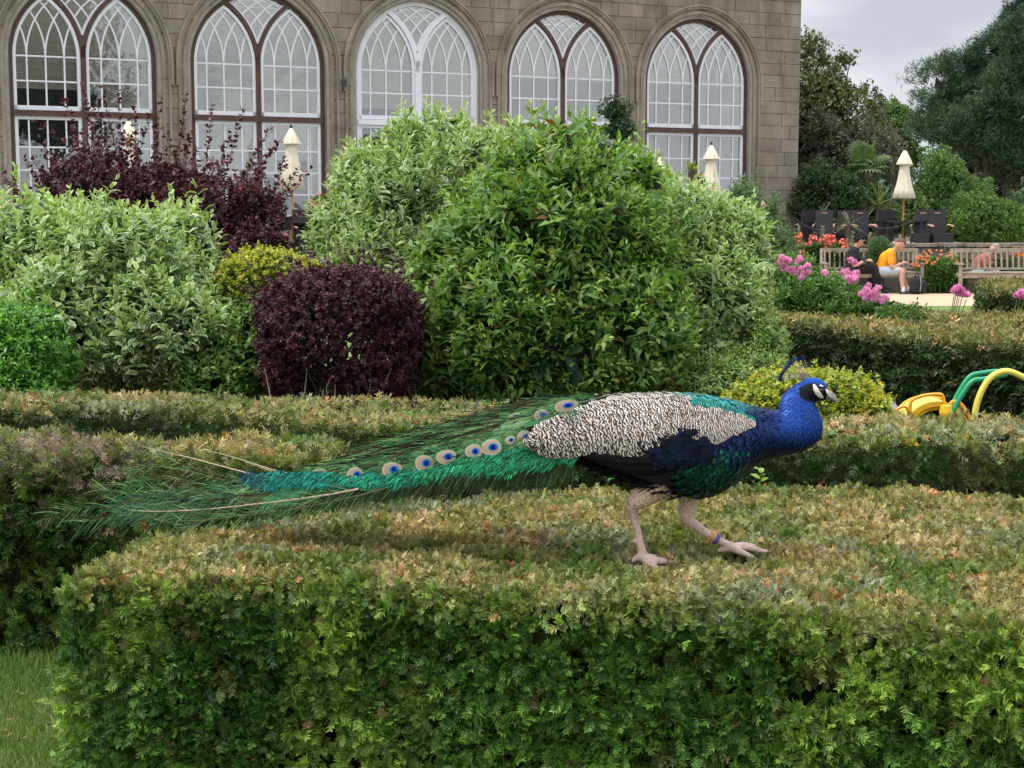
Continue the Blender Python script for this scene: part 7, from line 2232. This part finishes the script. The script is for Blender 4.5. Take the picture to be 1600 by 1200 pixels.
# hanging wisps below the train
n = 2300; x = rT.uniform(400, 905, n); y = np.interp(x, [400, 520, 620, 700, 780, 870, 905], [778, 772, 760, 747, 735, 722, 712]) + rT.uniform(-16, 6, n)
Yc = YP + np.clip((900 - x) / 700, 0, 1.2) * .30; D = TD(x); p = Pv(x, y, Yc - D * rT.uniform(-.9, 1.0, n))
lf = np.interp(x, [400, 600, 905], [1.0, .8, .30]); d = nrm(np.column_stack([-lf * rT.uniform(.5, 1.3, n), rT.normal(0, .12, n), -rT.uniform(.3, 1.0, n)]))
ci = rT.choice(6, n, p=np.array([.12, .06, .22, .30, .2, .1])); c = np.array(GRN)[ci] * rT.uniform(.6, 1.3, (n, 1))
rep_obj('hanging_barbs', [barb_arr(p, d, rT.uniform(.025, .10, n), rT.uniform(.0006, .0016, n), rT.uniform(.1, .7, n), np.array([.0, 0, 0]), c, nseg=5)], M['barb'], pk)

# eyespots, each on its own feather
SPOTS = [(555, 742, 15, 12.5, -12), (612, 733.5, 17, 12, -10), (663, 724, 16, 14, -10), (697, 714, 17, 12, -10), (740, 705.5, 14, 12.5, -8), (767, 699, 18, 13.5, -8), (819, 683, 13, 11, -12), (846, 648.5, 13, 9, -15), (884, 634, 20, 9.5, -12), (797, 688, 9, 7, -25), (803, 650, 11, 4, -20), (497, 741, 15, 9, -12)]
COLS = [((.08, .36, .16), 1.13, .0), ((.58, .47, .36), 1.05, .0010), ((.44, .34, .25), .84, .0016), ((.02, .22, .50), .50, .0024), ((.008, .012, .22), .34, .0032)]
for kx, (ex, ey, a_, b_, tilt) in enumerate(SPOTS):
    Yc = YP + max(0, min(1.2, (900 - ex) / 700)) * .30; D = float(TD(ex))
    topy = np.interp(-ex, -TOPL[:, 0], TOPL[:, 1]); boty = np.interp(-ex, -BOTL[:, 0], BOTL[:, 1]); sfr = np.clip((ey - topy) / (boty - topy), 0, 1)
    Ys = Yc - D * sqrt(max(1 - (1 - sfr) ** 2, .05)) - .018 - (.010 if ex < 800 else 0)
    if ex == 884: Ys = wing_pt(np.array([884.]), np.array([0.0]))[0][1] - .035
    # carrier feather
    st = [P(ex + 90 + 0, ey - 22, Ys + .02), P(ex + 50, ey - 12, Ys + .008), P(ex + 20, ey - 5, Ys + .003), P(ex - 12, ey + 2, Ys + .003)]
    mb = MB(); mb.tube(st, [.0010, .0009, .0008, .0005], 5, c=(.25, .22, .12)); tf = mb.build('train_feather', M['barb'], pk)
    r = np.random.default_rng(500 + kx); nb = 110; a = r.uniform(-2.7, 2.7, nb)
    base = P(ex, ey, Ys + .002); ca, sa = cos(radians(tilt)), sin(radians(tilt))
    ox = -np.cos(a) * a_ * .8; oy = np.sin(a) * b_ * .85; pos = Pv(ex + ox * ca - oy * sa, ey + ox * sa * -1 + oy * ca, Ys + .002)
    dd = nrm((pos - base) * np.array([1, 0, 1]) + np.array([-.012, -.002, -.004])); ci = r.choice(3, nb)
    rep_obj('eye_fringe', [barb_arr(pos, dd, r.uniform(.010, .026, nb), r.uniform(.0012, .0022, nb), np.full(nb, .5), np.array([-.2, 0, 0]), np.array(GRN)[ci] * r.uniform(.7, 1.3, (nb, 1)))], M['barb'], tf, kind=None)
    ns = 22; V = []; Fs = []; Cc = []
    mb = MB()
    for li, (colr, k_, lf_) in enumerate(COLS):
        off = (0, .0, .03, .22, .26)[li] * a_
        Vr = []
        for j in range(ns):
            an = 2 * pi * j / ns; rr = 1.0 + (.05 * sin(3 * an + kx) if li < 3 else 0)
            if li == 4 and abs(an - pi) > 2.55: rr = .62          # notch of the dark heart
            x_ = (cos(an) * a_ * k_ * rr + off) * .88; y_ = sin(an) * b_ * k_ * rr * .88
            Vr.append(P(ex + x_ * ca - y_ * sa * -1 * -1, ey - x_ * sa * -1 * -1 * 0 + (x_ * sin(radians(tilt)) * -1 * -1) * -1 * 0 + y_ * ca + x_ * sa, Ys - lf_ - .0006))
        cen = P(ex + off * ca, ey + off * sa, Ys - lf_ - .0016)
        cjit = np.array(colr) * r.uniform(.85, 1.15)
        mb.add(Vr + [cen], [(j, (j + 1) % ns, ns) for j in range(ns)], tuple(cjit))
        Vb = [v + np.array([0, .0012, 0]) for v in Vr]
        mb.add(Vr + Vb, [(j, j + ns, (j + 1) % ns + ns, (j + 1) % ns) for j in range(ns)], tuple(cjit * .8))
    es = mb.build('eyespot', M['plume_matt'], tf)
    if ex in (884,): es['label'] = 'uppermost bronze and blue eyespot on the back'

# loose long feathers at the end: bare cream quills with trailing barbs
LOOSE = [
 ([(470, 752, 3.95), (400, 742, 4.05), (300, 716, 4.2), (232, 700, 4.3), (208, 690, 4.34)], 2.0, .040, 22, .45, 'cream'),
 ([(480, 745, 4.0), (430, 735, 4.1), (370, 716, 4.25), (318, 702, 4.35)], 1.8, .018, 8, .6, 'cream'),
 ([(470, 748, 4.02), (430, 738, 4.1), (385, 722, 4.2)], 1.4, .014, 8, .7, 'cream'),
 ([(560, 764, 3.745), (500, 775, 3.765), (430, 784, 3.82), (330, 795, 3.90), (250, 799, 3.98), (200, 797, 4.06)], 2.6, .075, 60, .0, 'cream'),
 ([(600, 764, 3.74), (500, 788, 3.80), (400, 803, 3.86), (320, 812, 3.94), (240, 818, 4.02)], 1.5, .070, 56, .0, 'brown'),
 ([(520, 745, 4.0), (430, 762, 4.02), (340, 760, 4.1), (270, 748, 4.16), (210, 752, 4.2)], 1.2, .060, 44, .1, 'brown'),
 ([(520, 748, 3.98), (420, 772, 4.0), (300, 780, 4.08), (200, 772, 4.16), (155, 764, 4.2)], 1.1, .065, 48, .1, 'green'),
 ([(480, 755, 4.0), (380, 782, 4.02), (270, 795, 4.08), (180, 792, 4.14), (110, 796, 4.18), (70, 812, 4.2)], 1.1, .070, 50, .1, 'green'),
 ([(500, 760, 3.96), (400, 776, 4.0), (290, 772, 4.1), (220, 760, 4.16), (170, 758, 4.2)], 1.0, .055, 44, .1, 'green'),
 ([(450, 750, 4.04), (370, 752, 4.1), (290, 736, 4.18), (232, 728, 4.24), (205, 735, 4.26)], 1.0, .045, 36, .1, 'brown'),
 ([(480, 765, 3.92), (380, 792, 3.96), (280, 806, 4.02), (190, 806, 4.08), (130, 816, 4.12)], 1.1, .075, 52, .1, 'green'),
 ([(460, 758, 3.98), (360, 770, 4.04), (260, 770, 4.12), (190, 782, 4.16)], 1.0, .06, 44, .1, 'green'),
 ([(440, 752, 4.02), (350, 744, 4.1), (280, 724, 4.2), (250, 712, 4.24)], .9, .045, 30, .2, 'brown'),
 ([(560, 766, 3.82), (460, 790, 3.86), (370, 806, 3.92), (280, 822, 3.98)], 1.0, .06, 44, .1, 'green')]
for k, (pts, wd, bl, nb, df, kind_) in enumerate(LOOSE):
    q_ = cr(pts, 6); pp = np.array([P(x, y, Y) for x, y, Y in q_])
    shc = {'cream': (.62, .52, .38), 'brown': (.22, .15, .10), 'green': (.10, .12, .08)}[kind_]
    f_, A_ = train_feather(0, 0, 0, 0, -1, 700 + k, nb=nb, blen=bl, colw=(3, 3, 4, 3, 2, 1) if kind_ != 'cream' or k > 2 else (2, 3, 4, 3, 2, 1), shaftc=shc, pathpts=pp, bw=.0013, droop=.35, shr=wd * .00095, density_from=df, fray=.10)
    rep_obj('barb_fringe', [A_], M['barb'], f_, kind=None)
# curly green mass around the tail bend
n = 700; x = rT.uniform(190, 500, n); y = np.interp(x, [150, 250, 350, 470], [796, 792, 782, 766]) + rT.normal(0, 11, n) * np.interp(x, [150, 300, 470], [1, 1.2, .8])
p = Pv(x, y, np.interp(x, [150, 470], [4.14, 3.95]) + rT.normal(0, .02, n)); d = nrm(np.column_stack([-np.ones(n), rT.normal(0, .3, n), rT.normal(-.1, .35, n)]))
ci = rT.choice(6, n, p=np.array([.18, .10, .30, .18, .14, .10])); c = np.array(GRN)[ci] * rT.uniform(.8, 1.6, (n, 1)); tl = (rT.random(n) < .3); c[tl] = np.array([.05, .13, .13]) * rT.uniform(.6, 1.5, (tl.sum(), 1))
rep_obj('tail_end_barbs', [barb_arr(p, d, rT.uniform(.02, .075, n), rT.uniform(.0008, .0022, n), rT.uniform(-.5, .9, n), np.array([.0, 0, 0]), c, nseg=5)], M['barb'], pk)
# brown ragged eyespot at the tail end and the two teal tufts
mb = MB(); cE = P(232, 822, 3.98)
for j in range(40):
    a = rT.uniform(1.9, 4.6); l = rT.uniform(.012, .03); d = np.array([cos(a), -.1, sin(a) * .8]); s_ = np.array([-sin(a), 0, cos(a)]) * .0012
    mb.add([cE - s_, cE + s_, cE + d * l + s_ * .4, cE + d * l - s_ * .4], [(0, 1, 2, 3)], (.05, .035, .02) if j % 3 else (.35, .22, .06))
mb.build('tattered_eyespot', M['barb'], pk)
n = 130; x = 392 + rT.normal(0, 9, n); y = 748 + rT.normal(0, 6, n); p = Pv(x, y, 4.0 + rT.normal(0, .008, n)); d = nrm(np.column_stack([-np.ones(n) * .5, rT.normal(-.2, .3, n), rT.normal(.35, .5, n)]))
rep_obj('blue_tuft', [barb_arr(p, d, rT.uniform(.008, .02, n), rT.uniform(.002, .004, n), np.full(n, .2), np.array([0, 0, 0]), np.array([.03, .15, .22]) * rT.uniform(.5, 1.5, (n, 1)), nseg=3)], M['plume'], pk)
